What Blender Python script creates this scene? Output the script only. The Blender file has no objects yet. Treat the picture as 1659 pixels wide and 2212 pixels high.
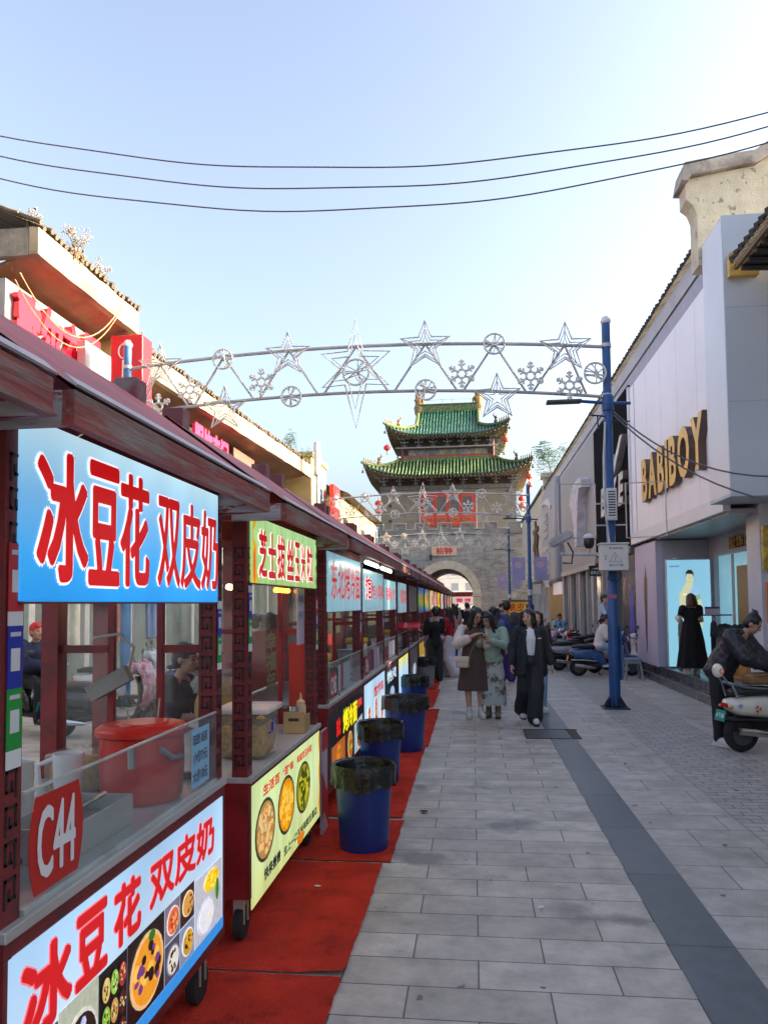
import bpy, bmesh, math, random
from math import sin, cos, pi, radians, sqrt, atan2
from mathutils import Vector as V, Matrix, noise as mnoise
random.seed(7)
S = bpy.context.scene
COL = S.collection
# ---------------------------------------------------------------- camera, sky, sun, exposure
cam_data = bpy.data.cameras.new('camera')
cam = bpy.data.objects.new('camera', cam_data); COL.objects.link(cam)
cam_data.sensor_fit = 'VERTICAL'; cam_data.sensor_height = 24.0
cam_data.lens = 24.0*1650/2212; cam_data.shift_y = 112/2212
cam_data.clip_start = 0.05; cam_data.clip_end = 2000
cam.matrix_world = (Matrix.Translation((0, 0, 1.7)) @ Matrix.Rotation(radians(6.58), 4, 'Z')
                    @ Matrix.Rotation(radians(93.0), 4, 'X') @ Matrix.Rotation(radians(-0.57), 4, 'Z'))
S.camera = cam
SUN_EL, SUN_AZ = radians(15.0), radians(7.0)      # azimuth: degrees from +X towards +Y
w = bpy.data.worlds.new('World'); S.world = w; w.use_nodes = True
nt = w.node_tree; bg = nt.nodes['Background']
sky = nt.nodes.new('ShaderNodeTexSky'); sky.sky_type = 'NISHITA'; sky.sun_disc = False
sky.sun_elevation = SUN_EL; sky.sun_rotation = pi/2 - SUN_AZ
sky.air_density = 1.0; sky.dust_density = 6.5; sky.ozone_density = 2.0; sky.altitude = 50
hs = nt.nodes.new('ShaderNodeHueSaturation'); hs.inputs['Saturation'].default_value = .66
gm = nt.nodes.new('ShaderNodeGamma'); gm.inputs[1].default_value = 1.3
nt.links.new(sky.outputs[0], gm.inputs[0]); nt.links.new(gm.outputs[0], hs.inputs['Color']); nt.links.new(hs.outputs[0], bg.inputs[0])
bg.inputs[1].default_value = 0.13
sun_d = bpy.data.lights.new('sun', 'SUN'); sun_d.energy = 3.2; sun_d.angle = radians(0.5); sun_d.color = (1.0, 0.74, 0.44)
sun = bpy.data.objects.new('sun', sun_d); COL.objects.link(sun)
sv = V((cos(SUN_EL)*cos(SUN_AZ), cos(SUN_EL)*sin(SUN_AZ), sin(SUN_EL)))
sun.rotation_euler = sv.to_track_quat('Z', 'Y').to_euler(); sun.location = sv*60
S.view_settings.view_transform = 'Standard'; S.view_settings.look = 'None'
S.view_settings.exposure = 1.98; S.view_settings.gamma = 1.0
S.cycles.max_bounces = 6; S.cycles.transparent_max_bounces = 12; S.cycles.use_denoising = True
S.cycles.caustics_reflective = False; S.cycles.caustics_refractive = False

# ---------------------------------------------------------------- materials
MATS = {}; EM = .30      # lit signs are set for this exposure
def lin(c):
    return tuple(((v/12.92) if v <= .04045 else ((v+.055)/1.055)**2.4) for v in c[:3]) + (1,)
def mat(name, col, rough=.6, metal=0, var=.18, scale=6, bump=0, bscale=40, emit=0, spec=.5, stretch=(1, 1, 1), col2=None, thr=.5, soft=.12, coat=0, trans=0, alpha=1):
    """col linear base colour; var brightness mottling; col2/thr a second colour laid in worn patches"""
    if name in MATS: return MATS[name]
    m = bpy.data.materials.new(name); m.use_nodes = True; MATS[name] = m
    n = m.node_tree; b = n.nodes['Principled BSDF']; L = n.links.new
    b.inputs['Roughness'].default_value = rough; b.inputs['Metallic'].default_value = metal
    b.inputs['Specular IOR Level'].default_value = spec
    b.inputs['Coat Weight'].default_value = coat
    b.inputs['Transmission Weight'].default_value = trans; b.inputs['Alpha'].default_value = alpha
    c = tuple(col)+(1,) if len(col) == 3 else tuple(col)
    tc = n.nodes.new('ShaderNodeTexCoord'); mp = n.nodes.new('ShaderNodeMapping'); mp.inputs['Scale'].default_value = stretch
    L(tc.outputs['Object'], mp.inputs[0])
    cur = None
    if col2 is not None:
        nz = n.nodes.new('ShaderNodeTexNoise'); nz.inputs['Scale'].default_value = scale; nz.inputs['Detail'].default_value = 6; nz.inputs['Roughness'].default_value = .65
        L(mp.outputs[0], nz.inputs['Vector'])
        r = n.nodes.new('ShaderNodeValToRGB'); r.color_ramp.elements[0].position = max(0, thr-soft); r.color_ramp.elements[1].position = min(1, thr+soft)
        r.color_ramp.elements[0].color = c; r.color_ramp.elements[1].color = tuple(col2)+(1,)
        L(nz.outputs[0], r.inputs[0]); cur = r.outputs[0]
    if var > 0:
        nz = n.nodes.new('ShaderNodeTexNoise'); nz.inputs['Scale'].default_value = scale*.7+.3; nz.inputs['Detail'].default_value = 5
        L(mp.outputs[0], nz.inputs['Vector'])
        mr = n.nodes.new('ShaderNodeMapRange'); mr.inputs[1].default_value = .3; mr.inputs[2].default_value = .7
        mr.inputs[3].default_value = 1-var; mr.inputs[4].default_value = 1+var
        L(nz.outputs[0], mr.inputs[0])
        mx = n.nodes.new('ShaderNodeVectorMath'); mx.operation = 'SCALE'
        if cur is None: mx.inputs[0].default_value = c[:3]
        else: L(cur, mx.inputs[0])
        L(mr.outputs[0], mx.inputs['Scale']); cur = mx.outputs[0]
        mr2 = n.nodes.new('ShaderNodeMapRange'); mr2.inputs[3].default_value = max(.05, rough-.1); mr2.inputs[4].default_value = min(1, rough+.1)
        L(nz.outputs[0], mr2.inputs[0]); L(mr2.outputs[0], b.inputs['Roughness'])
    if cur is None: b.inputs['Base Color'].default_value = c
    else: L(cur, b.inputs['Base Color'])
    if emit:
        b.inputs['Emission Strength'].default_value = emit*EM
        if cur is None: b.inputs['Emission Color'].default_value = c
        else: L(cur, b.inputs['Emission Color'])
    if bump:
        nb = n.nodes.new('ShaderNodeTexNoise'); nb.inputs['Scale'].default_value = bscale; nb.inputs['Detail'].default_value = 4
        L(mp.outputs[0], nb.inputs['Vector'])
        bp = n.nodes.new('ShaderNodeBump'); bp.inputs['Strength'].default_value = bump; bp.inputs['Distance'].default_value = .02
        L(nb.outputs[0], bp.inputs['Height']); L(bp.outputs[0], b.inputs['Normal'])
    return m

def grad_mat(name, stops, z0, z1, emit, axis=2, var=.12, streak=3.0):
    """a back-lit printed panel: colours by height, uneven tubes behind it"""
    if name in MATS: return MATS[name]
    m = bpy.data.materials.new(name); m.use_nodes = True; MATS[name] = m
    n = m.node_tree; b = n.nodes['Principled BSDF']; L = n.links.new
    tc = n.nodes.new('ShaderNodeTexCoord'); sp = n.nodes.new('ShaderNodeSeparateXYZ'); L(tc.outputs['Object'], sp.inputs[0])
    mr = n.nodes.new('ShaderNodeMapRange'); mr.inputs[1].default_value = z0; mr.inputs[2].default_value = z1
    L(sp.outputs[axis], mr.inputs[0])
    r = n.nodes.new('ShaderNodeValToRGB'); el = r.color_ramp.elements
    while len(el) < len(stops): el.new(.5)
    for e, (p, c) in zip(el, stops): e.position = p; e.color = lin(c)
    L(mr.outputs[0], r.inputs[0])
    mp = n.nodes.new('ShaderNodeMapping'); mp.inputs['Scale'].default_value = (1, 1, .25); L(tc.outputs['Object'], mp.inputs[0])
    nz = n.nodes.new('ShaderNodeTexNoise'); nz.inputs['Scale'].default_value = streak; nz.inputs['Detail'].default_value = 1; L(mp.outputs[0], nz.inputs['Vector'])
    m2 = n.nodes.new('ShaderNodeMapRange'); m2.inputs[1].default_value = .3; m2.inputs[2].default_value = .7; m2.inputs[3].default_value = 1-var; m2.inputs[4].default_value = 1+var
    L(nz.outputs[0], m2.inputs[0])
    mx = n.nodes.new('ShaderNodeVectorMath'); mx.operation = 'SCALE'; L(r.outputs[0], mx.inputs[0]); L(m2.outputs[0], mx.inputs['Scale'])
    dm = n.nodes.new('ShaderNodeVectorMath'); dm.operation = 'SCALE'; L(mx.outputs[0], dm.inputs[0]); dm.inputs['Scale'].default_value = .35
    L(dm.outputs[0], b.inputs['Base Color']); L(mx.outputs[0], b.inputs['Emission Color'])
    b.inputs['Emission Strength'].default_value = emit*EM; b.inputs['Roughness'].default_value = .3
    return m

def glass_mat(name, tint=(.9, .95, .95), a=.16, rough=.05):
    if name in MATS: return MATS[name]
    m = bpy.data.materials.new(name); m.use_nodes = True; MATS[name] = m
    n = m.node_tree; L = n.links.new; out = n.nodes['Material Output']; n.nodes.remove(n.nodes['Principled BSDF'])
    t = n.nodes.new('ShaderNodeBsdfTransparent'); t.inputs[0].default_value = tint+(1,)
    g = n.nodes.new('ShaderNodeBsdfGlossy'); g.inputs['Roughness'].default_value = rough; g.inputs[0].default_value = (.9, .9, .9, 1)
    d = n.nodes.new('ShaderNodeBsdfDiffuse'); d.inputs[0].default_value = (.45, .5, .5, 1)
    lw = n.nodes.new('ShaderNodeLayerWeight'); pw = n.nodes.new('ShaderNodeMath'); pw.operation = 'POWER'; L(lw.outputs['Facing'], pw.inputs[0]); pw.inputs[1].default_value = 4; fr = n.nodes.new('ShaderNodeMath'); fr.operation = 'MULTIPLY_ADD'; L(pw.outputs[0], fr.inputs[0]); fr.inputs[1].default_value = .45; fr.inputs[2].default_value = .03
    m1 = n.nodes.new('ShaderNodeMixShader'); m1.inputs[0].default_value = a; L(t.outputs[0], m1.inputs[1]); L(d.outputs[0], m1.inputs[2])
    m2 = n.nodes.new('ShaderNodeMixShader'); L(fr.outputs[0], m2.inputs[0]); L(m1.outputs[0], m2.inputs[1]); L(g.outputs[0], m2.inputs[2])
    L(m2.outputs[0], out.inputs[0])
    return m

def brick_mat(name, c1, c2, mortar, bw, bh, ms=.01, rough=.7, offset=.5, bump=.3, var=.2, axes=(0, 1), vscale=2.0, blotch=None, spec=.5, speck=None):
    if name in MATS: return MATS[name]
    m = bpy.data.materials.new(name); m.use_nodes = True; MATS[name] = m
    n = m.node_tree; b = n.nodes['Principled BSDF']; L = n.links.new
    b.inputs['Specular IOR Level'].default_value = spec
    tc = n.nodes.new('ShaderNodeTexCoord'); sp = n.nodes.new('ShaderNodeSeparateXYZ'); L(tc.outputs['Object'], sp.inputs[0])
    cb = n.nodes.new('ShaderNodeCombineXYZ'); L(sp.outputs[axes[0]], cb.inputs[0]); L(sp.outputs[axes[1]], cb.inputs[1])
    bt = n.nodes.new('ShaderNodeTexBrick'); L(cb.outputs[0], bt.inputs['Vector'])
    bt.offset = offset; bt.inputs['Scale'].default_value = 1; bt.inputs['Brick Width'].default_value = bw; bt.inputs['Row Height'].default_value = bh
    bt.inputs['Mortar Size'].default_value = ms; bt.inputs['Mortar Smooth'].default_value = .2; bt.inputs['Bias'].default_value = 0
    bt.inputs['Color1'].default_value = c1+(1,); bt.inputs['Color2'].default_value = c2+(1,); bt.inputs['Mortar'].default_value = mortar+(1,)
    nz = n.nodes.new('ShaderNodeTexNoise'); nz.inputs['Scale'].default_value = vscale; nz.inputs['Detail'].default_value = 8; nz.inputs['Roughness'].default_value = .7
    L(tc.outputs['Object'], nz.inputs['Vector'])
    mr = n.nodes.new('ShaderNodeMapRange'); mr.inputs[1].default_value = .3; mr.inputs[2].default_value = .7; mr.inputs[3].default_value = 1-var; mr.inputs[4].default_value = 1+var
    L(nz.outputs[0], mr.inputs[0])
    mx = n.nodes.new('ShaderNodeVectorMath'); mx.operation = 'SCALE'; L(bt.outputs[0], mx.inputs[0]); L(mr.outputs[0], mx.inputs['Scale'])
    cur = mx.outputs[0]
    if blotch:      # (colour, threshold, stretch, scale): patches of other stone / lime / dirt
        mp = n.nodes.new('ShaderNodeMapping'); mp.inputs['Scale'].default_value = blotch[2]; L(tc.outputs['Object'], mp.inputs[0])
        n2 = n.nodes.new('ShaderNodeTexNoise'); n2.inputs['Scale'].default_value = blotch[3]; n2.inputs['Detail'].default_value = 5; L(mp.outputs[0], n2.inputs['Vector'])
        r = n.nodes.new('ShaderNodeMapRange'); r.inputs[1].default_value = blotch[1]; r.inputs[2].default_value = blotch[1]+.07; L(n2.outputs[0], r.inputs[0])
        mi = n.nodes.new('ShaderNodeMix'); mi.data_type = 'RGBA'; L(r.outputs[0], mi.inputs[0]); L(cur, mi.inputs[6]); mi.inputs[7].default_value = blotch[0]+(1,)
        cur = mi.outputs[2]
    if speck:       # gum spots, grit
        n3 = n.nodes.new('ShaderNodeTexNoise'); n3.inputs['Scale'].default_value = speck[1]; n3.inputs['Detail'].default_value = 2; L(tc.outputs['Object'], n3.inputs['Vector'])
        r3 = n.nodes.new('ShaderNodeMapRange'); r3.inputs[1].default_value = speck[2]; r3.inputs[2].default_value = speck[2]+.03; L(n3.outputs[0], r3.inputs[0])
        m3 = n.nodes.new('ShaderNodeMix'); m3.data_type = 'RGBA'; L(r3.outputs[0], m3.inputs[0]); L(cur, m3.inputs[6]); m3.inputs[7].default_value = speck[0]+(1,); cur = m3.outputs[2]
    L(cur, b.inputs['Base Color'])
    r2 = n.nodes.new('ShaderNodeMapRange'); r2.inputs[3].default_value = max(.1, rough-.15); r2.inputs[4].default_value = min(1, rough+.15); L(nz.outputs[0], r2.inputs[0]); L(r2.outputs[0], b.inputs['Roughness'])
    if bump:
        bp = n.nodes.new('ShaderNodeBump'); bp.inputs['Strength'].default_value = bump; bp.inputs['Distance'].default_value = .006
        iv = n.nodes.new('ShaderNodeMath'); iv.operation = 'MULTIPLY_ADD'; L(bt.outputs['Fac'], iv.inputs[0]); iv.inputs[1].default_value = -1; L(nz.outputs[0], iv.inputs[2])
        L(iv.outputs[0], bp.inputs['Height']); L(bp.outputs[0], b.inputs['Normal'])
    return m

# ---------------------------------------------------------------- objects
def tag(o, label=None, cat=None, group=None, kind=None):
    if label: o['label'] = label
    if cat: o['category'] = cat
    if group: o['group'] = group
    if kind: o['kind'] = kind
    return o
def thing(name, label, cat, loc=(0, 0, 0), rz=0, group=None):
    o = bpy.data.objects.new(name, None); COL.objects.link(o); o.empty_display_size = .1
    o.location = loc; o.rotation_euler = (0, 0, rz)
    return tag(o, label, cat, group)
def copy_tree(o, parent=None):
    c = o.copy(); COL.objects.link(c)
    if parent: c.parent = parent
    for ch in list(o.children): copy_tree(ch, c)
    return c

class MB:
    def __init__(self): self.v = []; self.f = []; self.mi = []; self.cur = 0
    def add(self, vs, fs):
        k = len(self.v); self.v += [tuple(p) for p in vs]
        for f in fs: self.f.append([i+k for i in f]); self.mi.append(self.cur)
        return self
    def box(self, c, s, rot=None, taper=1.0):
        hx, hy, hz = s[0]/2, s[1]/2, s[2]/2; vs = []
        for z in (-hz, hz):
            k = 1 if z < 0 else taper
            vs += [V((-hx*k, -hy*k, z)), V((hx*k, -hy*k, z)), V((hx*k, hy*k, z)), V((-hx*k, hy*k, z))]
        if rot is not None: vs = [rot @ p for p in vs]
        vs = [p+V(c) for p in vs]
        return self.add(vs, [(3, 2, 1, 0), (4, 5, 6, 7), (0, 1, 5, 4), (1, 2, 6, 5), (2, 3, 7, 6), (3, 0, 4, 7)])
    def bx(self, x0, x1, y0, y1, z0, z1): return self.box(((x0+x1)/2, (y0+y1)/2, (z0+z1)/2), (abs(x1-x0), abs(y1-y0), abs(z1-z0)))
    def rbox(self, x0, x1, y0, y1, z0, z1, r=.01, seg=2):
        bm = bmesh.new(); bmesh.ops.create_cube(bm, size=1)
        for p in bm.verts: p.co = V(((x0+x1)/2+p.co.x*(x1-x0), (y0+y1)/2+p.co.y*(y1-y0), (z0+z1)/2+p.co.z*(z1-z0)))
        bmesh.ops.bevel(bm, geom=bm.edges[:], offset=r, segments=seg, profile=.5, affect='EDGES')
        return self.bm(bm)
    def bm(self, bm, M=None):
        bm.verts.index_update()
        vs = [(M @ p.co if M else p.co.copy()) for p in bm.verts]; fs = [[q.index for q in f.verts] for f in bm.faces]
        bm.free(); return self.add(vs, fs)
    def quad(self, a, b, c, d): return self.add([a, b, c, d], [(0, 1, 2, 3)])
    def tube(self, pts, r, n=8, closed=False, cap=True, flat=None):
        pts = [V(p) for p in pts]; m = len(pts); rs = r if isinstance(r, (list, tuple)) else [r]*m
        vs = []; prev = None
        for i, p in enumerate(pts):
            if closed: t = pts[(i+1) % m]-pts[i-1]
            else: t = pts[min(i+1, m-1)]-pts[max(i-1, 0)]
            if t.length < 1e-9: t = V((0, 0, 1))
            t.normalize()
            if prev is None:
                a = V((0, 0, 1)) if abs(t.z) < .9 else V((1, 0, 0)); u = t.cross(a).normalized()
            else:
                u = prev-t*prev.dot(t)
                u = u.normalized() if u.length > 1e-6 else t.orthogonal().normalized()
            prev = u; w_ = t.cross(u)
            for k in range(n):
                an = 2*pi*k/n; vs.append(p+u*(cos(an)*rs[i])+w_*(sin(an)*rs[i]*(flat or 1)))
        fs = []
        for i in range(m if closed else m-1):
            j = (i+1) % m
            for k in range(n): fs.append((i*n+k, i*n+(k+1) % n, j*n+(k+1) % n, j*n+k))
        if not closed and cap: fs += [list(range(n))[::-1], [(m-1)*n+k for k in range(n)]]
        return self.add(vs, fs)
    def lathe(self, prof, c=(0, 0, 0), n=24, rot=None, sx=1, sy=1, cap=True, wob=None):
        vs = []; m = len(prof)
        for i, (r, z) in enumerate(prof):
            for k in range(n):
                a = 2*pi*k/n; rr = r*(1+(wob(a, z) if wob else 0)); p = V((rr*cos(a)*sx, rr*sin(a)*sy, z))
                if rot is not None: p = rot @ p
                vs.append(p+V(c))
        fs = []
        for i in range(m-1):
            for k in range(n): fs.append((i*n+k, i*n+(k+1) % n, (i+1)*n+(k+1) % n, (i+1)*n+k))
        if cap:
            if prof[0][0] > 1e-6: fs.append(list(range(n))[::-1])
            if prof[-1][0] > 1e-6: fs.append([(m-1)*n+k for k in range(n)])
        return self.add(vs, fs)
    def loft(self, rings, cap=True, closed=True):
        n = len(rings[0]); vs = [p for r in rings for p in r]; fs = []
        for i in range(len(rings)-1):
            for k in range(n if closed else n-1): fs.append((i*n+k, i*n+(k+1) % n, (i+1)*n+(k+1) % n, (i+1)*n+k))
        if cap and closed: fs += [list(range(n))[::-1], [(len(rings)-1)*n+k for k in range(n)]]
        return self.add(vs, fs)
    def ell(self, c, r, rot=None, n=14, m=9):
        vs = []; c = V(c)
        for i in range(m+1):
            th = pi*i/m
            for k in range(n):
                a = 2*pi*k/n; p = V((r[0]*sin(th)*cos(a), r[1]*sin(th)*sin(a), -r[2]*cos(th)))
                if rot is not None: p = rot @ p
                vs.append(c+p)
        fs = []
        for i in range(m):
            for k in range(n): fs.append((i*n+k, i*n+(k+1) % n, (i+1)*n+(k+1) % n, (i+1)*n+k))
        return self.add(vs, fs)
    def cap(self, a, b, ra, rb, n=12):          # closed tapered capsule
        a, b = V(a), V(b); d = (b-a); L = d.length or 1e-4; q = V((0, 0, 1)).rotation_difference(d.normalized()).to_matrix() if L > 1e-4 else Matrix.Identity(3)
        pr = [(ra*cos(t), ra*sin(t)) for t in (-1.45, -1, -.5, 0)] + [(rb*cos(t), L+rb*sin(t)) for t in (0, .5, 1, 1.45)]
        return self.lathe(pr, a, n, q)
    def prism(self, poly, o, u, v_, d):         # 2-D outline (u,v) pushed along vector d
        o, u, v_, d = V(o), V(u), V(v_), V(d); n = len(poly)
        a = [o+u*p[0]+v_*p[1] for p in poly]; b = [p+d for p in a]
        return self.add(a+b, [list(range(n))[::-1], [n+k for k in range(n)]] + [(k, (k+1) % n, n+(k+1) % n, n+k) for k in range(n)])
    def build(self, name, m, parent=None, smooth=False, loc=None, fix=True):
        me = bpy.data.meshes.new(name); me.from_pydata(self.v, [], self.f)
        ms = m if isinstance(m, (list, tuple)) else [m]
        for x in ms: me.materials.append(x)
        if len(ms) > 1:
            for p, k in zip(me.polygons, self.mi): p.material_index = k
        if fix:
            bm = bmesh.new(); bm.from_mesh(me); bmesh.ops.remove_doubles(bm, verts=bm.verts, dist=1e-5); bmesh.ops.recalc_face_normals(bm, faces=bm.faces); bm.to_mesh(me); bm.free()
        if smooth:
            me.polygons.foreach_set('use_smooth', [True]*len(me.polygons))
            if smooth != 'all': me.set_sharp_from_angle(angle=radians(40))
        me.update()
        o = bpy.data.objects.new(name, me); COL.objects.link(o)
        if parent: o.parent = parent
        if loc: o.location = loc
        return o

# ---------------------------------------------------------------- lettering
_tc = {}
def text_flat(s, bold=0.0):
    k = (s, bold)
    if k in _tc: return _tc[k]
    cu = bpy.data.curves.new('lettering', 'FONT'); cu.body = s; cu.size = 1; cu.offset = bold; cu.resolution_u = 3; cu.fill_mode = 'BOTH'
    ob = bpy.data.objects.new('lettering', cu); me = ob.to_mesh()
    vs = [p.co.copy() for p in me.vertices]; fs = [list(p.vertices) for p in me.polygons]
    ob.to_mesh_clear(); bpy.data.objects.remove(ob); bpy.data.curves.remove(cu)
    _tc[k] = (vs, fs); return _tc[k]
def put_text(mb, s, o, u, v_, wid, hei, bold=.02, nrm=None, lift=.002, thick=0, shear=0, ref=None):
    """letters in the box wid x hei whose lower left corner is o; u right, v_ up"""
    vs, fs = text_flat(s, bold)
    if not vs: return mb
    rv = text_flat(s, ref)[0] if ref is not None else vs
    x0 = min(p.x for p in rv); x1 = max(p.x for p in rv); y0 = min(p.y for p in rv); y1 = max(p.y for p in rv)
    u, v_, o = V(u), V(v_), V(o); n = V(nrm) if nrm else u.cross(v_)
    sx, sy = wid/(x1-x0), hei/(y1-y0)
    P = [o+u*((p.x-x0)*sx+shear*(p.y-y0)*sy)+v_*((p.y-y0)*sy)+n*lift for p in vs]
    if thick:
        k = len(P); P2 = [p+n*thick for p in P]
        ed = {}
        for f in fs:
            for i in range(len(f)):
                a, b = f[i], f[(i+1) % len(f)]; e = (min(a, b), max(a, b)); ed.setdefault(e, []).append((a, b))
        side = [(a, b, b+k, a+k) for e in ed.values() if len(e) == 1 for a, b in e]
        return mb.add(P+P2, [[i+k for i in f] for f in fs]+side+[f[::-1] for f in fs])
    return mb.add(P, fs)
def bold_text(mb, s, o, u, v_, wid, hei, r=.02, lift=.002, k=8, shear=0, step=.00012):
    """heavy rounded strokes: the glyphs laid several times round a small circle"""
    u, v_ = V(u), V(v_); n = u.cross(v_)
    for i in range(k):
        a = 2*pi*i/k; put_text(mb, s, V(o)+u*(r*cos(a))+v_*(r*sin(a)), u, v_, wid, hei, 0.0, n, lift+i*step, 0, shear)
    return mb
# ---------------------------------------------------------------- ground
def flat_(nm, c): return mat(nm, c, .8, var=.1)
def sheet(name, x0, x1, y0, y1, z, m, kind='structure', th=0):
    b = MB()
    b.quad((x0, y0, z), (x1, y0, z), (x1, y1, z), (x0, y1, z))
    return tag(b.build(name, m, fix=False), kind=kind)
slab = brick_mat('paving slabs', (.41, .360, .312), (.52, .46, .405), (.12, .11, .10), .62, .268, .0045, .5, var=.36, vscale=3.4, bump=.35, blotch=((.235, .21, .19), .60, (1, 1, 1), 1.3), speck=((.14, .125, .115), 9, .715))
slab2 = brick_mat('paving slabs along kerb', (.40, .36, .322), (.48, .435, .392), (.14, .13, .125), .62, .40, .0045, .48, var=.34, vscale=3, bump=.2, blotch=((.25, .23, .21), .62, (1, 1, 1), 1.1), speck=((.15, .135, .125), 8, .715))
granite = brick_mat('blue grey granite', (.105, .118, .132), (.135, .148, .162), (.04, .045, .05), .9, 1.0, .006, .36, var=.22, vscale=9, bump=.12, offset=0)
setts = brick_mat('small paving bricks', (.36, .335, .31), (.42, .392, .362), (.20, .185, .17), .21, .105, .007, .55, var=.25, vscale=6, bump=.6)
far_ground = mat('grey ground', (.18, .175, .17), .8, var=.2, scale=.4)
sheet('ground', -600, 600, -300, 900, -.012, far_ground)
sheet('street', -9.4, .93, -3, 61, 0, slab)
sheet('pavement', .93, 4.6, -3, 61, 0, slab2)
sheet('granite_strip', .93, 1.25, -3, 61, .004, granite)
g = sheet('sett_strip', 2.0, 2.95, -3, 61, .004, setts)
sheet('street', -9.4, 9, 61, 200, -.004, slab2)
# worn manhole recess and its cover slab in the granite strip
t = thing('manhole_cover', 'dark stone inspection cover in the blue grey strip ahead of the blazer woman', 'manhole cover', (.98, 10.1, .005))
b = MB(); b.rbox(-.33, .2, -.33, .33, 0, .008, .004); b.build('cover_slab', mat('cover stone', (.10, .105, .115), .45, bump=.2), t)
b = MB(); b.bx(-.345, .36, .33, .345, 0, .012); b.bx(-.345, -.33, -.33, .33, 0, .012); b.build('frame', mat('dark iron', (.02, .02, .02), .6), t)
b = MB(); b.rbox(.215, .34, -.33, .33, 0, .005, .002); b.build('gravel_infill', mat('infill', (.11, .10, .085), .9, bump=.8, bscale=120), t)
# red carpet pieces in front of the stalls
red_carpet = mat('red carpet', (.60, .042, .024), .95, var=.2, scale=5, bump=.9, bscale=90, col2=(.40, .032, .022), thr=.6, soft=.06, spec=.12)
def carpet(x0, x1, y0, y1, label, curl=False):
    b = MB(); nx, ny = 26, max(8, int((y1-y0)*12)); vs = []
    rnd = random.Random(int(y0*100))
    for j in range(ny+1):
        ex = rnd.uniform(-.006, .006)
        for i in range(nx+1):
            x = x0+(x1-x0)*i/nx+(ex if i == nx else 0); y = y0+(y1-y0)*j/ny+(rnd.uniform(-.006, .006) if j in (0, ny) else 0)
            z = .006+.0035*(1+mnoise.noise(V((x*3, y*3, 0))))
            if curl and j < 2 and i > nx-4: z += .022*(2-j)/2*(i-nx+4)/4
            vs.append((x, y, z))
    fs = [(j*(nx+1)+i, j*(nx+1)+i+1, (j+1)*(nx+1)+i+1, (j+1)*(nx+1)+i) for j in range(ny) for i in range(nx)]
    b.add(vs, fs); o = b.build('red_carpet', red_carpet, smooth=True, fix=False)
    return tag(o, label, 'carpet', 'red carpet pieces laid before the stalls')
carpet(-2.0, -.62, 1.2, 3.52, 'red carpet piece closest to the viewer, before the blue dessert stall')
carpet(-2.0, -.61, 3.54, 5.05, 'red carpet piece beside the first blue bin, its near corner curling up', True)
carpet(-2.0, -.56, 5.08, 6.05, 'red carpet piece just behind the first blue bin')
carpet(-2.0, -.58, 6.12, 9.1, 'long red carpet piece under the second and third blue bins')
carpet(-2.0, -.55, 9.15, 12.4, 'red carpet piece under the blue bin standing beside the fried chicken stall')
carpet(-2.0, -.66, 12.6, 15.2, 'red carpet piece between the fourth blue bin and the grey bin')
carpet(-2.0, -.72, 15.3, 18.5, 'red carpet piece under the man in the black T-shirt and the grey bin')
# dropped leaf
b = MB(); b.lathe([(0, .006), (.02, .010), (.035, .014), (.02, .02)], n=7, wob=lambda a, z: .4*sin(3*a)); tag(b.build('leaf', mat('dry leaf', (.08, .03, .015), .8), loc=(-.42, 6.3, .0)), 'small dry brown leaf lying on the grey paving near the red carpet', 'leaf')
# litter
rnd = random.Random(12)
for i, (x, y, lab, m) in enumerate(((.35, 4.4, 'tiny white paper scrap on the paving in the foreground', flat_('scrap white', (.7, .68, .64))), (1.7, 5.6, 'tiny brown leaf on the pavement right of the blue grey strip', flat_('leaf brown', (.12, .06, .03))), (-.95, 4.6, 'tiny pale scrap lying on the red carpet before the nearest blue bin', flat_('scrap white', (.7, .68, .64))), (2.3, 7.2, 'small dry leaf on the small paving bricks', flat_('leaf brown', (.12, .06, .03))), (1.55, 8.3, 'small dark scrap near the inspection cover', flat_('leaf brown', (.12, .06, .03))))):
    b = MB(); b.lathe([(0, .009), (.012, .011), (.018, .014)], n=6, wob=lambda a, z: .35*sin(2*a+i)); tag(b.build('paper_scrap' if 'scrap' in lab else 'leaf', m, loc=(x, y, .001)), lab, 'scrap' if 'scrap' in lab else 'leaf')
# ---------------------------------------------------------------- food stalls
red_paint = mat('dark red paint', (.26, .014, .016), .42, var=.22, scale=5, bump=.12, bscale=25, col2=(.12, .012, .014), thr=.58, soft=.08)
red_dark = mat('old dark red paint', (.16, .016, .018), .5, var=.3, scale=6, bump=.15, col2=(.05, .03, .03), thr=.62, soft=.04)
red_bright = mat('orange red board', (.42, .03, .015), .45, var=.1)
fascia_m = mat('weathered painted board', (.22, .04, .035), .6, var=.25, scale=7, stretch=(2, .28, 2.6), col2=(.20, .165, .15), thr=.54, soft=.09, bump=.25, bscale=30)
fascia_end = mat('peeling painted board', (.32, .30, .30), .6, var=.3, scale=9, stretch=(.6, 2, 2.4), col2=(.17, .025, .025), thr=.56, soft=.03, bump=.3)
roof_red = mat('pinkish red roof sheet', (.38, .075, .08), .6, var=.12, scale=3, col2=(.21, .04, .045), thr=.55)
trim_m = mat('pale metal drip edge', (.45, .38, .40), .5, metal=0, var=.15, scale=8)
steel = mat('brushed steel', (.50, .50, .49), .38, metal=.35, var=.15, scale=12, stretch=(1, .15, 1))
fret_m = mat('black fret paint', (.015, .013, .014), .5)
pale_glass = glass_mat('stall glass', (.94, .97, .97), .045)
rubber = mat('black rubber', (.016, .016, .017), .75)
dark_iron = mat('dark iron', (.02, .02, .02), .6)
white_pl = mat('white plastic', (.72, .70, .68), .4)
L_RED = mat('lettering red', (.62, .006, .008), .35, var=0, emit=.55)
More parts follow.
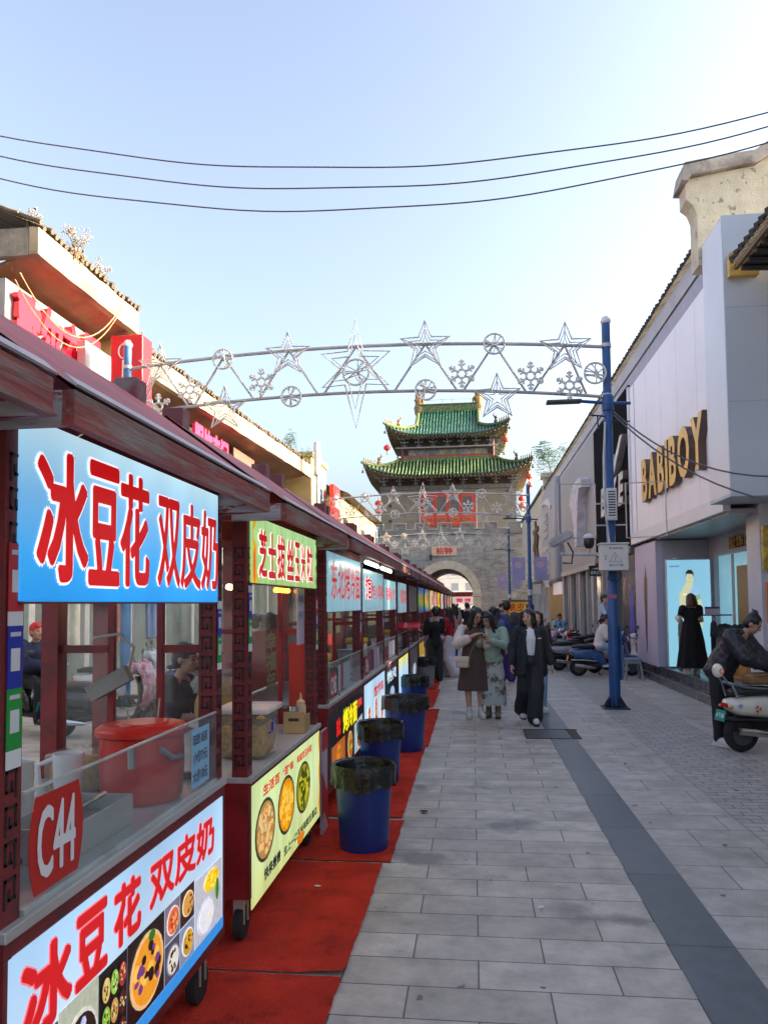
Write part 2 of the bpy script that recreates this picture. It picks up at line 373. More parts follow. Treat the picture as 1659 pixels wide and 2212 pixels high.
L_WHT = mat('lettering white glow', (.9, .93, .95), .4, var=0, emit=.75)
def flat(name, c, emit=0): return mat(name, lin(c)[:3], .45, var=0, emit=emit)

def fret(mb, x, w, z0, z1, face):
    """square-spiral border down a post; face 'x': street side (+x), spans y; face 'y': side towards -y, spans x"""
    u = w/4.6; t = u*.62; z = z0; k = 0
    def seg(a, b, c, d):
        if face == 'x': mb.bx(.0, .0016, a, c, b, d)
        else: mb.bx(a, c, -.0016, 0, b, d)
    while z+w*1.35 < z1:
        h = w*1.2; f = (lambda q: q) if k % 2 == 0 else (lambda q: w-q)
        def S(a, b, c, d): x_, y_ = sorted((f(a), f(c))); seg(x+x_, z+b, x+y_, z+d)
        S(.1*w, 0, .1*w+t, h); S(.1*w, h-t, .9*w, h); S(.9*w-t, h*.22, .9*w, h); S(.38*w, h*.22, .9*w, h*.22+t); S(.38*w, h*.22, .38*w+t, h*.62)
        z += h+w*.25; k += 1

def wheel(parent, loc, r=.085):
    b = MB(); b.lathe([(r*.55, -.022), (r*.95, -.022), (r, -.012), (r, .012), (r*.95, .022), (r*.55, .022)], n=22, rot=Matrix.Rotation(pi/2, 3, 'X') @ Matrix.Rotation(pi/2, 3, 'Y')); 
    o = b.build('caster', rubber, parent, True, loc=(loc[0], loc[1], r))
    b = MB(); b.lathe([(0, -.016), (r*.55, -.016), (r*.55, .016), (0, .016)], n=18, rot=Matrix.Rotation(pi/2, 3, 'X') @ Matrix.Rotation(pi/2, 3, 'Y'))
    b.build('hub', mat('grey hub', (.06, .06, .06), .5), o)
    b = MB(); b.bx(-.03, .03, -.035, -.028, 0, .16); b.bx(-.03, .03, .028, .035, 0, .16); b.bx(-.04, .04, -.04, .04, .15, .165); b.build('fork', steel, o)
    return o

def sticker_strip(parent, y, z, w, cols, face='x', x=.002, h=None):
    """payment stickers (their square codes are left off); cols: list of (colour, height)"""
    b = MB(); b2 = MB(); b3 = MB(); zz = z; mats = []
    for c, hh in cols:
        m = flat('sticker %s' % (c,), c)
        q = MB(); q.bx(x, x+.0025, y, y+w, zz-hh, zz); o = q.build('payment_sticker', m, parent)
        if hh > .09 and c[0]+c[1]+c[2] < 2.2:
            q = MB(); q.bx(x+.0026, x+.0036, y+w*.2, y+w*.8, zz-hh*.72, zz-hh*.72+w*.9); q.build('pale_field', flat('sticker field', (.78, .78, .80)), o)
            q = MB(); q.bx(x+.0026, x+.0034, y+w*.16, y+w*.84, zz-hh*.17, zz-hh*.10); q.build('printed_line', flat('sticker line', (.75, .72, .78)), o)
        zz -= hh
def stall(y0, y1, label, sign=None, panel=None, guard=True, extra=None, window=True, zc=.93, zs=(1.715, 2.19), back=None, front_x=0.0, sy=None, detail=True, lit=True, group='red street food stalls in the row'):
    Ls = y1-y0
    t = thing('food_stall', label, 'food stall', (-1.13+front_x, y0, 0), 0, group)
    dp = .82
    # counter cabinet
    b = MB(); b.bx(-dp, 0, 0, Ls, .24, zc-.03)
    b.build('counter_base', red_paint, t)
    b = MB(); b.bx(.002, .012, .0, Ls, zc-.07, zc-.032); b.bx(.002, .012, 0, .035, .24, zc-.072); b.bx(.002, .012, Ls-.035, Ls, .24, zc-.072); b.bx(.002, .012, .036, Ls-.036, .24, .275); b.build('front_frame', red_dark, t)
    b = MB(); b.rbox(-dp-.01, .022, -.005, Ls+.005, zc-.03, zc, .004); b.build('counter_top', steel, t)
    # posts
    for (px, py) in ((0, 0), (0, Ls), (-dp, 0), (-dp, Ls)):
        b = MB(); yy = py if py == 0 else py-.085; xx = px-.08 if px == 0 else px
        b.bx(xx+.001, xx+.079, yy, yy+.085, zc, 2.2); o = b.build('post', red_dark if px == 0 else red_paint, t)
        if px == 0 and detail:
            f = MB(); fret(f, yy+.012, .06, .0, 1.2, 'x'); q = f.build('fret_pattern', fret_m, o, loc=(-.0005, 0, zc+.04))
            f = MB(); fret(f, -.072, .06, .0, 1.2, 'y'); q = f.build('fret_pattern', fret_m, o, loc=(0, yy-.0002, zc+.04))
    # roof: gable sheets, weathered fascia, drip edge
    b = MB(); fx = .23
    zr, zf = 2.668, 2.205
    b.quad((fx, -.08, zf), (fx, Ls-.02, zf), (-.40, Ls-.02, zr), (-.40, -.08, zr)); b.quad((-.40, -.08, zr), (-.40, Ls-.02, zr), (-dp-.25, Ls-.02, 2.3), (-dp-.25, -.08, 2.3))
    b.quad((fx, -.08, zf-.012), (-.40, -.08, zr-.012), (-.40, Ls-.02, zr-.012), (fx, Ls-.02, zf-.012)); b.quad((-.40, -.08, zr-.012), (-dp-.25, -.08, 2.288), (-dp-.25, Ls-.02, 2.288), (-.40, Ls-.02, zr-.012))
    b.build('roof_sheet', roof_red, t, fix=False)
    b = MB(); b.bx(fx-.03, fx, -.1, Ls-.03, 2.118, 2.20); b.build('fascia', fascia_m, t)
    for ya in (-.1, Ls-.055): b = MB(); b.bx(-.05, fx-.031, ya, ya+.025, 2.118, 2.20); b.build('fascia_return', fascia_end, t)
    b = MB(); b.prism([(fx, 2.12), (-.40, zr-.02), (-dp-.2, 2.3), (-dp-.2, 2.22), (0, 2.11)], (0, Ls-.03, 0), (1, 0, 0), (0, 0, 1), (0, .02, 0)); b.build('gable_board', red_dark, t); b = MB(); b.prism([(0, 2.2), (-.40, zr-.04), (-dp-.2, 2.3), (-dp-.2, 2.16), (0, 2.12)], (0, -.07, 0), (1, 0, 0), (0, 0, 1), (0, .02, 0)); b.build('gable_board', red_dark, t)
    b = MB(); d = V((.63, 0, -.56)).normalized(); n_ = V((.56, 0, .63)).normalized()
    e = V((fx, 0, zf)); b.loft([[tuple(e+V((0, yy, 0))+q) for q in (n_*.004, n_*.010, -d*.045+n_*.010, -d*.045+n_*.004)] for yy in (-.1, Ls-.02)])
    b.build('drip_edge', trim_m, t)
    b = MB(); b.bx(-.03, 0, .09, Ls-.09, 2.13, 2.19); b.bx(-dp, -dp+.04, .09, Ls-.09, 2.1, 2.2); b.build('top_rail', red_dark, t)
    for yy in (.0, Ls-.15):
        b = MB(); b.rbox(-.455, -.345, yy, yy+.11, zr-.13, zr+.06, .006); b.build('ridge_box', mat('ridge box paint', (.14, .025, .03), .5, col2=(.2, .18, .18), thr=.6), t)
    # end window at the far end, back panels
    if window:
        b = MB()
        for xx in (-.50, -.27): b.bx(xx-.014, xx+.014, Ls-.06, Ls-.03, zc, 2.15)
        b.bx(-dp+.08, -.51, Ls-.06, Ls-.03, 1.49, 1.525); b.bx(-.26, -.08, Ls-.06, Ls-.03, 1.49, 1.525); b.bx(-dp+.08, -.08, Ls-.062, Ls-.028, zc+.001, zc+.03)
        o = b.build('end_window', red_paint, t); q = MB(); q.bx(-dp+.08, -.08, Ls-.047, Ls-.043, zc+.03, 2.15); q.build('pane', pale_glass, o)
    if back:
        b = MB(); b.bx(-dp+.02, -dp+.045, .09, Ls-.09, zc, back); b.build('back_panel', red_paint, t)
    # wheels
    for wx in (-.07, -dp+.1):
        for wy in (.12, Ls-.12): wheel(t, (wx, wy))
    # glass guard
    if guard:
        b = MB(); b.bx(-.004, .004, .09, Ls-.09, zc+.002, zc+.30); g = b.build('glass_guard', pale_glass, t)
        b = MB(); b.bx(-.008, .008, .09, Ls-.09, zc+.001, zc+.016); b.bx(-.005, .005, .09, Ls-.09, zc+.30, zc+.306); b.build('edge_strip', mat('clear edge', (.4, .45, .44), .3), g)
    # sign board
    if sign:
        sy0, sy1 = sy or (.05, Ls-.09); z0, z1 = zs
        b = MB(); b.rbox(-.03, .0, sy0, sy1, z0, z1, .006); 
        o = b.build('sign_board', sign['m'], t, loc=(.012, 0, 0))
        b = MB(); b.bx(-.031, .002, sy0, sy1, z0-.006, z0-.0005); b.build('bottom_rail', mat('sign rail', (.12, .02, .02), .4), o, loc=(0, 0, 0))
        for (s, a0, a1, c0, c1, r, kind) in sign['t']:
            W, H = sy1-sy0, z1-z0
            oo = V((.0, sy0+a0*W, z0+c0*H)); ww, hh = (a1-a0)*W, (c1-c0)*H
            if kind == 'bubble':
                q = MB(); bold_text(q, s, oo, (0, 1, 0), (0, 0, 1), ww, hh, r*1.75, .0015, 10); q.build('letter_glow', L_WHT, o, fix=False)
                q = MB(); bold_text(q, s, oo, (0, 1, 0), (0, 0, 1), ww, hh, r, .0045, 10); q.build('lettering', sign.get('c', L_RED), o, fix=False)
            else:
                q = MB(); bold_text(q, s, oo, (0, 1, 0), (0, 0, 1), ww, hh, r, .002, 6); q.build('lettering', sign.get('c', L_RED), o, fix=False)
        if 'f' in sign: sign['f'](o, sy0, sy1, z0, z1)
    if panel: panel(t, Ls)
    if extra: extra(t, Ls)
    return t
def decal(name, parent, poly, m, x=.003, lift=.0):
    q = MB(); q.prism(poly, (x+lift, 0, 0), (0, 1, 0), (0, 0, 1), (.001, 0, 0)); return q.build(name, m, parent)
def ring(cy, cz, ry, rz, n=22, a0=0): return [(cy+ry*cos(2*pi*i/n+a0), cz+rz*sin(2*pi*i/n+a0)) for i in range(n)]
def food(parent, cy, cz, ry, rz, base, bits, cols, seed, lift=0.0, plate=None, name='food_picture'):
    """a printed dish: a bowl outline, its fill and scattered pieces of it"""
    rnd = random.Random(seed)
    if plate: decal(name, parent, ring(cy, cz, ry*1.14, rz*1.12), plate, .003, lift)
    o = decal(name, parent, ring(cy, cz, ry, rz), base, .0045, lift)
    for ci, c in enumerate(cols):
        q = MB()
        for i in range(bits):
            r = sqrt(rnd.random())*.8; a = rnd.uniform(0, 2*pi); s = rnd.uniform(.10, .2)
            q.prism(ring(cy+ry*r*cos(a), cz+rz*r*sin(a), ry*s, rz*s*rnd.uniform(.6, 1.2), 7, rnd.random()), (.006+lift+ci*.0006+i*.00004, 0, 0), (0, 1, 0), (0, 0, 1), (.0004, 0, 0))
        q.build('food_pieces', c, o, fix=False)
E_PRINT = .55
def pr(c, e=None): return mat('print %.2f %.2f %.2f' % c, lin(c)[:3], .4, var=.12, scale=60, emit=E_PRINT if e is None else e)
blue_sign = {'m': grad_mat('blue lightbox', [(0, (.14, .60, .93)), (.25, (.22, .66, .95)), (.6, (.46, .72, .92)), (1, (.74, .89, .95))], 1.715, 2.19, .80),
             't': [('冰', .045, .30, .10, .84, .012, 'bubble'), ('豆', .31, .475, .11, .80, .012, 'bubble'), ('花', .485, .645, .12, .76, .010, 'bubble'), ('双皮奶', .69, .985, .13, .72, .0085, 'bubble')]}
blue_sign['t'] = [('冰', .045, .213, .13, .85, .0105, 'bubble'), ('豆', .225, .347, .12, .87, .010, 'bubble'), ('花', .36, .50, .12, .87, .0085, 'bubble'), ('双', .555, .69, .13, .80, .0065, 'bubble'), ('皮', .70, .84, .12, .81, .0065, 'bubble'), ('奶', .85, .985, .12, .80, .0065, 'bubble')]
blue_menu = grad_mat('pale blue menu lightbox', [(0, (.62, .78, .95)), (.5, (.78, .88, .97)), (1, (.66, .82, .96))], .27, .87, .72)
def dessert_panel(t, Ls):
    b = MB(); b.rbox(-.006, .0, .02, Ls-.03, .285, .855, .003); o = b.build('menu_panel', blue_menu, t, loc=(.014, 0, 0))
    y0, y1 = .02, Ls-.03; W = y1-y0
    for s, a0, a1, z0, z1, r in (('冰', .035, .18, .615, .815, .009), ('豆', .20, .31, .63, .82, .0085), ('花', .345, .46, .64, .815, .0075), ('双皮奶', .51, .92, .66, .81, .0055)):
        q = MB(); bold_text(q, s, (0, y0+a0*W, z0), (0, 1, 0), (0, 0, 1), a1*W-a0*W, z1-z0, r*1.5, .001, 9); q.build('letter_glow', mat('letter rim', (.85, .25, .3), .4, var=0, emit=.5), o, fix=False)
        q = MB(); bold_text(q, s, (0, y0+a0*W, z0), (0, 1, 0), (0, 0, 1), a1*W-a0*W, z1-z0, r, .003, 9); q.build('lettering', L_RED, o, fix=False)
    decal('blue_band', o, [(y0, .287), (y1, .287), (y1, .335), (y0, .335)], pr((.18, .60, .92), .5), .0008)
    def sq(a0, a1, z0, z1, c): return decal('picture_field', o, [(y0+a0*W, z0), (y0+a1*W, z0), (y0+a1*W, z1), (y0+a0*W, z1)], pr(c, .35), .0014)
    for a0, a1, z0, z1, c in ((.0, .14, .338, .60, (.36, .26, .3)), (.142, .28, .338, .615, (.80, .82, .72)), (.282, .40, .338, .61, (.10, .08, .08)), (.402, .588, .338, .612, (.11, .08, .07)), (.592, .68, .48, .612, (.55, .5, .55)), (.684, .775, .48, .612, (.25, .14, .09)), (.592, .68, .338, .474, (.35, .33, .4)), (.684, .775, .338, .474, (.6, .64, .72)), (.779, .985, .338, .60, (.86, .87, .9))): sq(a0, a1, z0, z1, c)
    Y = lambda a: y0+a*W
    food(o, Y(.07), .44, .07, .08, pr((.45, .22, .25)), 10, [pr((.8, .6, .5))], 2, .001, pr((.6, .55, .6)))
    food(o, Y(.215), .47, .085, .085, pr((.16, .09, .07)), 14, [pr((.75, .78, .92)), pr((.85, .55, .25))], 1, .001, pr((.85, .84, .8)))
    for i in range(9):
        cy, cz = Y(.308+.034*(i % 3)), .378+.085*(i//3)
        food(o, cy, cz, .024, .036, pr([(.25, .1, .08), (.75, .5, .2), (.4, .08, .1), (.5, .75, .2), (.8, .6, .3), (.3, .1, .1), (.85, .75, .4), (.55, .8, .3), (.7, .2, .2)][i]), 8, [pr((.85, .8, .6)), pr((.35, .2, .12))], 10+i, .001, pr((.13, .1, .1)))
    food(o, Y(.495), .475, .118, .108, pr((.95, .62, .15)), 9, [pr((.96, .78, .35)), pr((.12, .06, .04)), pr((.45, .25, .5))], 3, .001, pr((.93, .76, .55)))
    decal('garnish', o, ring(Y(.51), .578, .026, .018), pr((.15, .45, .15)), .0095)
    food(o, Y(.636), .545, .052, .046, pr((.85, .42, .22)), 12, [pr((.75, .2, .1)), pr((.9, .65, .4))], 4, .001, pr((.92, .9, .92)))
    food(o, Y(.73), .55, .052, .042, pr((.85, .62, .3)), 7, [pr((.5, .25, .1))], 5, .001, pr((.95, .88, .7)))
    food(o, Y(.636), .405, .052, .048, pr((.9, .88, .82)), 10, [pr((.15, .08, .06))], 6, .001, pr((.5, .5, .6)))
    food(o, Y(.73), .405, .052, .046, pr((.78, .6, .2)), 10, [pr((.2, .1, .06)), pr((.9, .7, .25))], 7, .001, pr((.95, .95, .96)))
    food(o, Y(.86), .42, .085, .062, pr((.93, .93, .95)), 1, [pr((.98, .85, .3))], 8, .001, pr((.8, .8, .86)))
    food(o, Y(.90), .545, .085, .042, pr((.97, .82, .15)), 9, [pr((.99, .9, .3)), pr((.93, .70, .08))], 9, .001)
    decal('garnish', o, ring(Y(.935), .49, .02, .045), pr((.25, .5, .15)), .0095)
def c44(t, Ls):
    b = MB(); pts = []
    for i in range(25):
        a = -1 + 2*i/24; pts.append((.20+.115+.03*(1-a*a)*0+.0, 0))
    hw, hh = .135, .125
    poly = [(-hw*.80-.2*hw*(1-k*k), hh*k) for k in [1-i/6 for i in range(13)]] + [(hw*.80+.2*hw*(1-k*k), hh*k) for k in [-1+i/6 for i in range(13)]]
    g = [o for o in t.children if o.name.startswith('glass_guard')][0]
    q = MB(); q.prism([(.245+p[0], 1.085+p[1]) for p in poly], (.0055, 0, 0), (0, 1, 0), (0, 0, 1), (.0012, 0, 0)); o = q.build('number_sticker', flat('number red', (.72, .12, .08)), g)
    q = MB(); bold_text(q, 'C44', (.0075, .148, .995), (0, 1, 0), (0, 0, 1), .185, .18, .004, .0006, 8); q.build('lettering', flat('number white', (.86, .86, .88)), o, fix=False)
    q = MB(); q.bx(.006, .0075, 1.235, 1.44, .965, 1.20); o = q.build('price_list', flat('price blue', (.52, .72, .84)), g)
    for s, z, hh_ in (('双皮奶 冰豆花', 1.135, .045), ('小份7元', 1.06, .05), ('大份10元', .985, .05)):
        q = MB(); put_text(q, s, (.0078, 1.25, z), (0, 1, 0), (0, 0, 1), .165, hh_, .02, (1, 0, 0), .0008); q.build('lettering', flat('price ink', (.33, .28, .36)), o, fix=False)
    sticker_strip(t, .012, 1.86, .062, [((.68, .18, .2), .17), ((.8, .8, .82), .035), ((.11, .18, .6), .155), ((.1, .55, .22), .15), ((.82, .84, .84), .045)])
    sticker_strip(t, Ls-.073, 1.72, .055, [((.82, .82, .84), .035), ((.14, .2, .62), .12), ((.1, .55, .22), .12), ((.82, .84, .84), .03)])
stall1 = stall(1.74, 3.37, 'red dessert stall with a blue lit sign and number C44 on its glass guard', blue_sign, dessert_panel, extra=c44)

def flames(o, sy0, sy1, z0, z1):
    yl = pr((.90, .70, .08), .6)
    n = 14; L_ = [(sy0+.002, z0)] + [(sy0+.07+.03*sin(i*1.1)-.045*(i/n), z0+(z1-z0)*i/n) for i in range(n+1)] + [(sy0+.002, z1)]
    decal('printed_border', o, L_, yl, .0008); decal('printed_border', o, ring(sy0+.03, z0+.09, .026, .09), pr((.93, .45, .05), .6), .0016)
    R_ = [(sy1-.002, z1)] + [(sy1-.02-.018*sin(i*1.7), z1-(z1-z0)*i/n) for i in range(n+1)] + [(sy1-.002, z0)]
    decal('printed_border', o, R_, pr((.25, .45, .1), .5), .0008)
green_sign = {'m': grad_mat('yellow green lightbox', [(0, (.66, .80, .48)), (.5, (.68, .88, .56)), (1, (.72, .90, .62))], 1.815, 2.17, .72, streak=14, var=.16),
              't': [(c, a, b_, .12, .80, r, 'bubble') for c, a, b_, r in (('芝', .07, .16, .0085), ('士', .185, .275, .009), ('拔', .305, .41, .007), ('丝', .445, .55, .007), ('玉', .575, .65, .0075), ('米', .68, .76, .006), ('粒', .79, .905, .0055))], 'f': flames}
green_menu = grad_mat('yellow green menu lightbox', [(0, (.80, .85, .55)), (.5, (.84, .92, .68)), (1, (.82, .90, .62))], .2, .8, .75, streak=8)
def corn_panel(t, Ls):
    b = MB(); b.rbox(-.006, .0, .03, Ls-.03, .18, .79, .003); o = b.build('menu_panel', green_menu, t, loc=(.014, 0, 0))
    W = Ls-.06; Y = lambda a: .03+a*W
    def tx(s, a0, a1, z0, z1, r, m=L_RED): q = MB(); bold_text(q, s, (0, Y(a0), z0), (0, 1, 0), (0, 0, 1), (a1-a0)*W, z1-z0, r, .002, 6); q.build('lettering', m, o, fix=False)
    tx('生活百', .12, .32, .69, .745, .003); tx('“百”味', .37, .52, .695, .745, .003); tx('味道百玉米粒', .58, .84, .70, .745, .0025)
    tx('快来尝尝', .13, .33, .245, .305, .004, flat('teal ink', (.05, .35, .32))); tx('生上一口玉米味就在里边', .38, .93, .235, .285, .003, flat('teal ink', (.05, .35, .32)))
    dk = pr((.28, .28, .2), .3)
    food(o, .27, .51, .175, .145, pr((.70, .55, .30)), 26, [pr((.86, .68, .35)), pr((.78, .50, .22)), pr((.92, .80, .55))], 21, .0005, dk)
    food(o, .735, .52, .18, .15, pr((.88, .58, .05)), 30, [pr((.96, .72, .08)), pr((.93, .62, .03)), pr((.98, .82, .3))], 22, .0005, dk)
    food(o, 1.19, .515, .18, .145, pr((.62, .60, .10)), 22, [pr((.85, .80, .15)), pr((.75, .75, .1)), pr((.25, .3, .08))], 23, .0005, dk)
    food(o, Y(.63), .22, .10, .035, pr((.85, .5, .1)), 12, [pr((.9, .6, .2))], 24, .0005)
    n = 12; decal('printed_border', o, [(Y(1)-.001, .78)]+[(Y(1)-.03-.015*sin(i*1.4), .78-.59*i/n) for i in range(n+1)]+[(Y(1)-.001, .185)], pr((.88, .60, .10), .5), .0012)
def corn_extra(t, Ls):
    sticker_strip(t, .012, 1.80, .06, [((.8, .8, .84), .035), ((.14, .2, .62), .13), ((.1, .55, .22), .13), ((.82, .84, .84), .04)])
    sticker_strip(t, Ls-.075, 1.74, .06, [((.75, .12, .15), .10), ((.14, .2, .62), .11), ((.1, .55, .22), .12), ((.82, .84, .84), .035)])
    q = MB(); q.bx(-.085, -.08, Ls-.30, Ls-.09, 1.42, 1.82); o = q.build('notice_sheet', flat('notice paper', (.75, .72, .80)), t)
    q = MB(); put_text(q, '营业执照', (-.078, Ls-.27, 1.72), (0, 1, 0), (0, 0, 1), .15, .05, .01, (1, 0, 0), .0); put_text(q, '经营许可', (-.078, Ls-.27, 1.60), (0, 1, 0), (0, 0, 1), .15, .05, .01, (1, 0, 0), .0); q.build('lettering', flat('notice ink', (.5, .45, .7)), o, fix=False)
    q = MB(); q.bx(-.79, -.77, .12, Ls-.09, .93, 1.45) if 0 else q.bx(-.32, -.30, Ls-.6, Ls-.09, .95, 1.5) if 0 else q.bx(-.2, -.08, Ls-.064, Ls-.02, .94, 1.42); q.build('side_board', red_bright, t)
    for yy, c in ((.25, (1, .85, .5)), (1.25, (1, .55, .12))):
        q = MB(); q.tube([(-.18, yy, 1.80), (-.18, yy+.35, 1.80)], .016, 10); q.build('lamp_tube', mat('warm lamp %.2f' % yy, lin(c)[:3], .4, var=0, emit=14.0), t)
stall2 = stall(3.76, 5.52, 'red sweetcorn stall with a yellow green lit sign and round corn pictures', green_sign, corn_panel, guard=False, extra=corn_extra, zc=.84, zs=(1.815, 2.165))

pale_box = lambda nm, s=.5: grad_mat(nm, [(0, (.62, .80, .88)), (.6, (.64, .85, .90)), (1, (.55, .78, .86))], 1.65, 2.15, s, streak=9, var=.1)
noodle_sign = {'m': pale_box('pale blue sign'), 't': [('东北烤冷面', .07, .96, .22, .86, .0045, 'plain')]}
black_menu = mat('black menu board', (.025, .022, .022), .3, var=.1)
def noodle_panel(t, Ls):
    b = MB(); b.rbox(-.006, .0, .03, Ls-.03, .27, .86, .003); o = b.build('menu_panel', black_menu, t, loc=(.014, 0, 0)); W = Ls-.06; Y = lambda a: .03+a*W
    def tx(s, a0, a1, z0, z1, r, m): q = MB(); bold_text(q, s, (0, Y(a0), z0), (0, 1, 0), (0, 0, 1), (a1-a0)*W, z1-z0, r, .002, 7); q.build('lettering', m, o, fix=False)
    tx('烤冷面', .36, .78, .60, .79, .009, pr((.93, .88, .08), .8)); tx('东北', .18, .28, .62, .76, .006, pr((.85, .12, .1), .8)); tx('招牌美味', .80, .96, .70, .78, .003, pr((.85, .3, .3), .6))
    for i, (a0, a1) in enumerate(((.06, .40), (.41, .68), (.69, .97))):
        decal('picture_field', o, [(Y(a0), .30), (Y(a1), .30), (Y(a1), .57+.02*i), (Y(a0), .57)], pr([(.75, .4, .12), (.25, .12, .06), (.75, .85, .86)][i], .5), .0012)
        food(o, Y((a0+a1)/2), .44, .11, .11, pr([(.9, .5, .1), (.8, .5, .15), (.3, .12, .08)][i]), 14, [pr((.95, .7, .2)), pr((.75, .18, .06)), pr((.3, .55, .1))][:3], 30+i, .001, pr((.9, .85, .7)) if i else None)
def guard_stuff(label, cols):
    def f(t, Ls):
        g = [o for o in t.children if o.name.startswith('glass_guard')][0]
        q = MB(); q.bx(.006, .0075, .14, .42, .955, 1.15); o = q.build('number_sticker', flat('number red 2', (.66, .16, .2)), g)
        if label: q = MB(); bold_text(q, label, (.0082, .16, .985), (0, 1, 0), (0, 0, 1), .23, .13, .007, .0004, 6); q.build('lettering', flat('number white', (.86, .86, .88)), o, fix=False)
        y = .5
        for c, wd in cols:
            q = MB(); q.bx(.006, .0075, y, y+wd, .97, 1.19); q.build('price_card', flat('card %s' % (c,), c), g); y += wd+.04
        sticker_strip(t, Ls-.07, 1.62, .055, [((.14, .2, .62), .1), ((.8, .8, .84), .1), ((.75, .3, .35), .09)])
    return f
red_banner = mat('red banner', (.55, .012, .01), .5, var=.08)
def noodle_extra(t, Ls):
    guard_stuff('C45', [((.62, .70, .72), .12), ((.72, .2, .22), .06), ((.6, .68, .72), .35)])(t, Ls)
    q = MB(); q.bx(-.80, -.785, .15, Ls-.15, .95, 1.47); o = q.build('back_banner', red_banner, t)
    q = MB()
    for i, s in enumerate('幸福年'): bold_text(q, s, (-.784, Ls-.75, 1.27-.19*i), (0, 1, 0), (0, 0, 1), .34, .17, .01, .001, 6)
    q.build('lettering', flat('banner gold', (.86, .72, .50)), o, fix=False)
stall3 = stall(5.83, 7.72, 'red noodle stall with a pale blue sign and a black picture menu', noodle_sign, noodle_panel, extra=noodle_extra, zc=.93, zs=(1.64, 2.12))
def framed(o, sy0, sy1, z0, z1):
    q = MB()
    for zz in (z0+.03, z1-.035): q.bx(.001, .002, sy0+.06, sy1-.06, zz, zz+.006)
    q.build('printed_border', pr((.75, .62, .4), .3), o)
chick_sign = {'m': pale_box('pale blue sign b'), 't': [('馆', .05, .33, .30, .84, .006, 'bubble'), ('炸小鸡柳', .36, .97, .30, .70, .0035, 'plain')], 'f': framed}
def chick_panel(t, Ls):
    b = MB(); b.rbox(-.006, .0, .03, Ls-.03, .27, .86, .003); o = b.build('menu_panel', grad_mat('pale menu lightbox', [(0, (.80, .90, .97)), (1, (.70, .85, .95))], .27, .86, .75), t, loc=(.014, 0, 0)); W = Ls-.06; Y = lambda a: .03+a*W
    q = MB(); bold_text(q, '馆炸鸡', (0, Y(.4), .65), (0, 1, 0), (0, 0, 1), .5*W, .12, .006, .002, 6); q.build('lettering', L_RED, o, fix=False)
    for i, a in enumerate((.18, .5, .8)):
        food(o, Y(a), .45+.03*(i % 2), .10, .15, pr((.75, .3, .12)), 14, [pr((.9, .45, .15)), pr((.6, .15, .08)), pr((.92, .85, .8))], 40+i, .0008, pr((.92, .82, .6)))
stall4 = stall(7.78, 9.66, 'red fried chicken stall with a pale blue framed sign and bright picture panel', chick_sign, chick_panel, extra=guard_stuff('C46', [((.68, .25, .3), .12), ((.2, .25, .5), .16), ((.72, .6, .66), .3), ((.8, .78, .8), .14)]), zs=(1.62, 2.07), back=1.45)
def plain_panel(t, Ls, m, s, tm, seed, z=(.28, .86)):
    b = MB(); b.rbox(-.006, .0, .03, Ls-.03, z[0], z[1], .003); o = b.build('menu_panel', m, t, loc=(.014, 0, 0)); W = Ls-.06
    if s: q = MB(); bold_text(q, s, (0, .03+.12*W, z[1]-.2), (0, 1, 0), (0, 0, 1), .76*W, .15, .005, .002, 5); q.build('lettering', tm, o, fix=False)
    food(o, .03+W*.5, .46, .2*W, .12, pr((.62, .8, .95)), 10, [pr((.9, .85, .5)), pr((.85, .5, .4))], seed, .0008)
tall_sign = {'m': pale_box('pale blue sign c'), 't': [('香酥小吃', .1, .92, .34, .74, .003, 'plain')]}
stall5 = stall(9.70, 11.25, 'red stall with a narrow pale sign next after the fried chicken stall', tall_sign, lambda t, Ls: plain_panel(t, Ls, black_menu, '特色小吃', pr((.8, .9, .95), .8), 51), extra=guard_stuff(None, [((.75, .78, .84), .4), ((.85, .85, .88), .3)]), zs=(1.62, 2.02), back=1.3)
stall6 = stall(11.45, 13.15, 'red stall with a narrow white sign in red letters and a yellow blue lit panel', {'m': pale_box('pale sign d', .45), 't': [('韩式年糕', .12, .9, .30, .80, .006, 'plain')]}, lambda t, Ls: plain_panel(t, Ls, grad_mat('yellow blue lightbox', [(0, (.65, .82, .95)), (.6, (.70, .86, .95)), (1, (.92, .88, .35))], .28, .86, .8), None, None, 52), zs=(1.56, 2.03), sy=(.3, 1.5), back=1.35)
grey_sign = {'m': mat('unlit grey sign', (.27, .27, .25), .5, var=.15), 't': []}
stall7 = stall(13.55, 15.45, 'red stall with a blank grey sign board and a grey picture panel', grey_sign, lambda t, Ls: plain_panel(t, Ls, mat('grey picture panel', (.22, .2, .2), .4, var=.3, scale=3), None, None, 53), zs=(1.55, 2.03), back=1.3)
def bright(c1, c2, nm): return {'m': grad_mat(nm, [(0, c1), (.45, c2), (1, c1)], 1.5, 2.05, .65, streak=6, var=.2), 't': []}
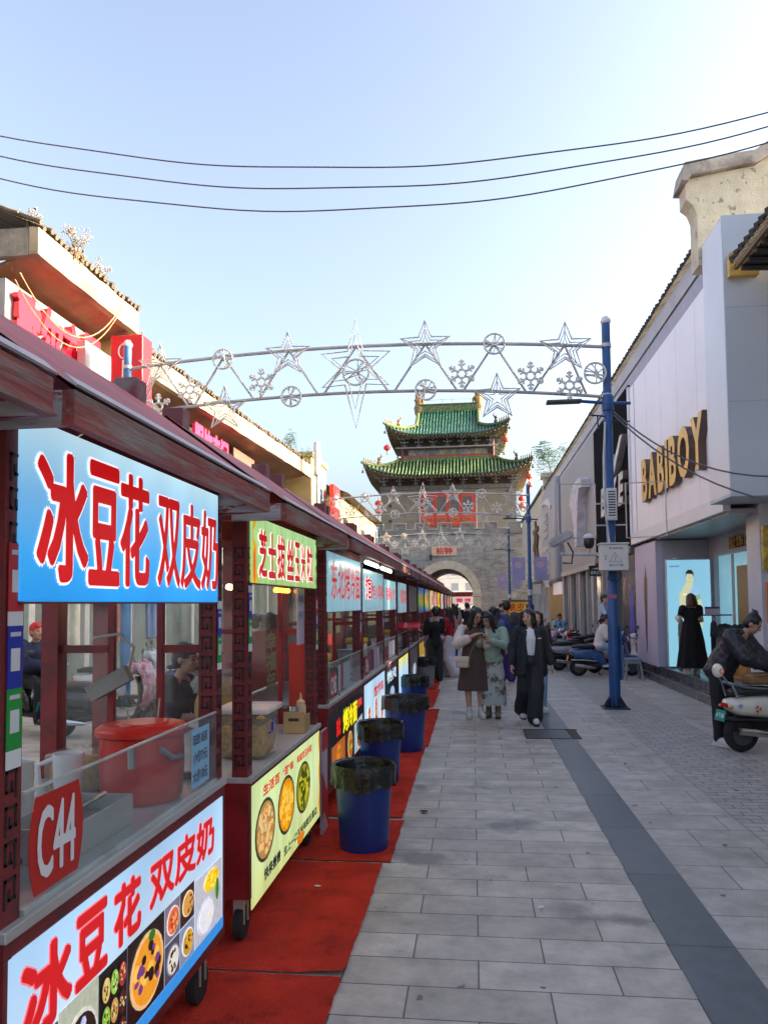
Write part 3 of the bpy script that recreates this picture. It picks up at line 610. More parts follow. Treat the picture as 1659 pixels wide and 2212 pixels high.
far_specs = [
 (15.9, 17.8, 'red stall with a green and blue sign where the man in black stands', bright((.15, .22, .55), (.35, .65, .2), 'green blue sign'), '玉米汁'),
 (18.1, 20.0, 'red stall with a blue and lime sign just past the man in black', bright((.2, .3, .7), (.75, .85, .2), 'lime sign'), '柠檬茶'),
 (20.3, 22.2, 'red stall with a yellow and white sign, ninth in the row', bright((.9, .75, .15), (.9, .88, .8), 'yellow white sign'), '炒酸奶'),
 (22.5, 24.4, 'red stall with a pink and white sign near the row of yellow signs', bright((.8, .35, .42), (.9, .85, .85), 'pink sign'), '臭豆腐'),
 (24.7, 26.6, 'red stall with a plain bright yellow sign', bright((.92, .80, .05), (.95, .85, .1), 'bright yellow sign'), '章鱼丸'),
 (27.5, 29.4, 'red stall with a white sign towards the end of the row', bright((.8, .82, .82), (.9, .9, .9), 'white sign'), '奶茶'),
 (31.0, 32.9, 'red stall with a dim grey sign, last but two before the gate', bright((.45, .47, .48), (.55, .56, .56), 'dim grey sign'), '凉皮'),
 (34.5, 36.4, 'red stall with a small white and red sign close to the arched gate', bright((.8, .3, .3), (.85, .8, .8), 'white red sign'), '肉夹馍'),
 (38.0, 39.9, 'red stall at the far end of the row before the arched gate', bright((.75, .7, .5), (.85, .8, .6), 'cream sign'), '烧烤')]
for i, (a, b_, lab, sg, s) in enumerate(far_specs):
    sg['t'] = [(s, .12, .88, .3, .75, .008, 'plain')]
    stall(a, b_, lab, sg, (lambda k: (lambda t, Ls: plain_panel(t, Ls, pr([(.75, .62, .25), (.2, .25, .6), (.8, .75, .6)][k % 3], .5), None, None, 60+k)))(i), zs=(1.5, 2.05), sy=(.3, 1.6), detail=False, guard=(i % 2 == 0), back=1.3)
stall(-.05, 1.58, 'red food stall of which only the weathered eave corner shows, before the dessert stall', None, None, guard=False)
# tube lamps under the eaves of the noodle and chicken stalls
for y0, y1, s in ((6.9, 7.75, 'the noodle stall'), (8.1, 9.0, 'the fried chicken stall')):
    t = thing('tube_lamp', 'lit white tube lamp under the eave of '+s, 'lamp', (-.96, y0, 2.08), 0, 'tube lamps under the stall eaves')
    b = MB(); b.tube([(0, 0, 0), (0, y1-y0, 0)], .016, 12); b.build('tube', mat('lit tube', (.95, 1, .85), .3, var=0, emit=8), t)
    b = MB(); b.bx(-.012, .012, -.02, y1-y0+.02, .018, .038); b.build('housing', white_pl, t)
# ---------------------------------------------------------------- shop building on the left
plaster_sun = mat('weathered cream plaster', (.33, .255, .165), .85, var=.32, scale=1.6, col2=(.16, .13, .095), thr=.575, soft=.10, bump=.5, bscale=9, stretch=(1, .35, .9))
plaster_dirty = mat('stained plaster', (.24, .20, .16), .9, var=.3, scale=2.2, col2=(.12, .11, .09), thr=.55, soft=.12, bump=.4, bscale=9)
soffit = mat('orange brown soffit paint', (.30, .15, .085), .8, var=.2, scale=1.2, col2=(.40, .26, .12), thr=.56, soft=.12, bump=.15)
yellow_wall = mat('yellow plaster', (.50, .36, .15), .85, var=.15, scale=1.5)
shop_wall = mat('shop front cladding', (.20, .19, .18), .6, var=.15, scale=.8)
tile_dark = mat('dark roof tile', (.035, .032, .032), .7, var=.4, scale=5)
tile_brown = mat('brown weathered roof tile', (.10, .075, .055), .85, var=.45, scale=6)
def tile_edge(mb, x, y0, y1, z, step=.2, r=.055, sx=1, ln=.7, rise=.42, seed=1):
    """round tile ends and the tile backs running up from an eave along Y"""
    rnd = random.Random(seed); y = y0
    while y < y1:
        j = rnd.uniform(-.018, .018)
        mb.tube([(x+sx*.02+j, y, z+j), (x-sx*ln, y, z+rise+j)], r, 7)
        y += step
    mb.quad((x, y0, z-.03), (x, y1, z-.03), (x-sx*ln, y1, z+rise-.03), (x-sx*ln, y0, z+rise-.03))
t = thing('shop_building', 'two storey shop building behind the stalls with sunlit cream eaves and red signs', 'building', (-7, 0, 0))
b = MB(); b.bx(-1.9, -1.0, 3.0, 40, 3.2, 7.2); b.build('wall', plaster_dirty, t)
b = MB(); b.bx(-9, -1.92, 3.0, 40, 0, 7.1); b.build('rear_wall', shop_wall, t)
# first (near) eave box: y 11.5 - 15.35, second: y 15.6 - 31.6, far block
def eave(y0, y1, zb, zt, x, depth, seed, slope=0):
    b = MB(); n = max(6, int((y1-y0)*3)); rnd = random.Random(seed)
    top = [zt+rnd.uniform(-.02, .02) for _ in range(n+1)]; bot = [zb+rnd.uniform(-.012, .012) for _ in range(n+1)]
    ys = [y0+(y1-y0)*i/n for i in range(n+1)]; X = lambda y: x+slope*(y-y0)
    b.loft([[(X(ys[i]), ys[i], bot[i]), (X(ys[i])+rnd.uniform(-.008, .008), ys[i], top[i]), (X(ys[i])-.16, ys[i], top[i]+.02), (X(ys[i])-.16, ys[i], bot[i])] for i in range(n+1)])
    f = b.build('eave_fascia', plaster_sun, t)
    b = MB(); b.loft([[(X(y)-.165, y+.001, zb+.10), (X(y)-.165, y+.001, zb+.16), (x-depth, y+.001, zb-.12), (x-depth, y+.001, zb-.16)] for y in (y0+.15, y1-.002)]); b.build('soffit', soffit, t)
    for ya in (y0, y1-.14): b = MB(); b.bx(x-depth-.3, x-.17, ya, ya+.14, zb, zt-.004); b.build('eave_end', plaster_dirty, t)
    b = MB(); y = y0; k = 0
    while y < y1:
        j = rnd.uniform(-.03, .03); xx = X(y)
        b.tube([(xx+.03+j, y, zt+.05+j*.8), (xx-1.5, y, zt+.7)], rnd.uniform(.045, .065), 7); y += .17
    b.quad((X(y0)+.0, y0, zt+.03), (X(y1), y1, zt+.03), (X(y1)-1.5, y1, zt+.66), (X(y0)-1.5, y0, zt+.66)); b.build('roof_tiles', tile_brown, t)
eave(11.55, 15.35, 7.50, 7.97, 0, 1.05, 3)
eave(15.75, 31.0, 6.98, 7.5, -.30, .75, 4, .046)
b = MB(); b.bx(-.9, -.25, 15.36, 15.62, 6.9, 7.9); b.build('eave_step', yellow_wall, t)
b = MB(); b.bx(-1.0, .38, 31.2, 34.4, 5.2, 7.9); b.bx(-1.0, .47, 31.1, 34.5, 7.9, 8.1); b.build('end_block', yellow_wall, t)
# horizontal metal ledge and dark sign band under the eaves
b = MB(); b.bx(-.999, -.9, 5, 40, 5.0, 6.95); b.build('sign_band', mat('dark sign band', (.055, .05, .05), .6, var=.2), t)
b = MB(); b.bx(-.89, -.80, 15.7, 17.6, 5.2, 6.6); b.bx(-.89, -.80, 20.9, 22.0, 5.2, 6.55); b.build('cream_board', mat('cream board', (.52, .45, .33), .6, var=.1), t)
# ground floor shop fronts seen through the stalls
b = MB()
for i, y in enumerate(range(3, 40, 2)):
    b.bx(-1.0, -.9, y-.1, y+.1, 0, 3.2)
b.bx(-1.02, -.88, 3, 40, 3.0, 3.6); b.build('shop_pillars', mat('pale shop pillar', (.48, .46, .40), .6, var=.1), t)
sg = glass_mat('shop glass', (.75, .8, .78), .25)
b = MB(); b.bx(-1.3, -1.28, 3, 40, .1, 3.0); b.build('shop_window', sg, t)
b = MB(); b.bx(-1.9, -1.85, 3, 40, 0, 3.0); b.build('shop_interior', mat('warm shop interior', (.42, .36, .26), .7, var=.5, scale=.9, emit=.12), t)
rnd = random.Random(5)
for i in range(8):
    b = MB(); y = 4+i*2.1; b.bx(-1.26, -1.22, y, y+.9, .9, 2.2); b.build('poster', mat('shop poster %d' % (i % 4), [(.10, .42, .2), (.6, .56, .45), (.5, .18, .15), (.16, .25, .45)][i % 4], .5, var=.25, scale=4), t)
b = MB(); bold_text(b, '9', (-1.2, 7.1, 1.2), (0, 1, 0), (0, 0, 1), .35, .55, .02); b.build('shop_lettering', flat('white lettering plain', (.8, .8, .8)), t, fix=False)
# channel-letter signs
def board_sign(name, label, x, y0, y1, z0, z1, text, back, front, thick=.10, r=.012, grp=None, split=1):
    t = thing(name, label, 'shop sign', (x, y0, z0), 0, grp)
    if back is not None: b = MB(); b.bx(-.14, -.03, -.12, y1-y0+.12, -.1, z1-z0+.12); b.build('back_board', back, t)
    W = (y1-y0)/len(text)
    for i, c in enumerate(text):
        q = MB(); put_text(q, c, (0, i*W+W*.04, 0), (0, 1, 0), (0, 0, 1), W*.92, z1-z0, 0.0, (1, 0, 0), .0, thick); bold_text(q, c, (0, i*W+W*.04, 0), (0, 1, 0), (0, 0, 1), W*.92, z1-z0, r*2, thick+.001, 8)
        q.build('channel_letter', front, t, fix=False)
    return t
red_lit = mat('red acrylic letter', (.70, .012, .03), .3, var=0, emit=.25, spec=.5)
pink_lit = mat('pinkish red acrylic letter', (.75, .03, .10), .3, var=0, emit=.35)
board_sign("shop_sign", "large red letter sign under the near left eave, half in sunlight", -7.72, 11.95, 14.9, 6.0, 7.15, '歌尔衣服', mat('grey sign back', (.27, .27, .28), .5, var=.08), red_lit, .12, .020)
board_sign('shop_sign', 'pinkish red letter sign under the long left eave, above the second stall', -7.55, 19.9, 22.8, 5.75, 6.7, '服饰专门', None, pink_lit, .1, .02)
t2 = thing('shop_sign', 'brown flat shop sign with small white letters, right of the pinkish red letters', 'shop sign', (-7.5, 23.5, 5.45))
b = MB(); b.bx(-.05, 0, 0, 2.3, 0, 1.3); b.build('back_board', mat('brown sign board', (.22, .085, .06), .5, var=.08), t2)
b = MB(); bold_text(b, '是三品', (.001, .35, .35), (0, 1, 0), (0, 0, 1), 1.1, .5, .015); b.build('lettering', flat('white lettering plain', (.8, .8, .8)), t2, fix=False)
t2 = thing('projecting_sign', 'red projecting sign box with a white outline figure beside the blue lamp post top', 'shop sign', (-6.75, 13.6, 5.4))
b = MB(); b.rbox(0, .63, 0, .45, 0, 1.45, .02); b.build('sign_box', mat('bright red sign', (.55, .01, .015), .35, var=.05), t2)
b = MB(); b.tube([(.27+.11*cos(a), -.01, 1.13+.14*sin(a)) for a in [2*pi*i/16 for i in range(16)]], .014, 6, closed=True); b.tube([(.25, -.01, .96), (.24, -.01, .6), (.06, -.01, .3)], .014, 6); b.tube([(.31, -.01, .96), (.34, -.01, .55), (.52, -.01, .3)], .014, 6); b.build('outline_figure', flat('white lettering plain', (.8, .8, .8)), t2)
b = MB(); b.rbox(-.56, -.38, -1.15, .75, .3, 1.5, .02); tag(b.build('sign_back_box', mat('pale sign box', (.34, .34, .34), .5), loc=(-6.95, 14.9, 5.35)), 'plain white light box between the red letters and the red projecting sign', 'shop sign')
# loose cables hanging under the near eave
def cable(name, label, pts, r, m, n=10, group=None):
    P = []
    for a, b_, s in pts:
        a, b_ = V(a), V(b_)
        for i in range(n+1):
            k = i/n; p = a.lerp(b_, k); p.z -= s*4*k*(1-k); P.append(p)
    b = MB(); b.tube(P, r, 6); return tag(b.build(name, m, smooth=True), label, 'cable', group)
tan_c = mat('tan cable', (.35, .2, .1), .6)
cable('cable', 'thin tan cable drooping under the near left eave to the first red letter', [((-6.9, 10.9, 6.9), (-6.85, 14.3, 7.75), .85)], .012, tan_c, 18)
cable('cable', 'second tan cable drooping just below the first under the near left eave', [((-6.92, 10.8, 6.75), (-6.87, 14.35, 7.72), .95)], .010, tan_c, 18)
# weeds on the roof edge
weed_m = mat('dry weed stems', (.16, .13, .06), .8, var=.3); weed_g = mat('weed leaves', (.08, .11, .03), .7, var=.4, scale=20); weed_f = mat('pale weed flowers', (.45, .33, .26), .8, var=.2)
def weed(label, loc, h, n, seed, leafy=False, cat='weed'):
    rnd = random.Random(seed); t = thing('roof_weed' if cat == 'weed' else 'young_tree', label, cat, loc)
    st, lf, fl = MB(), MB(), MB()
    for i in range(n):
        a = rnd.uniform(0, 2*pi); sp = rnd.uniform(.1, .5)*h; hh = h*rnd.uniform(.5, 1); p0 = V((rnd.uniform(-.08, .08), rnd.uniform(-.15, .15), 0)); p1 = p0+V((cos(a)*sp*.4, sin(a)*sp*.4, hh*.6)); p2 = p0+V((cos(a)*sp, sin(a)*sp, hh))
        st.tube([p0, p1, p2], [.008, .006, .003], 5)
        for j in range(9 if leafy else 5):
            k = rnd.uniform(.5 if leafy else .1, 1); q = p0.lerp(p2, k); s = h*(.10 if leafy else .05)
            d = V((rnd.uniform(-1, 1), rnd.uniform(-1, 1), rnd.uniform(-.2, .4))).normalized()
            if leafy:
                for m_ in range(7):       # compound leaf: pairs of leaflets along a drooping stalk
                    c = q+d*(s*.38*m_)-V((0, 0, .012*m_*m_*h)); e = d.cross(V((0, 0, 1))).normalized()
                    for sg_ in (-1, 1): lf.add([c, c+e*sg_*s*.45+d*s*.2, c+e*sg_*s*.75+d*s*.45-V((0, 0, s*.12)), c+e*sg_*s*.4+d*s*.4], [(0, 1, 2, 3)])
            else:
                e = d.cross(V((0, 0, 1))).normalized(); lf.add([q, q+d*s+e*s*.4, q+d*s*2, q+d*s-e*s*.4], [(0, 1, 2, 3)])
        if not leafy:
            for j in range(7):
                q = p2+V((rnd.uniform(-1, 1), rnd.uniform(-1, 1), rnd.uniform(-.6, .6)))*h*.13; st.tube([p2, q], .002, 4); fl.ell(q, (.016, .016, .013), n=5, m=3)
    st.build('stems', weed_m, t); lf.build('leaves', mat('tree of heaven leaves', (.07, .16, .035), .6, var=.35, scale=12) if leafy else weed_g, t, fix=False)
    if not leafy: fl.build('flowers', weed_f, t)
    return t
for k, (lab, loc, h, n) in enumerate([
    ('tuft of dry pale weeds at the near end of the left eave', (-7.25, 11.75, 8.0), .36, 9), ('tall bushy dry weed on the near left eave', (-7.05, 12.95, 8.0), .62, 18),
    ('second dry weed on the near left eave, further along', (-7.05, 13.9, 8.0), .45, 10), ('small dry weed on the left eave just above the red projecting sign', (-7.3, 16.1, 7.55), .3, 5),
    ('green tuft hanging at the foot of the tall bushy weed', (-6.98, 12.75, 7.9), .22, 8)]): weed(lab, loc, h, n, 20+k)
weed('small leafy tree sapling growing on the long left eave', (-6.75, 28.0, 7.5), .85, 6, 31, True, 'tree')
weed('lower leafy sapling on the left eave beside the yellow end block', (-6.7, 30.2, 7.5), .65, 6, 32, True, 'tree')
# farther left buildings
def plain_building(label, x0, x1, y0, y1, h, m, seed, side=1, floors=2, mw=None):
    t = thing('distant_building', label, 'building', ((x0+x1)/2, (y0+y1)/2, 0)); hx, hy = (x1-x0)/2, (y1-y0)/2
    b = MB(); b.bx(-hx, hx, -hy, hy, 0, h); b.build('wall', m, t)
    b = MB(); b.prism([(-hx-.5, h), (hx+.5, h), (0, h+1.6)], (0, -hy-.2, 0), (1, 0, 0), (0, 0, 1), (0, 2*hy+.4, 0)); b.build('roof', tile_dark, t)
    for f in range(floors):
        for k in range(int(2*hy//3)):
            b = MB(); y = -hy+1.2+k*3; xx = hx if side > 0 else -hx
            b.bx(xx-.03*side, xx+.03*side, y, y+1.3, 1.2+f*3.2, 2.8+f*3.2); o = b.build('window', mat('dark window', (.05, .06, .07), .2), t)
    return t
plain_building('yellow plastered building beyond the left eave, near the gate tower', -13, -6.3, 36, 50, 7.0, yellow_wall, 1)
t2 = thing('shop_sign', 'small red hanging sign with white letters on the far left building', 'shop sign', (-6.2, 33.6, 5.2))
b = MB(); b.rbox(-.1, .1, 0, 1.6, 0, 1.9, .02); b.build('sign_box', mat('bright red sign', (.55, .01, .015), .35, var=.05), t2)
b = MB(); bold_text(b, '衣家', (.101, .2, .9), (0, 1, 0), (0, 0, 1), 1.2, .6, .02); b.build('lettering', flat('white lettering plain', (.8, .8, .8)), t2, fix=False)
cyl = thing('antenna', 'white cylinder antenna on a short pole beside the left eave end', 'antenna', (-6.05, 29.6, 0))
b = MB(); b.tube([(0, 0, 4.5), (0, 0, 6.8)], .05, 8); b.build('pole', mat('grey pole', (.35, .36, .37), .4, metal=.5), cyl); b = MB(); b.lathe([(.12, 6.8), (.14, 6.85), (.14, 8.1), (.12, 8.15)], n=14); b.build('radome', white_pl, cyl)
# ---------------------------------------------------------------- light arches, lamp posts, wires
galv = mat('galvanised tube', (.46, .44, .44), .42, metal=.35, var=.15, scale=4)
rope_light = mat('unlit rope light', (.62, .60, .56), .4, var=.1)
blue_pole = mat('blue pole paint', (.014, .075, .24), .38, var=.18, scale=3, col2=(.012, .055, .16), thr=.6)
blue_pale = mat('faded blue pole paint', (.04, .16, .34), .45, var=.2, scale=3)
def star_pts(R, r, n=5, a0=pi/2, sy=1): return [((R if i % 2 == 0 else r)*cos(a0+pi*i/n), 0, (R if i % 2 == 0 else r)*sin(a0+pi*i/n)*sy) for i in range(2*n)]
def deco_star(mb, x, z, R):
    o = V((x, -.06, z))
    for k, y in ((1, -.05), (.72, 0), (.42, 0)): mb.tube([o+V(p)+V((0, y, 0)) for p in star_pts(R*k, R*.42*k)], .018 if k > .9 else .013, 5, closed=True)
    for p in star_pts(R, R*.42)[::2]: mb.tube([o+V(p)+V((0, -.05, 0)), o+V(p)*.42], .009, 4)
def deco_flake(mb, x, z, R):
    o = V((x, -.06, z))
    for i in range(6):
        a = pi/6+i*pi/3; d = V((cos(a), 0, sin(a))); e = V((-sin(a), 0, cos(a)))
        mb.tube([o+d*R*.22, o+d*R], .021, 6)
        for k, l in ((.55, .30), (.8, .2)):
            for s in (-1, 1): mb.tube([o+d*R*k, o+d*R*(k+l*.55)+e*s*R*l*.8], .017, 5)
        d2 = V((cos(a+pi/3), 0, sin(a+pi/3))); mb.tube([o+d*R*.36, o+d2*R*.36], .017, 5)
def deco_ball(mb, x, z, R, seed):
    o = V((x, -.06, z)); rnd = random.Random(seed)
    mb.tube([o+V((R*cos(a), 0, R*sin(a))) for a in [2*pi*i/20 for i in range(20)]], .018, 6, closed=True)
    for i in range(9):
        a, b = rnd.uniform(0, 2*pi), rnd.uniform(1.6, 3.6); mb.tube([o+V((R*cos(a), 0, R*sin(a))), o+V((R*.25*rnd.uniform(-1, 1), -.08*rnd.uniform(-1, 1), R*.25*rnd.uniform(-1, 1))), o+V((R*cos(a+b), 0, R*sin(a+b)))], .010, 4)
XL, XR = -5.94, 2.16
def make_arch(y, label):
    t = thing('light_arch', label, 'light arch', (0, y, 0), 0, 'light arches across the street')
    zt = lambda x: 6.06-.205*((x-(XL+XR)/2)/((XR-XL)/2))**2
    zb = lambda x: 5.27-.24*((x-(XL+XR)/2)/((XR-XL)/2))**2
    N = 24; xs = [XL+(XR-XL)*i/N for i in range(N+1)]
    b = MB(); b.tube([(x, 0, zt(x)) for x in xs], .030, 8); b.build('upper_chord', galv, t, True)
    b = MB(); b.tube([(x, 0, zb(x)) for x in xs], .028, 8); b.build('lower_chord', galv, t, True)
    tops = [-5.35, -4.2, -3.05, -1.89, -.72, .42, 1.56]; bots = [-5.75, -4.78, -3.62, -2.5, -1.3, -.15, .98, 1.95]
    b = MB()
    for i, x in enumerate(tops):
        for q in (bots[i]+.05, bots[i+1]-.05): b.tube([(x, -.0, zt(x)), (q, 0, zb(q))], .020, 6)
    b.build('lattice', galv, t, True)
    D = lambda f, nm: (lambda mb: (f(mb), mb.build(nm, rope_light, t)))(MB())
    for x, z, R in ((-5.3, zt(-5.3)-.08, .40), (-3.05, zt(-3.05)-.1, .40), (-.72, zt(-.72)-.06, .43), (1.56, zt(1.56)-.08, .43), (-4.15, zb(-4.15)-.14, .40), (.45, zb(.45)-.12, .40)): D(lambda m: deco_star(m, x, z, R), 'star_ornament')
    for x, z in ((-4.78, zb(-4.78)+.28), (-3.52, zb(-3.52)+.27), (-.12, zb(-.12)+.27), (1.0, zb(1.0)+.26), (-5.35, zb(-5.35)+.05), (1.62, zb(1.6)+.13)): D(lambda m: deco_flake(m, x, z, .235), 'snowflake_ornament')
    for k, (x, z) in enumerate(((-4.2, zt(-4.2)-.06), (.42, zt(.42)-.02), (-3.0, zb(-3.0)-.02), (-.72, zb(-.72)+.0), (2.03, zb(2.0)+.36), (-5.78, zb(-5.8)+.25))): D(lambda m: deco_ball(m, x, z, .17, k), 'ball_ornament')
    # big centre star with its long tail and wire ball
    b = MB(); o = V((-1.89, -.1, 5.62))
    for k in (1, .68):
        P = [(0, .86), (.13, .33), (.58, .30), (.26, .03), (.56, -.27), (.18, -.24), (.0, -.98), (-.18, -.24), (-.56, -.27), (-.26, .03), (-.58, .30), (-.13, .33)]
        b.tube([o+V((p[0]*k, -.04 if k < 1 else 0, p[1]*k)) for p in P], .017, 5, closed=True)
    deco_ball(b, -1.89, 5.6, .22, 77); b.build('centre_star', rope_light, t)
    return t
def lamp_post(x, y, label, side=-1, lamp=True, paint=None, extra=None, h=6.3):
    t = thing('lamp_post', label, 'lamp post', (x, y, 0), 0, 'blue posts carrying the light arches')
    p = paint or blue_pole
    b = MB(); b.lathe([(.088, .04), (.088, 2.6), (.072, 2.62), (.068, h-.05)], n=14); b.build('pole', p, t, True)
    b = MB(); b.lathe([(.068, h-.05), (.085, h-.03), (.085, h), (.05, h+.06), (0, h+.07)], n=14); b.build('pole_cap', white_pl, t, True)
    b = MB(); b.rbox(-.2, .2, -.2, .2, .005, .025, .004)
    for i in range(8):
        a = pi/8+i*pi/4; d = V((cos(a), sin(a), 0)); e = V((-sin(a), cos(a), 0))*.006
        b.add([d*.085+V((0, 0, .025))-e, d*.19+V((0, 0, .025))-e, d*.085+V((0, 0, .2))-e, d*.085+V((0, 0, .025))+e, d*.19+V((0, 0, .025))+e, d*.085+V((0, 0, .2))+e], [(0, 2, 1), (3, 4, 5), (0, 1, 4, 3), (1, 2, 5, 4), (2, 0, 3, 5)])
    b.build('base_plate', mat('dark base plate', (.02, .03, .05), .6, var=.3), t)
    if lamp:
        b = MB(); b.tube([(0, 0, 4.93), (side*.45, 0, 4.98)], .028, 8); b.tube([(0, 0, 4.93), (-side*.36, -.02, 4.91)], .026, 8); b.lathe([(.09, 4.8), (.1, 4.84), (.1, 5.02), (.085, 5.06)], n=14); b.build('lamp_arm', p, t, True)
        b = MB(); b.rbox(min(side*.42, side*.98), max(side*.42, side*.98), -.10, .10, 4.955, 5.0, .015, 2); b.build('lamp_head', mat('dark grey lamp head', (.07, .07, .085), .45), t)
    for z in (5.88, 5.05): b = MB(); b.lathe([(.074, z-.03), (.082, z-.03), (.082, z+.03), (.074, z+.03)], n=14, cap=False); b.build('clamp', galv, t)
    if extra: extra(t)
    return t
def street_kit(t):
    b = MB(); b.tube([(-.06, -.08, 4.6), (-.10, -.09, 4.0), (-.11, -.1, 3.3), (-.04, -.1, 2.6), (.0, -.1, 2.5)], .018, 6); b.build('conduit', mat('pale conduit', (.5, .5, .52), .5), t, True)
    b = MB(); b.rbox(-.075, .085, -.14, -.085, 3.0, 3.52, .012); o = b.build('vented_box', mat('pale grey casing', (.55, .55, .56), .5), t)
    b = MB()
    for i in range(10): b.bx(-.05, .06, -.1425, -.1402, 3.07+i*.042, 3.09+i*.042)
    b.build('vent_slots', dark_iron, o)
    b = MB(); b.rbox(-.22, .20, -.34, -.09, 2.19, 2.60, .01); b.rbox(-.235, .215, -.36, -.08, 2.60, 2.625, .008); o = b.build('junction_box', mat('cream steel box', (.66, .63, .60), .45, var=.06), t)
    q = MB(); P = [V((-.06+.115*cos(a), -.3405, 2.375+.095*sin(a))) for a in (pi/2, pi/2+2.094, pi/2+4.189)]; P = [V((p.x+.06, p.y, p.z)) for p in P]; q.tube(P, .005, 4, closed=True)
    put_text(q, '有电危险', (-.10, -.3405, 2.52), (1, 0, 0), (0, 0, 1), .22, .035, .01); put_text(q, '禁止攀登', (-.10, -.3405, 2.255), (1, 0, 0), (0, 0, 1), .22, .035, .01); q.tube([(0, -.341, 2.43), (.012, -.341, 2.385), (-.008, -.341, 2.38), (0, -.341, 2.345)], .004, 4)
    q.build('warning_mark', flat('warning blue', (.35, .38, .62)), o, fix=False)
    q = MB(); q.lathe([(0, 0), (.011, 0), (.011, .006), (0, .006)], (-.15, -.344, 2.41), 8, Matrix.Rotation(pi/2, 3, 'X')); q.lathe([(0, 0), (.011, 0), (.011, .006), (0, .006)], (-.15, -.344, 2.37), 8, Matrix.Rotation(pi/2, 3, 'X')); q.build('lock', dark_iron, o)
    b = MB(); b.tube([(-.09, 0, 2.46), (-.80, -.02, 2.48)], .028, 8); o = b.build('camera_arm', mat('pale grey casing', (.55, .55, .56), .5), t, True)
    # security cameras hang on the post's arm
    R = Matrix.Rotation(radians(-28), 3, 'Y'); q = MB(); bm = bmesh.new(); bmesh.ops.create_cube(bm, size=1)
    for p in bm.verts: p.co = V((p.co.x*.40, p.co.y*.17, p.co.z*.15))
    bmesh.ops.bevel(bm, geom=bm.edges[:], offset=.03, segments=3, affect='EDGES'); q.bm(bm, Matrix.Translation((-.80, -.06, 2.72)) @ R.to_4x4()); q.tube([(-.78, -.04, 2.64), (-.75, -.02, 2.5)], .025, 8); q.build('box_camera', mat('grey camera casing', (.36, .34, .36), .4), t, True)
    q = MB(); q.lathe([(.0, 2.55), (.05, 2.56), (.085, 2.62), (.085, 2.72), (.06, 2.75), (.0, 2.75)], (-.36, -.08, 0), 16); q.build('dome_camera', mat('black camera dome', (.012, .012, .014), .2), t, True)
    q = MB(); q.lathe([(.088, 2.72), (.092, 2.75), (.06, 2.79), (0, 2.8)], (-.36, -.08, 0), 16); q.tube([(-.36, -.06, 2.56), (-.36, -.02, 2.48)], .022, 8); q.build('dome_cap', white_pl, t, True)
    q = MB(); q.tube([(-.70, -.1, 2.66), (-.62, -.12, 2.5), (-.64, -.1, 2.32), (-.78, -.08, 2.33)], .014, 6); q.tube([(-.05, -.15, 2.2), (-.1, -.18, 2.06), (.03, -.2, 2.0), (.12, -.17, 2.1), (.08, -.14, 2.2)], .010, 6); q.build('loose_cable', mat('black cable', (.012, .012, .012), .5), t, True)
    for s in (-1, 1):
        x0, x1 = (.24, .86) if s > 0 else (-.24, -.83)
        q = MB(); q.tube([(x0, -.04, 2.72), (x0, -.04, 3.60), (x1, -.04, 3.62), (x1, -.04, 2.74)], .014, 6, closed=True); q.tube([(s*.07, -.03, 3.28), (x0, -.04, 3.28)], .014, 6); q.tube([(s*.07, -.03, 2.93), (x0, -.04, 2.93)], .014, 6); q.build('banner_frame', galv, t)
    q = MB(); q.tube([(-.30, -.1, 4.72), (-.06, -.06, 4.7)], .014, 6); q.tube([(-.18, -.08, 4.72), (-.17, -.08, 4.5), (-.06, -.07, 4.5)], .014, 6); q.tube([(.05, -.05, 4.62), (.33, -.08, 4.6)], .014, 6); q.build('bracket', p_dark, t)
    q = MB(); q.bx(-.07, .05, -.095, -.0885, 1.75, 1.81) ; q.build('pink_sticker', flat('pink sticker', (.75, .35, .5)), t)
    q = MB(); q.rbox(.087, .12, -.05, .05, .45, 1.3, .004); q.build('side_channel', blue_pole, t)
p_dark = mat('dark blue paint', (.012, .03, .09), .5)
def banners(t):
    for s in (-1, 1):
        x0, x1 = (s*.17, s*.68); x0, x1 = sorted((x0, x1))
        q = MB(); n = 6
        q.rbox(x0, x1, -.03, -.015, 2.55, 3.45, .004); o = q.build('banner', mat('lilac banner cloth', (.40, .34, .56), .7, var=.12, scale=2, col2=(.30, .34, .62), thr=.5, soft=.15), t)
        q = MB(); q.tube([(s*.07, -.02, 3.28), (s*.7, -.02, 3.28)], .012, 6); q.tube([(s*.07, -.02, 2.75), (s*.7, -.02, 2.75)], .012, 6); q.build('banner_rod', galv, t)
        q = MB(); q.prism(ring((x0+x1)/2, 3.15, .16, .13, 16), (0, -.032, 0), (1, 0, 0), (0, 0, 1), (0, .001, 0)); q.build('printed_shape', flat('banner print', (.80, .66, .76)), o)
    q = MB(); q.lathe([(.09, 1.98), (.0905, 1.98), (.0905, 2.2), (.09, 2.2)], n=14, cap=False); q.build('white_band', flat('white band', (.8, .8, .8)), t)
    q = MB(); q.rbox(.1, .4, -.16, -.05, 2.0, 2.4, .01); q.build('junction_box', mat('cream steel box', (.66, .63, .60), .45, var=.06), t)
arch_labels = ['nearest steel light arch, high over the street with stars, snowflakes and wire balls', 'second light arch, spanning before the tower windows', 'third light arch, crossing before the stone plaque of the gate']
for i, y in enumerate((12.6, 30.0, 47.5)):
    make_arch(y, arch_labels[i])
lamp_post(2.23, 12.63, 'nearest blue lamp post on the right pavement, with cameras and a cream junction box', -1, True, None, street_kit)
lamp_post(XL, 12.6, 'faded blue post holding the left end of the nearest arch, rising behind the stall roofs', 1, False, blue_pale)
lamp_post(2.2, 30.0, 'second blue lamp post on the right with two lilac banners', -1, True, None, banners)
lamp_post(XL, 30.0, 'blue post holding the left end of the second arch', 1, False, blue_pale)
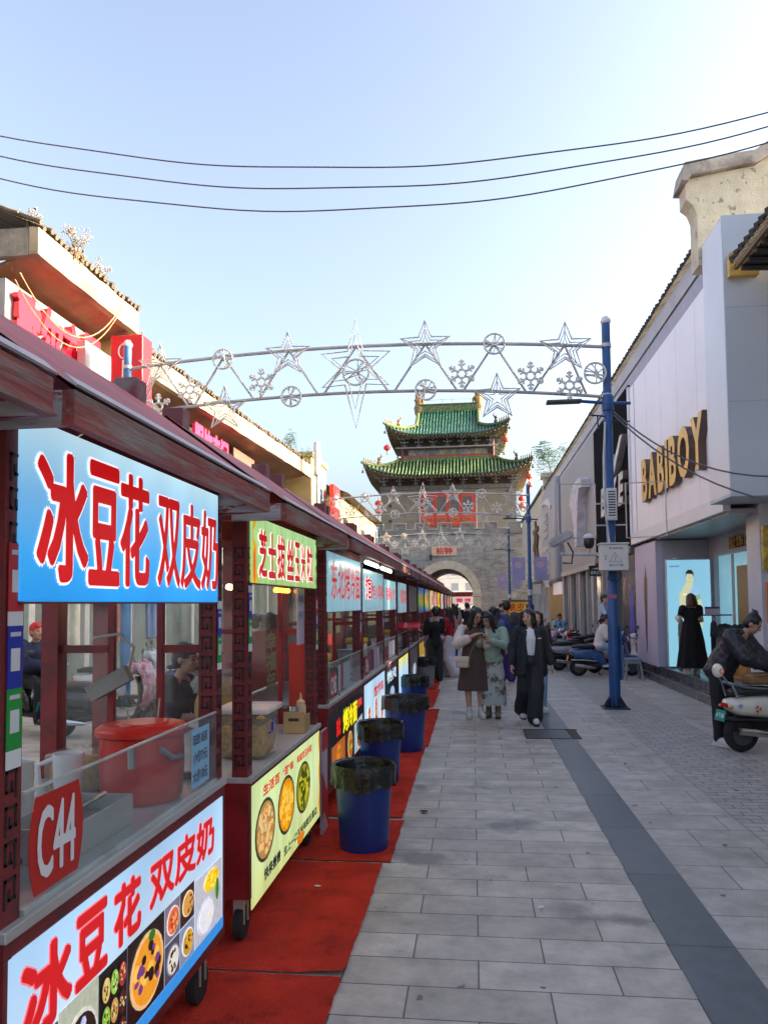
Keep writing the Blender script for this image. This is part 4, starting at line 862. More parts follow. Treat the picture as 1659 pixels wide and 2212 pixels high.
lamp_post(2.25, 47.5, 'third blue lamp post, close to the gate wall, with pink banners', -1, True, None, banners)
lamp_post(XL, 47.5, 'blue post holding the left end of the third arch before the gate wall', 1, False, blue_pale)
for i, y in enumerate((82, 96, 110)): make_arch(y, ['first light arch seen through the gate opening, beyond the wall', 'second light arch seen through the gate opening', 'farthest light arch seen through the gate opening'][i])
# three overhead wires
wire_m = mat('dark wire', (.075, .07, .085), .5)
def wire(label, p):
    (x1, z1), (x2, z2), (x3, z3) = p
    f = lambda x: z1*(x-x2)*(x-x3)/((x1-x2)*(x1-x3))+z2*(x-x1)*(x-x3)/((x2-x1)*(x2-x3))+z3*(x-x1)*(x-x2)/((x3-x1)*(x3-x2))
    b = MB(); b.tube([(-9+15.0*i/60, 9, f(-9+15.0*i/60)+.012*sin(i*.55+z1*3)) for i in range(61)], .0085, 6); tag(b.build('overhead_wire', wire_m, smooth=True), label, 'wire', 'wires across the sky')
wire('highest of the three dark wires across the sky', [(-6.01, 7.84), (-1.33, 7.04), (3.48, 7.32)])
wire('middle of the three dark wires across the sky', [(-6.01, 7.57), (-1.27, 6.78), (3.47, 7.16)])
wire('lowest of the three dark wires across the sky', [(-6.0, 7.26), (-1.28, 6.51), (3.47, 6.98)])
cable('cable', 'dark cable sagging from the blue post past the gold letters to the right edge', [((2.3, 12.5, 4.75), (3.95, 9.2, 3.15), .38)], .012, wire_m, 12)
cable('cable', 'second dark cable below it, sagging from the blue post to the right edge', [((2.3, 12.5, 4.7), (3.95, 9.2, 2.75), .32)], .012, wire_m, 12)
# ---------------------------------------------------------------- gate wall with arched passage and the two-roofed tower
gate_brick = brick_mat('grey gate bricks', (.20, .195, .185), (.30, .285, .27), (.33, .32, .30), .62, .17, .012, .85, var=.3, vscale=1.5, axes=(0, 2), bump=.5, blotch=((.36, .345, .33), .66, (.35, 1, 2.2), 1.6), spec=.2)
tower_brick = brick_mat('tan tower bricks', (.20, .175, .135), (.24, .21, .165), (.16, .14, .115), .5, .14, .012, .85, var=.15, vscale=1.2, axes=(0, 2), bump=.3, spec=.2)
cren_brick = brick_mat('crenel bricks', (.13, .13, .128), (.17, .168, .165), (.25, .245, .235), .5, .14, .014, .85, var=.25, vscale=2, axes=(0, 2), bump=.3, spec=.2)
cope = mat('pale coping', (.36, .35, .33), .8, var=.2)
stone = mat('pale arch stone', (.52, .445, .33), .8, var=.22, scale=1.2, col2=(.40, .36, .30), thr=.55, soft=.12, bump=.2)
tile_g = mat('green glazed tile', (.05, .165, .10), .3, var=.45, scale=2.2, col2=(.18, .27, .11), thr=.66, soft=.07, spec=.6)
tile_g2 = mat('green glazed tile, yellower', (.12, .215, .10), .32, var=.4, scale=2.0, col2=(.33, .37, .18), thr=.56, soft=.1, spec=.6)
pan_g = mat('dark green pan tile', (.010, .055, .03), .35, var=.3)
ridge_g = mat('ridge tile ochre and green', (.05, .13, .04), .35, var=.3, scale=5, col2=(.30, .16, .045), thr=.55, soft=.04)
ochre = mat('ochre glazed ornament', (.30, .18, .055), .4, var=.35, scale=5)
wood_d = mat('dark painted timber', (.045, .04, .042), .7, var=.4, scale=5, col2=(.10, .085, .075), thr=.62)
bracket_m = mat('blue grey brackets', (.20, .22, .24), .65, var=.4, scale=6)
red_wood = mat('red tower doors', (.42, .045, .025), .5, var=.12)
CX = -1.95
t = thing('gate_wall', 'grey brick gate wall with a tall stone arch and battlements at the street end', 'gate wall', (CX, 62, 0))
# wall with arch opening: centre of arch at -2.05, radius 2.12, springing at z 2.35
ac, ar, spr = -.12, 2.12, 2.4
WL, WR, WT, D = -14.0, 13.0, 7.25, 12.0
b = MB(); arc = [(ac+ar*cos(a), spr+ar*sin(a)) for a in [pi*i/28 for i in range(29)]]     # right to left
prof = [(WL, 0), (ac-ar, 0)]+arc[::-1]+[(ac+ar, 0), (WR, 0), (WR, WT), (WL, WT)]
n = len(prof)
fr = [(p[0], 0, p[1]) for p in prof]; bk = [(p[0], D, p[1]) for p in prof]
def strips(y):       # front face built of quads round the arch so nothing folds
    A = MB(); 
    A.quad((WL, y, 0), (ac-ar, y, 0), (ac-ar, y, WT), (WL, y, WT)); A.quad((ac+ar, y, 0), (WR, y, 0), (WR, y, WT), (ac+ar, y, WT))
    for i in range(28):
        p, q = arc[i], arc[i+1]; A.quad((q[0], y, q[1]), (p[0], y, p[1]), (p[0], y, WT), (q[0], y, WT))
    return A
A = strips(0); A2 = strips(D); b.add(A.v, A.f); b.add(A2.v, A2.f)
b.quad((WL, 0, WT), (WR, 0, WT), (WR, D, WT), (WL, D, WT)); b.quad((WL, 0, 0), (WL, D, 0), (WL, D, WT), (WL, 0, WT)); b.quad((WR, 0, 0), (WR, D, 0), (WR, D, WT), (WR, 0, WT))
b.build('wall', gate_brick, t)
b = MB(); path = [(ac+ar, 0)]+arc+[(ac-ar, 0)]
for i in range(len(path)-1): b.quad((path[i][0], .0, path[i][1]), (path[i+1][0], 0, path[i+1][1]), (path[i+1][0], D, path[i+1][1]), (path[i][0], D, path[i][1]))
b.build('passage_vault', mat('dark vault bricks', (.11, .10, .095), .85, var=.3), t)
b = MB(); r2 = ar+.62
NV = 15
for i in range(NV):
    a0, a1 = pi*i/NV+.004, pi*(i+1)/NV-.004; pts = [(ac+(ar-.03)*cos(a0+(a1-a0)*k/3), spr+(ar-.03)*sin(a0+(a1-a0)*k/3)) for k in range(4)]+[(ac+r2*cos(a1-(a1-a0)*k/3), spr+r2*sin(a1-(a1-a0)*k/3)) for k in range(4)]
    b.prism(pts, (0, -.10, 0), (1, 0, 0), (0, 0, 1), (0, .3, 0))
b.build('arch_stones', stone, t)
b = MB()
for s in (-1, 1):
    x0, x1 = sorted((ac+s*(ar-.03), ac+s*(ar+.62))); 
    for k in range(4): b.rbox(x0+.004*k, x1-.004*k, -.095, .2, k*.55, k*.55+.54, .01)
    b.rbox(x0-.06, x1+.06, -.16, .2, 2.22, 2.38, .02)
b.build('arch_piers', stone, t)
b = MB(); b.bx(WL, WR, -.10, .2, WT, WT+.07); b.bx(WL, WR, -.14, .2, WT+.071, WT+.15); b.build('string_course', cren_brick, t)
b = MB(); cp = MB(); x = WL+.3; z0 = WT+.15
b.bx(WL, WR, -.05, .3, z0, z0+.30)
while x < WR-1:
    w_ = 1.05; h0, h1 = z0+.301, z0+.80; m = x+w_/2
    b.bx(x, m-.17, -.05, .3, h0, h1); b.bx(m+.17, x+w_, -.05, .3, h0, h1); b.bx(m-.169, m+.169, -.05, .3, h0, h0+.14); b.bx(m-.169, m+.169, -.05, .3, h1-.14, h1)
    cp.bx(x-.04, x+w_+.04, -.08, .33, h1+.001, h1+.05); cp.bx(x+w_+.041, x+1.85-.041, -.08, .33, h0, h0+.045); cp.bx(x-.04, x-.001, -.08, -.051, h0, h1); cp.bx(x+w_+.001, x+w_+.04, -.08, -.051, h0, h1)
    x += 1.85
b.build('battlements', cren_brick, t); cp.build('battlement_coping', cope, t)
b = MB(); b.rbox(-1.32, .72, -.08, .05, 5.55, 6.36, .02); o = b.build('name_plaque', mat('pink stone plaque', (.52, .36, .27), .7, var=.1), t)
q = MB(); bold_text(q, '楼钟', (-.92, -.085, 5.68), (1, 0, 0), (0, 0, 1), 1.28, .54, .02, .002, 6); q.build('lettering', flat('plaque red', (.72, .16, .10)), o, fix=False)
t2 = thing('floodlight', 'small black floodlight fixed on the gate wall under the stone plaque', 'floodlight', (CX-1.35, 61.9, 5.2)); b = MB(); b.rbox(-.11, .11, -.15, .02, 0, .45, .02); b.build('lamp_body', dark_iron, t2); b = MB(); b.bx(-.03, .03, .02, .1, .1, .4); b.build('bracket', galv, t2)
# tower
T = thing('gate_tower', 'old gate tower with two green glazed roofs, grey brackets and red doors above the arch', 'tower', (CX, 69.5, 0))
b = MB(); b.bx(-5.7, 5.7, -5.0, 5.0, 7.2, 11.7); b.build('lower_wall', tower_brick, T)
b = MB(); b.bx(-2.30, 2.32, -5.06, -5.0, 8.2, 11.05); o = b.build('door_wall', red_wood, T)
fr_m = mat('red door frame', (.48, .06, .035), .45, var=.1); pane_m = mat('grey lattice pane', (.10, .095, .09), .35, var=.2)
for i in range(4):
    x = -2.15+i*1.09
    b = MB(); b.bx(x, x+1.0, -5.10, -5.061, 8.3, 9.15); b.bx(x, x+.12, -5.10, -5.061, 9.151, 10.85); b.bx(x+.88, x+1.0, -5.10, -5.061, 9.151, 10.85); b.bx(x+.121, x+.879, -5.10, -5.061, 10.7, 10.85); d = b.build('door_leaf', fr_m, T)
    b = MB(); b.bx(x+.121, x+.879, -5.075, -5.062, 9.151, 10.69); b.build('pane', pane_m, d)
    b = MB(); b.bx(x+.14, x+.86, -5.09, -5.076, 9.16, 9.42); b.build('lattice', mat('pale lattice', (.40, .38, .35), .6), d)
    b = MB(); b.tube([(x+.5+.36*cos(a)*(1 if k else .6), -5.115, 8.72+.2*sin(a)*(1 if k else .55)) for k in (1,) for a in [2*pi*j/14 for j in range(13)]], .035, 5); b.tube([(x+.5+.2*cos(a), -5.115, 8.72+.1*sin(a)) for a in [2*pi*j/14 for j in range(11)]], .03, 5); b.build('gold_scroll', ochre, d)
for x in (-2.45, 2.34): b = MB(); b.bx(x, x+.12, -5.05, -5.0, 7.5, 11.2); b.build('pale_trim', mat('pale pink trim', (.5, .38, .34), .7), T)
for x, z in ((-5.0, 9.9), (-5.0, 8.6), (4.9, 8.7), (4.9, 10.9)): b = MB(); b.bx(x, x+.2, -5.03, -5.0, z, z+.25); b.build('vent_hole', dark_iron, T)
def bracket_row(parent, x0, x1, y, z, n, h, side='y', depth=.8):
    m = MB()
    for i in range(n):
        x = x0+(x1-x0)*i/(n-1)
        def bxx(a, b_, c, d, e, f):
            if side == 'y': m.bx(a, b_, c, d, e, f)
            else: m.bx(c, d, a, b_, e, f)
        s = -1 if y < 0 else 1
        for k in range(3):
            ww = .18+.17*k; zz = z+h*k/3; yy = y+s*depth*k/3
            ya, yb = sorted((y, yy+s*.22)); bxx(x-.06, x+.06, ya, yb, zz, zz+h*.16)
            ya, yb = sorted((yy+s*.05, yy+s*.20)); bxx(x-ww, x+ww, ya, yb, zz+h*.165, zz+h*.26)
            for q in (-ww+.05, ww-.05): bxx(x+q-.06, x+q+.06, ya, yb, zz+h*.261, zz+h*.33)
    return m.build('roof_brackets', bracket_m, parent)
def hip_roof(z0, hx, hy, tx, ty, h, lift, mt, sp, name, top_fn=None):
    """four concave slopes with lifted corners; tile ribs run up each slope"""
    def pos(side, s, tt):       # s -1..1 along eave, tt 0..1 up
        a, b_ = (hx, hy) if side in 'fb' else (hy, hx); c, d = (tx, ty) if side in 'fb' else (ty, tx)
        L_ = a+(c-a)*tt; off = b_+(d-b_)*tt
        k = abs(s); ex = lift*(k**4.5)*(1-tt)**1.6
        out = 1+.035*(k**5)*(1-tt)
        z = z0+h*(.58*tt+.42*tt*tt)+ex
        u = s*L_*out; v = off*(1+.03*(k**5)*(1-tt))
        return {'f': V((u, -v, z)), 'b': V((u, v, z)), 'l': V((-v, u, z)), 'r': V((v, u, z))}[side]
    global R2
    P = MB(); R = MB(); U = MB(); R2 = MB(); N, M = 40, 8
    for sd in 'fblr':
        g = [[pos(sd, -1+2*i/N, j/M) for i in range(N+1)] for j in range(M+1)]
        k = len(P.v); P.v += [tuple(p) for r in g for p in r]
        for j in range(M):
            for i in range(N): P.f.append([k+j*(N+1)+i, k+j*(N+1)+i+1, k+(j+1)*(N+1)+i+1, k+(j+1)*(N+1)+i]); P.mi.append(0)
        a = hx if sd in 'fb' else hy; c = tx if sd in 'fb' else ty
        nr = int(2*a/sp)
        for i in range(nr+1):
            x = -a+2*a*(i+.5)/(nr+1)
            tmax = 1 if abs(x) <= c else max(.05, (a-abs(x))/(a-c))
            pts = []
            for j in range(9):
                tt = tmax*j/8; L_ = a+(c-a)*tt; s = max(-1, min(1, x/L_)); pts.append(pos(sd, s, tt)+V((0, 0, .05)))
            q = pts[0]; e = (pts[0]-pts[1]).normalized()*.05
            R.tube([q+e]+pts, .062, 6)
        # underside
        for i in range(N):
            s0, s1 = -1+2*i/N, -1+2*(i+1)/N
            p0, p1 = pos(sd, s0, 0)-V((0, 0, .07)), pos(sd, s1, 0)-V((0, 0, .07)); i0, i1 = pos(sd, s0, .5), pos(sd, s1, .5); i0.z = i1.z = z0-.02
            U.quad(p0, p1, i1, i0); U.quad(p0, p1, p1+V((0, 0, .06)), p0+V((0, 0, .06)))
        # rafter ends
        for i in range(int(nr*.9)):
            s = -1+2*(i+.5)/int(nr*.9); p = pos(sd, s, 0)-V((0, 0, .13)); q = pos(sd, s, .42); q.z = z0-.06
            R2.tube([p, q], .05, 5); 
    o = P.build(name, pan_g, T, True); R.build('tile_ribs', mt, o, True); U.build('soffit', wood_d, o); R2.build('rafter_ends', mat('rafter ends', (.26, .22, .15), .8, var=.3), o)
    # hip ridges with figures
    for sx in (-1, 1):
        for sd, sgn in (('f', 1), ('b', 1)):
            H = MB(); pts = [pos(sd, sx, j/9)+V((0, 0, .12)) for j in range(10)]
            pts[0] += V((sx*.12, 0, .05)); H.tube(pts, [.13]+[.15]*8+[.17], 8); H.build('hip_ridge', ridge_g, o, True)
            F = MB()
            for k in range(6):
                p = pos(sd, sx, .03+k*.055)+V((0, 0, .26)); F.lathe([(.05, 0), (.06, .06), (.035, .16), (.05, .22), (.02, .30)], p, 6)
            p = pos(sd, sx, .42)+V((0, 0, .22)); F.lathe([(.16, 0), (.2, .15), (.1, .3), (.16, .42), (.05, .62)], p, 7); F.tube([p+V((0, 0, .4)), p+V((-sx*.25, 0, .7)), p+V((-sx*.1, 0, .9))], [.08, .06, .02], 6)
            F.build('ridge_figures', wood_d if sx > 0 else ochre, o)  # left figures golden, right ones dark: sunlit side put into the colour
            B_ = MB(); p = pos(sd, sx, 0)-V((0, 0, .2)); B_.tube([p, p-V((0, 0, .3))], .012, 4); B_.lathe([(.12, -.55), (.09, -.45), (.07, -.34), (0, -.3)], p, 8); B_.build('corner_bell', wood_d, o)
    return pos, o
R2 = None
# timber band, brackets, lower roof
b = MB(); b.bx(-5.5, 5.5, -4.8, 4.8, 11.7, 12.5); b.build('bracket_band', mat('faded red brown band', (.10, .06, .05), .8, var=.4, scale=3), T)
b = MB(); b.bx(-5.75, 5.75, -5.12, 5.12, 11.35, 11.7); b.build('lintel_beam', mat('grey beam', (.13, .125, .12), .8, var=.3), T)
bracket_row(T, -5.4, 5.4, -4.85, 11.72, 9, .72); bracket_row(T, -4.5, 4.5, 5.45, 11.72, 7, .72, 'x')
pos1, _ = hip_roof(12.35, 6.75, 6.55, 4.15, 3.95, 1.72, 1.05, tile_g2, .29, 'lower_roof')
b = MB(); b.bx(-4.2, 4.2, -4.0, 4.0, 13.9, 14.35); b.build('lower_ridge', ridge_g, T)
b = MB(); b.bx(-4.0, 4.0, -3.8, 3.8, 13.8, 16.3); b.build('upper_wall', mat('upper storey dark timber', (.07, .055, .05), .8, var=.35), T)
b = MB(); b.bx(-4.05, 4.05, -3.9, -3.8, 14.36, 14.5); b.build('red_sill', red_wood, T)
b = MB(); b.bx(-3.4, 3.4, -3.93, -3.8, 14.5, 14.98); b.build('painted_frieze', mat('painted frieze', (.13, .14, .17), .7, var=.4, scale=3, col2=(.30, .22, .06), thr=.56, soft=.04), T)
b = MB(); b.tube([(-4.45, -4.35, 15.12), (4.3, -4.35, 15.12)], .06, 6); b.build('pale_rail', cope, T)
for x in (-3.9, 3.9): b = MB(); b.tube([(x, -3.95, 13.9), (x, -3.95, 16)], .1, 8); b.build('corner_column', mat('dark red column', (.13, .03, .025), .6), T)
bracket_row(T, -3.7, 3.7, -3.82, 15.15, 7, .85); bracket_row(T, -3.4, 3.4, 4.0, 15.15, 5, .85, 'x')
pos2, ur = hip_roof(15.98, 5.05, 5.45, 2.72, 3.2, 1.25, .95, tile_g, .27, 'upper_roof')
# gable top above the hip skirt
zt, yt = 17.23, 3.2; zr = 19.35
P, R = MB(), MB()
for s in (-1, 1):
    def gp(x, k): return V((x, s*yt*(1-k), zt+(zr-zt)*(.75*k+.25*k*k)))
    for j in range(6): P.quad(gp(-2.72, j/6), gp(2.72, j/6), gp(2.72, (j+1)/6), gp(-2.72, (j+1)/6))
    for i in range(20):
        x = -2.6+5.2*i/19; R.tube([gp(x, j/6)+V((0, 0, .05)) for j in range(7)], .062, 6)
P.build('gable_slope', pan_g, ur); R.build('tile_ribs', tile_g, ur, True)
b = MB()
for s in (-1, 1): b.prism([(-3.1, zt-.1), (3.1, zt-.1), (0, zr)], (s*2.6, 0, 0), (0, 1, 0), (0, 0, 1), (s*.08, 0, 0))
b.build('gable_end', mat('grey green gable', (.10, .11, .10), .7, var=.3), ur)
for s in (-1, 1):
    b = MB(); b.tube([(s*2.72, -yt*1.05, zt-.05), (s*2.72, -yt*.5, zt+1.1), (s*2.72, 0, zr+.1), (s*2.72, yt*.5, zt+1.1), (s*2.72, yt, zt)], .17, 8); b.build('gable_ridge', ridge_g, ur, True)
b = MB(); b.bx(-2.75, 2.75, -.16, .16, zr-.1, zr+.55); b.bx(-2.75, 2.75, -.22, .22, zr+.55, zr+.64); b.build('main_ridge', ridge_g, ur)
for s in (-1, 1):
    b = MB(); b.lathe([(.36, zr-.3), (.40, zr+.3), (.30, zr+.8), (.42, zr+1.05), (.26, zr+1.35), (.30, zr+1.55), (.1, zr+1.8)], (s*2.72, 0, 0), 9, sy=.6, wob=lambda a, z: .15*sin(3*a+z*5)); b.tube([(s*2.6, 0, zr+1.2), (s*2.3, 0, zr+1.0), (s*2.25, 0, zr+.7)], [.2, .14, .05], 7); b.tube([(s*2.9, 0, zr+.9), (s*3.15, 0, zr+1.1)], [.12, .03], 6); b.build('dragon_finial', ochre, ur, True)
b = MB()
for x in (-.5, .35): b.tube([(x, 0, zr+.6), (x, 0, zr+1.1)], .02, 5)
b.tube([(-2.3, 0, zr+1.0), (0, 0, zr+1.07), (2.3, 0, zr+1.0)], .012, 4); b.build('lightning_rod', dark_iron, ur)
# red lanterns hanging from the corners
lan = mat('red lantern silk', (.62, .03, .012), .45, var=.1, emit=.10)
def lantern(label, x, y, z, n=1, r=.30):
    t = thing('red_lantern', label, 'lantern', (x, y, z), 0, 'red lanterns hanging on the gate tower')
    b = MB(); b.lathe([(.08, -.22*1.0), (.24, -.17), (.30, 0), (.24, .17), (.08, .22)], n=18); b.build('lantern_globe', lan, t, True)
    b = MB(); b.lathe([(.09, .22), (.09, .27), (0, .27)], n=10); b.build('gold_cap', ochre, t); b = MB(); b.lathe([(0, -.27), (.09, -.27), (.09, -.22)], n=10); b.build('gold_cap', ochre, t)
    b = MB(); b.tube([(0, 0, .27), (0, 0, .55)], .014, 4); b.lathe([(.05, -.27), (.03, -.5), (.06, -.62)], n=7); b.build('tassel', mat('orange tassel', (.7, .2, .03), .6), t)
for lab, x, y, z in (('single red lantern at the left corner of the upper roof', -7.05, 64.2, 15.0), ('single red lantern at the right corner of the upper roof', 2.95, 64.2, 15.35),
                     ('upper of two red lanterns at the right corner of the lower roof', 4.75, 63.0, 12.0), ('lower of two red lanterns at the right corner of the lower roof', 4.75, 63.0, 11.3),
                     ('upper of two red lanterns right of the red doors', 4.2, 64.6, 10.4), ('lower of two red lanterns right of the red doors', 4.2, 64.6, 9.8),
                     ('upper of two red lanterns left of the tower wall', -7.9, 64.6, 10.3), ('lower of two red lanterns left of the tower wall', -7.9, 64.6, 9.65)): lantern(lab, x, y, z)
# beyond the gate
def tree(label, x, y, h, r, seed, col=(.06, .085, .035)):
    rnd = random.Random(seed); t = thing('street_tree', label, 'tree', (x, y, 0), 0, 'trees beyond the gate')
    b = MB(); b.tube([(0, 0, 0), (.1, 0, h*.35), (-.05, .1, h*.6)], [.22, .16, .1], 8)
    for i in range(6): a = i*1.05; b.tube([(0, 0, h*(.35+.04*i)), (cos(a)*r*.6, sin(a)*r*.6, h*(.6+.05*i))], [.09, .03], 6)
    b.build('trunk', mat('tree bark', (.09, .07, .05), .9), t)
    b = MB()
    for i in range(2600):
        a, p = rnd.uniform(0, 2*pi), rnd.gauss(0, 1); k = rnd.random()**.4; c = V((cos(a)*r*k, sin(a)*r*k, h*.68+rnd.uniform(-1, 1)*h*.32*sqrt(max(0, 1-k*k*.9))))
        if mnoise.noise(c*.6) < -.12: continue
        d = V((rnd.uniform(-1, 1), rnd.uniform(-1, 1), rnd.uniform(-1, 1))).normalized(); e = d.orthogonal().normalized(); s = rnd.uniform(.1, .22)
        b.add([c, c+d*s+e*s*.5, c+d*s*2, c+d*s-e*s*.5], [(0, 1, 2, 3)])
    b.build('crown', mat('tree leaves %d' % (seed % 2), col, .6, var=.4, scale=1.5), t, fix=False)
tree('leafy street tree seen through the gate, left side', -5.6, 112, 3.6, 1.8, 1, (.12, .14, .06)); tree('second pale street tree seen through the gate, right side', 2.2, 128, 3.4, 1.8, 2, (.15, .17, .07)); tree('third street tree far beyond the gate', -4.5, 140, 3.4, 2.0, 3, (.14, .15, .08))
t2 = thing('food_cart', 'dark red roofed cart with a white sign in pink letters standing beyond the gate', 'food cart', (-.9, 76.5, 0))
b = MB(); b.bx(-1.1, 1.1, 0, 1.2, .2, 1.0); b.build('counter_base', red_paint, t2); b = MB(); b.bx(-1.2, 1.2, -.2, 1.3, 2.35, 2.8); b.build('roof', red_dark, t2); b = MB(); b.bx(-1.1, 1.1, -.21, -.16, 1.65, 2.34); o = b.build('sign_board', flat('white sign face', (.85, .8, .82), .3), t2)
q = MB(); bold_text(q, '糖 烤', (-.7, -.215, 1.78), (1, 0, 0), (0, 0, 1), 1.4, .4, .02); q.build('lettering', flat('pink sign ink', (.85, .2, .4), .3), o, fix=False)
b = MB()
for x in (-1, 1): b.bx(x-.05, x+.05, 0, .1, 1.0, 2.35)
b.build('cart_posts', red_dark, t2)
plain_building('pale building beyond the gate on the left', -16, -7, 90, 150, 6.5, mat('pale distant wall', (.55, .50, .44), .8, var=.1), 3)
plain_building('pale building beyond the gate on the right', 5, 15, 80, 150, 6.5, mat('pale distant wall', (.55, .50, .44), .8, var=.1), 4, -1)
t = thing('distant_building', 'made-up pale block beyond the gate, standing in for bright sky through the arch', 'building', (-2, 165, 0))  # added block: its pale wall stands in for bright horizon sky
b = MB(); b.bx(-22, 22, 0, 12, 0, 10.5); b.build('wall', mat('pale sky stand-in', (.80, .74, .64), .8, var=.08, scale=.2), t)
b = MB(); b.bx(-22.5, 22.5, -.5, 12.5, 10.501, 11); b.build('roof', mat('pale roof slab', (.55, .5, .45), .8), t)
for k in range(14):
    for z in (1.2, 4.4, 7.6): b = MB(); b.bx(-20.5+3*k, -19.0+3*k, -.03, -.001, z, z+1.6); b.build('window', mat('pale distant pane', (.35, .38, .42), .2), t)
# ---------------------------------------------------------------- shop row on the right
lilac = mat('lilac white panel', (.82, .80, .85), .42, var=.06, scale=.5)
white_al = mat('pale aluminium panel', (.66, .68, .73), .35, var=.06, scale=.8)
grey_blue = mat('blue grey cladding panel', (.47, .52, .60), .5, var=.06, scale=.6)
grey_pan = mat('grey metal panel', (.30, .30, .31), .5, var=.06)
black_pan = mat('charcoal ribbed panel', (.011, .0115, .013), .95, spec=.03, var=.12, stretch=(1, 18, .05), scale=1.5, bump=.3, bscale=6)
cream_pl = mat('cracked cream plaster', (.52, .48, .38), .85, var=.14, scale=2, bump=.3)
cream_wall = mat('cream panel wall', (.52, .47, .38), .6, var=.06)
step_m = mat('dark polished granite step', (.045, .048, .055), .28, var=.35, scale=5, coat=.2)
step_edge = mat('worn step edge', (.22, .20, .16), .6)
X0 = 3.9
t = thing('shop_row', 'long shop row on the right with lilac, charcoal and grey panels under a tiled eave', 'building', (X0, 0, 0))
# body behind the panels
b = MB(); b.bx(1.6, 9, 12.1, 46.5, .3, 7.6); b.build('rear_wall', cream_wall, t)
b = MB(); b.bx(.13, 1.59, 12.12, 40.8, 6.95, 7.35); b.build('roof_soffit', mat('plain grey soffit', (.25, .25, .26), .7), t)  # plain grey roof underside
b = MB(); b.bx(.0, 1.55, 12.12, 16.85, 3.02, 3.10); b.bx(.0, 1.55, 19.1, 34.4, 2.92, 3.02); b.build('porch_ceiling', mat('porch ceiling metal', (.34, .35, .36), .35, metal=.3, var=.1), t)
# eave: fascia boards and tiles
b = MB(); b.bx(.0, .1, 12.51, 40.8, 7.28, 7.62); b.build('eave_board', mat('pale eave board', (.42, .42, .44), .6, var=.12, scale=2), t)
b = MB(); b.bx(.02, .12, 12.51, 40.8, 6.853, 7.24); b.build('eave_rail', mat('lilac grey eave rail', (.36, .35, .42), .6, var=.1), t)
b = MB(); tile_edge(b, -.07, 12.55, 40.9, 7.70, .17, .05, -1, 3.4, 1.9); b.build('roof_tiles', tile_dark, t)
# lilac letter panel with gold letters
b = MB(); b.bx(-.05, .0, 12.11, 18.85, 3.30, 6.85); b.build('lilac_panel', lilac, t)
b = MB(); b.bx(-.09, .02, 12.11, 18.95, 3.06, 3.297); b.bx(-.09, .02, 18.855, 19.0, 3.3, 6.9); b.build('panel_trim', white_al, t)
b = MB(); b.bx(-.055, -.0501, 18.35, 18.4, 3.3, 6.85); b.build('panel_joint', mat('panel joint', (.3, .3, .36), .5), t)
b = MB(); [b.bx(-.0512, -.0501, y, y+.012, 3.3, 6.85) for y in (13.4, 14.65, 15.9, 17.15)]; b.build('panel_joint', mat('faint joint', (.52, .50, .60), .5), t)
b = MB(); [b.bx(-.281+.002*0, 1.39, 11.1385, 11.1395, z, z+.01) for z in (4.5, 5.85)]; b.build('panel_joint', mat('faint joint blue', (.34, .38, .45), .5), t)
if 0: b.build('panel_joint', mat('panel joint', (.3, .3, .36), .5), t)
gold = mat('gold letter face', (.72, .42, .05), .35, metal=.25, var=.15, scale=3); gold_side = mat('dark letter side', (.12, .07, .05), .5)
def wall_letters(parent, text, y0, y1, z0, z1, m1, m2, thick=.14, bold=.03, shear=0, xo=-.05):
    """text on the street face (normal -x); reads from far end y1 towards y0"""
    nw = []
    for c in text: vs = text_flat(c, bold)[0]; nw.append(max(p.x for p in vs)-min(p.x for p in vs)+.02)
    k_ = abs(y1-y0)/(sum(nw)+.13*(len(text)-1)); yy = y1; o = None
    for i, c in enumerate(text):
        wc = nw[i]*k_
        q = MB(); put_text(q, c, (xo, yy, z0), (0, -1, 0), (0, 0, 1), wc, z1-z0, bold, (-1, 0, 0), .0, thick, shear); o = q.build('letter', m2, parent, fix=False)
        q = MB(); put_text(q, c, (xo, yy, z0), (0, -1, 0), (0, 0, 1), wc, z1-z0, bold, (-1, 0, 0), thick+.001, 0, shear); q.build('letter_face', m1, o, fix=False); yy -= wc+.13*k_
wall_letters(t, 'BABIBOY', 12.7, 17.2, 3.86, 4.78, gold, gold_side, .13, .035)
# charcoal panel: slanted mark and letters
b = MB(); b.bx(-.05, .0, 19.05, 24.4, 3.05, 7.0); b.build('charcoal_panel', black_pan, t)
mk = MB(); P = [(0, 0), (.55, .25), (.75, .05), (1.0, .15), (2.35, 2.05), (2.0, 2.1), (1.15, 1.0), (.98, 1.45), (.80, 1.0)]
mk.prism([(21.2-p[0]*.9, 4.92+p[1]*.43) for p in P], (-.05, 0, 0), (0, 1, 0), (0, 0, 1), (-.16, 0, 0)); mk.build('slanted_mark', mat('silver letter', (.55, .56, .58), .35, metal=.4), t)
wall_letters(t, 'ERKE', 19.2, 22.4, 4.1, 4.9, mat('silver letter', (.55, .56, .58), .35, metal=.4), gold_side, .16, .05, .15)
b = MB(); b.bx(-.10, .02, 19.02, 24.4, 2.88, 3.045); b.build('charcoal_trim', mat('dark trim', (.10, .10, .11), .4), t)
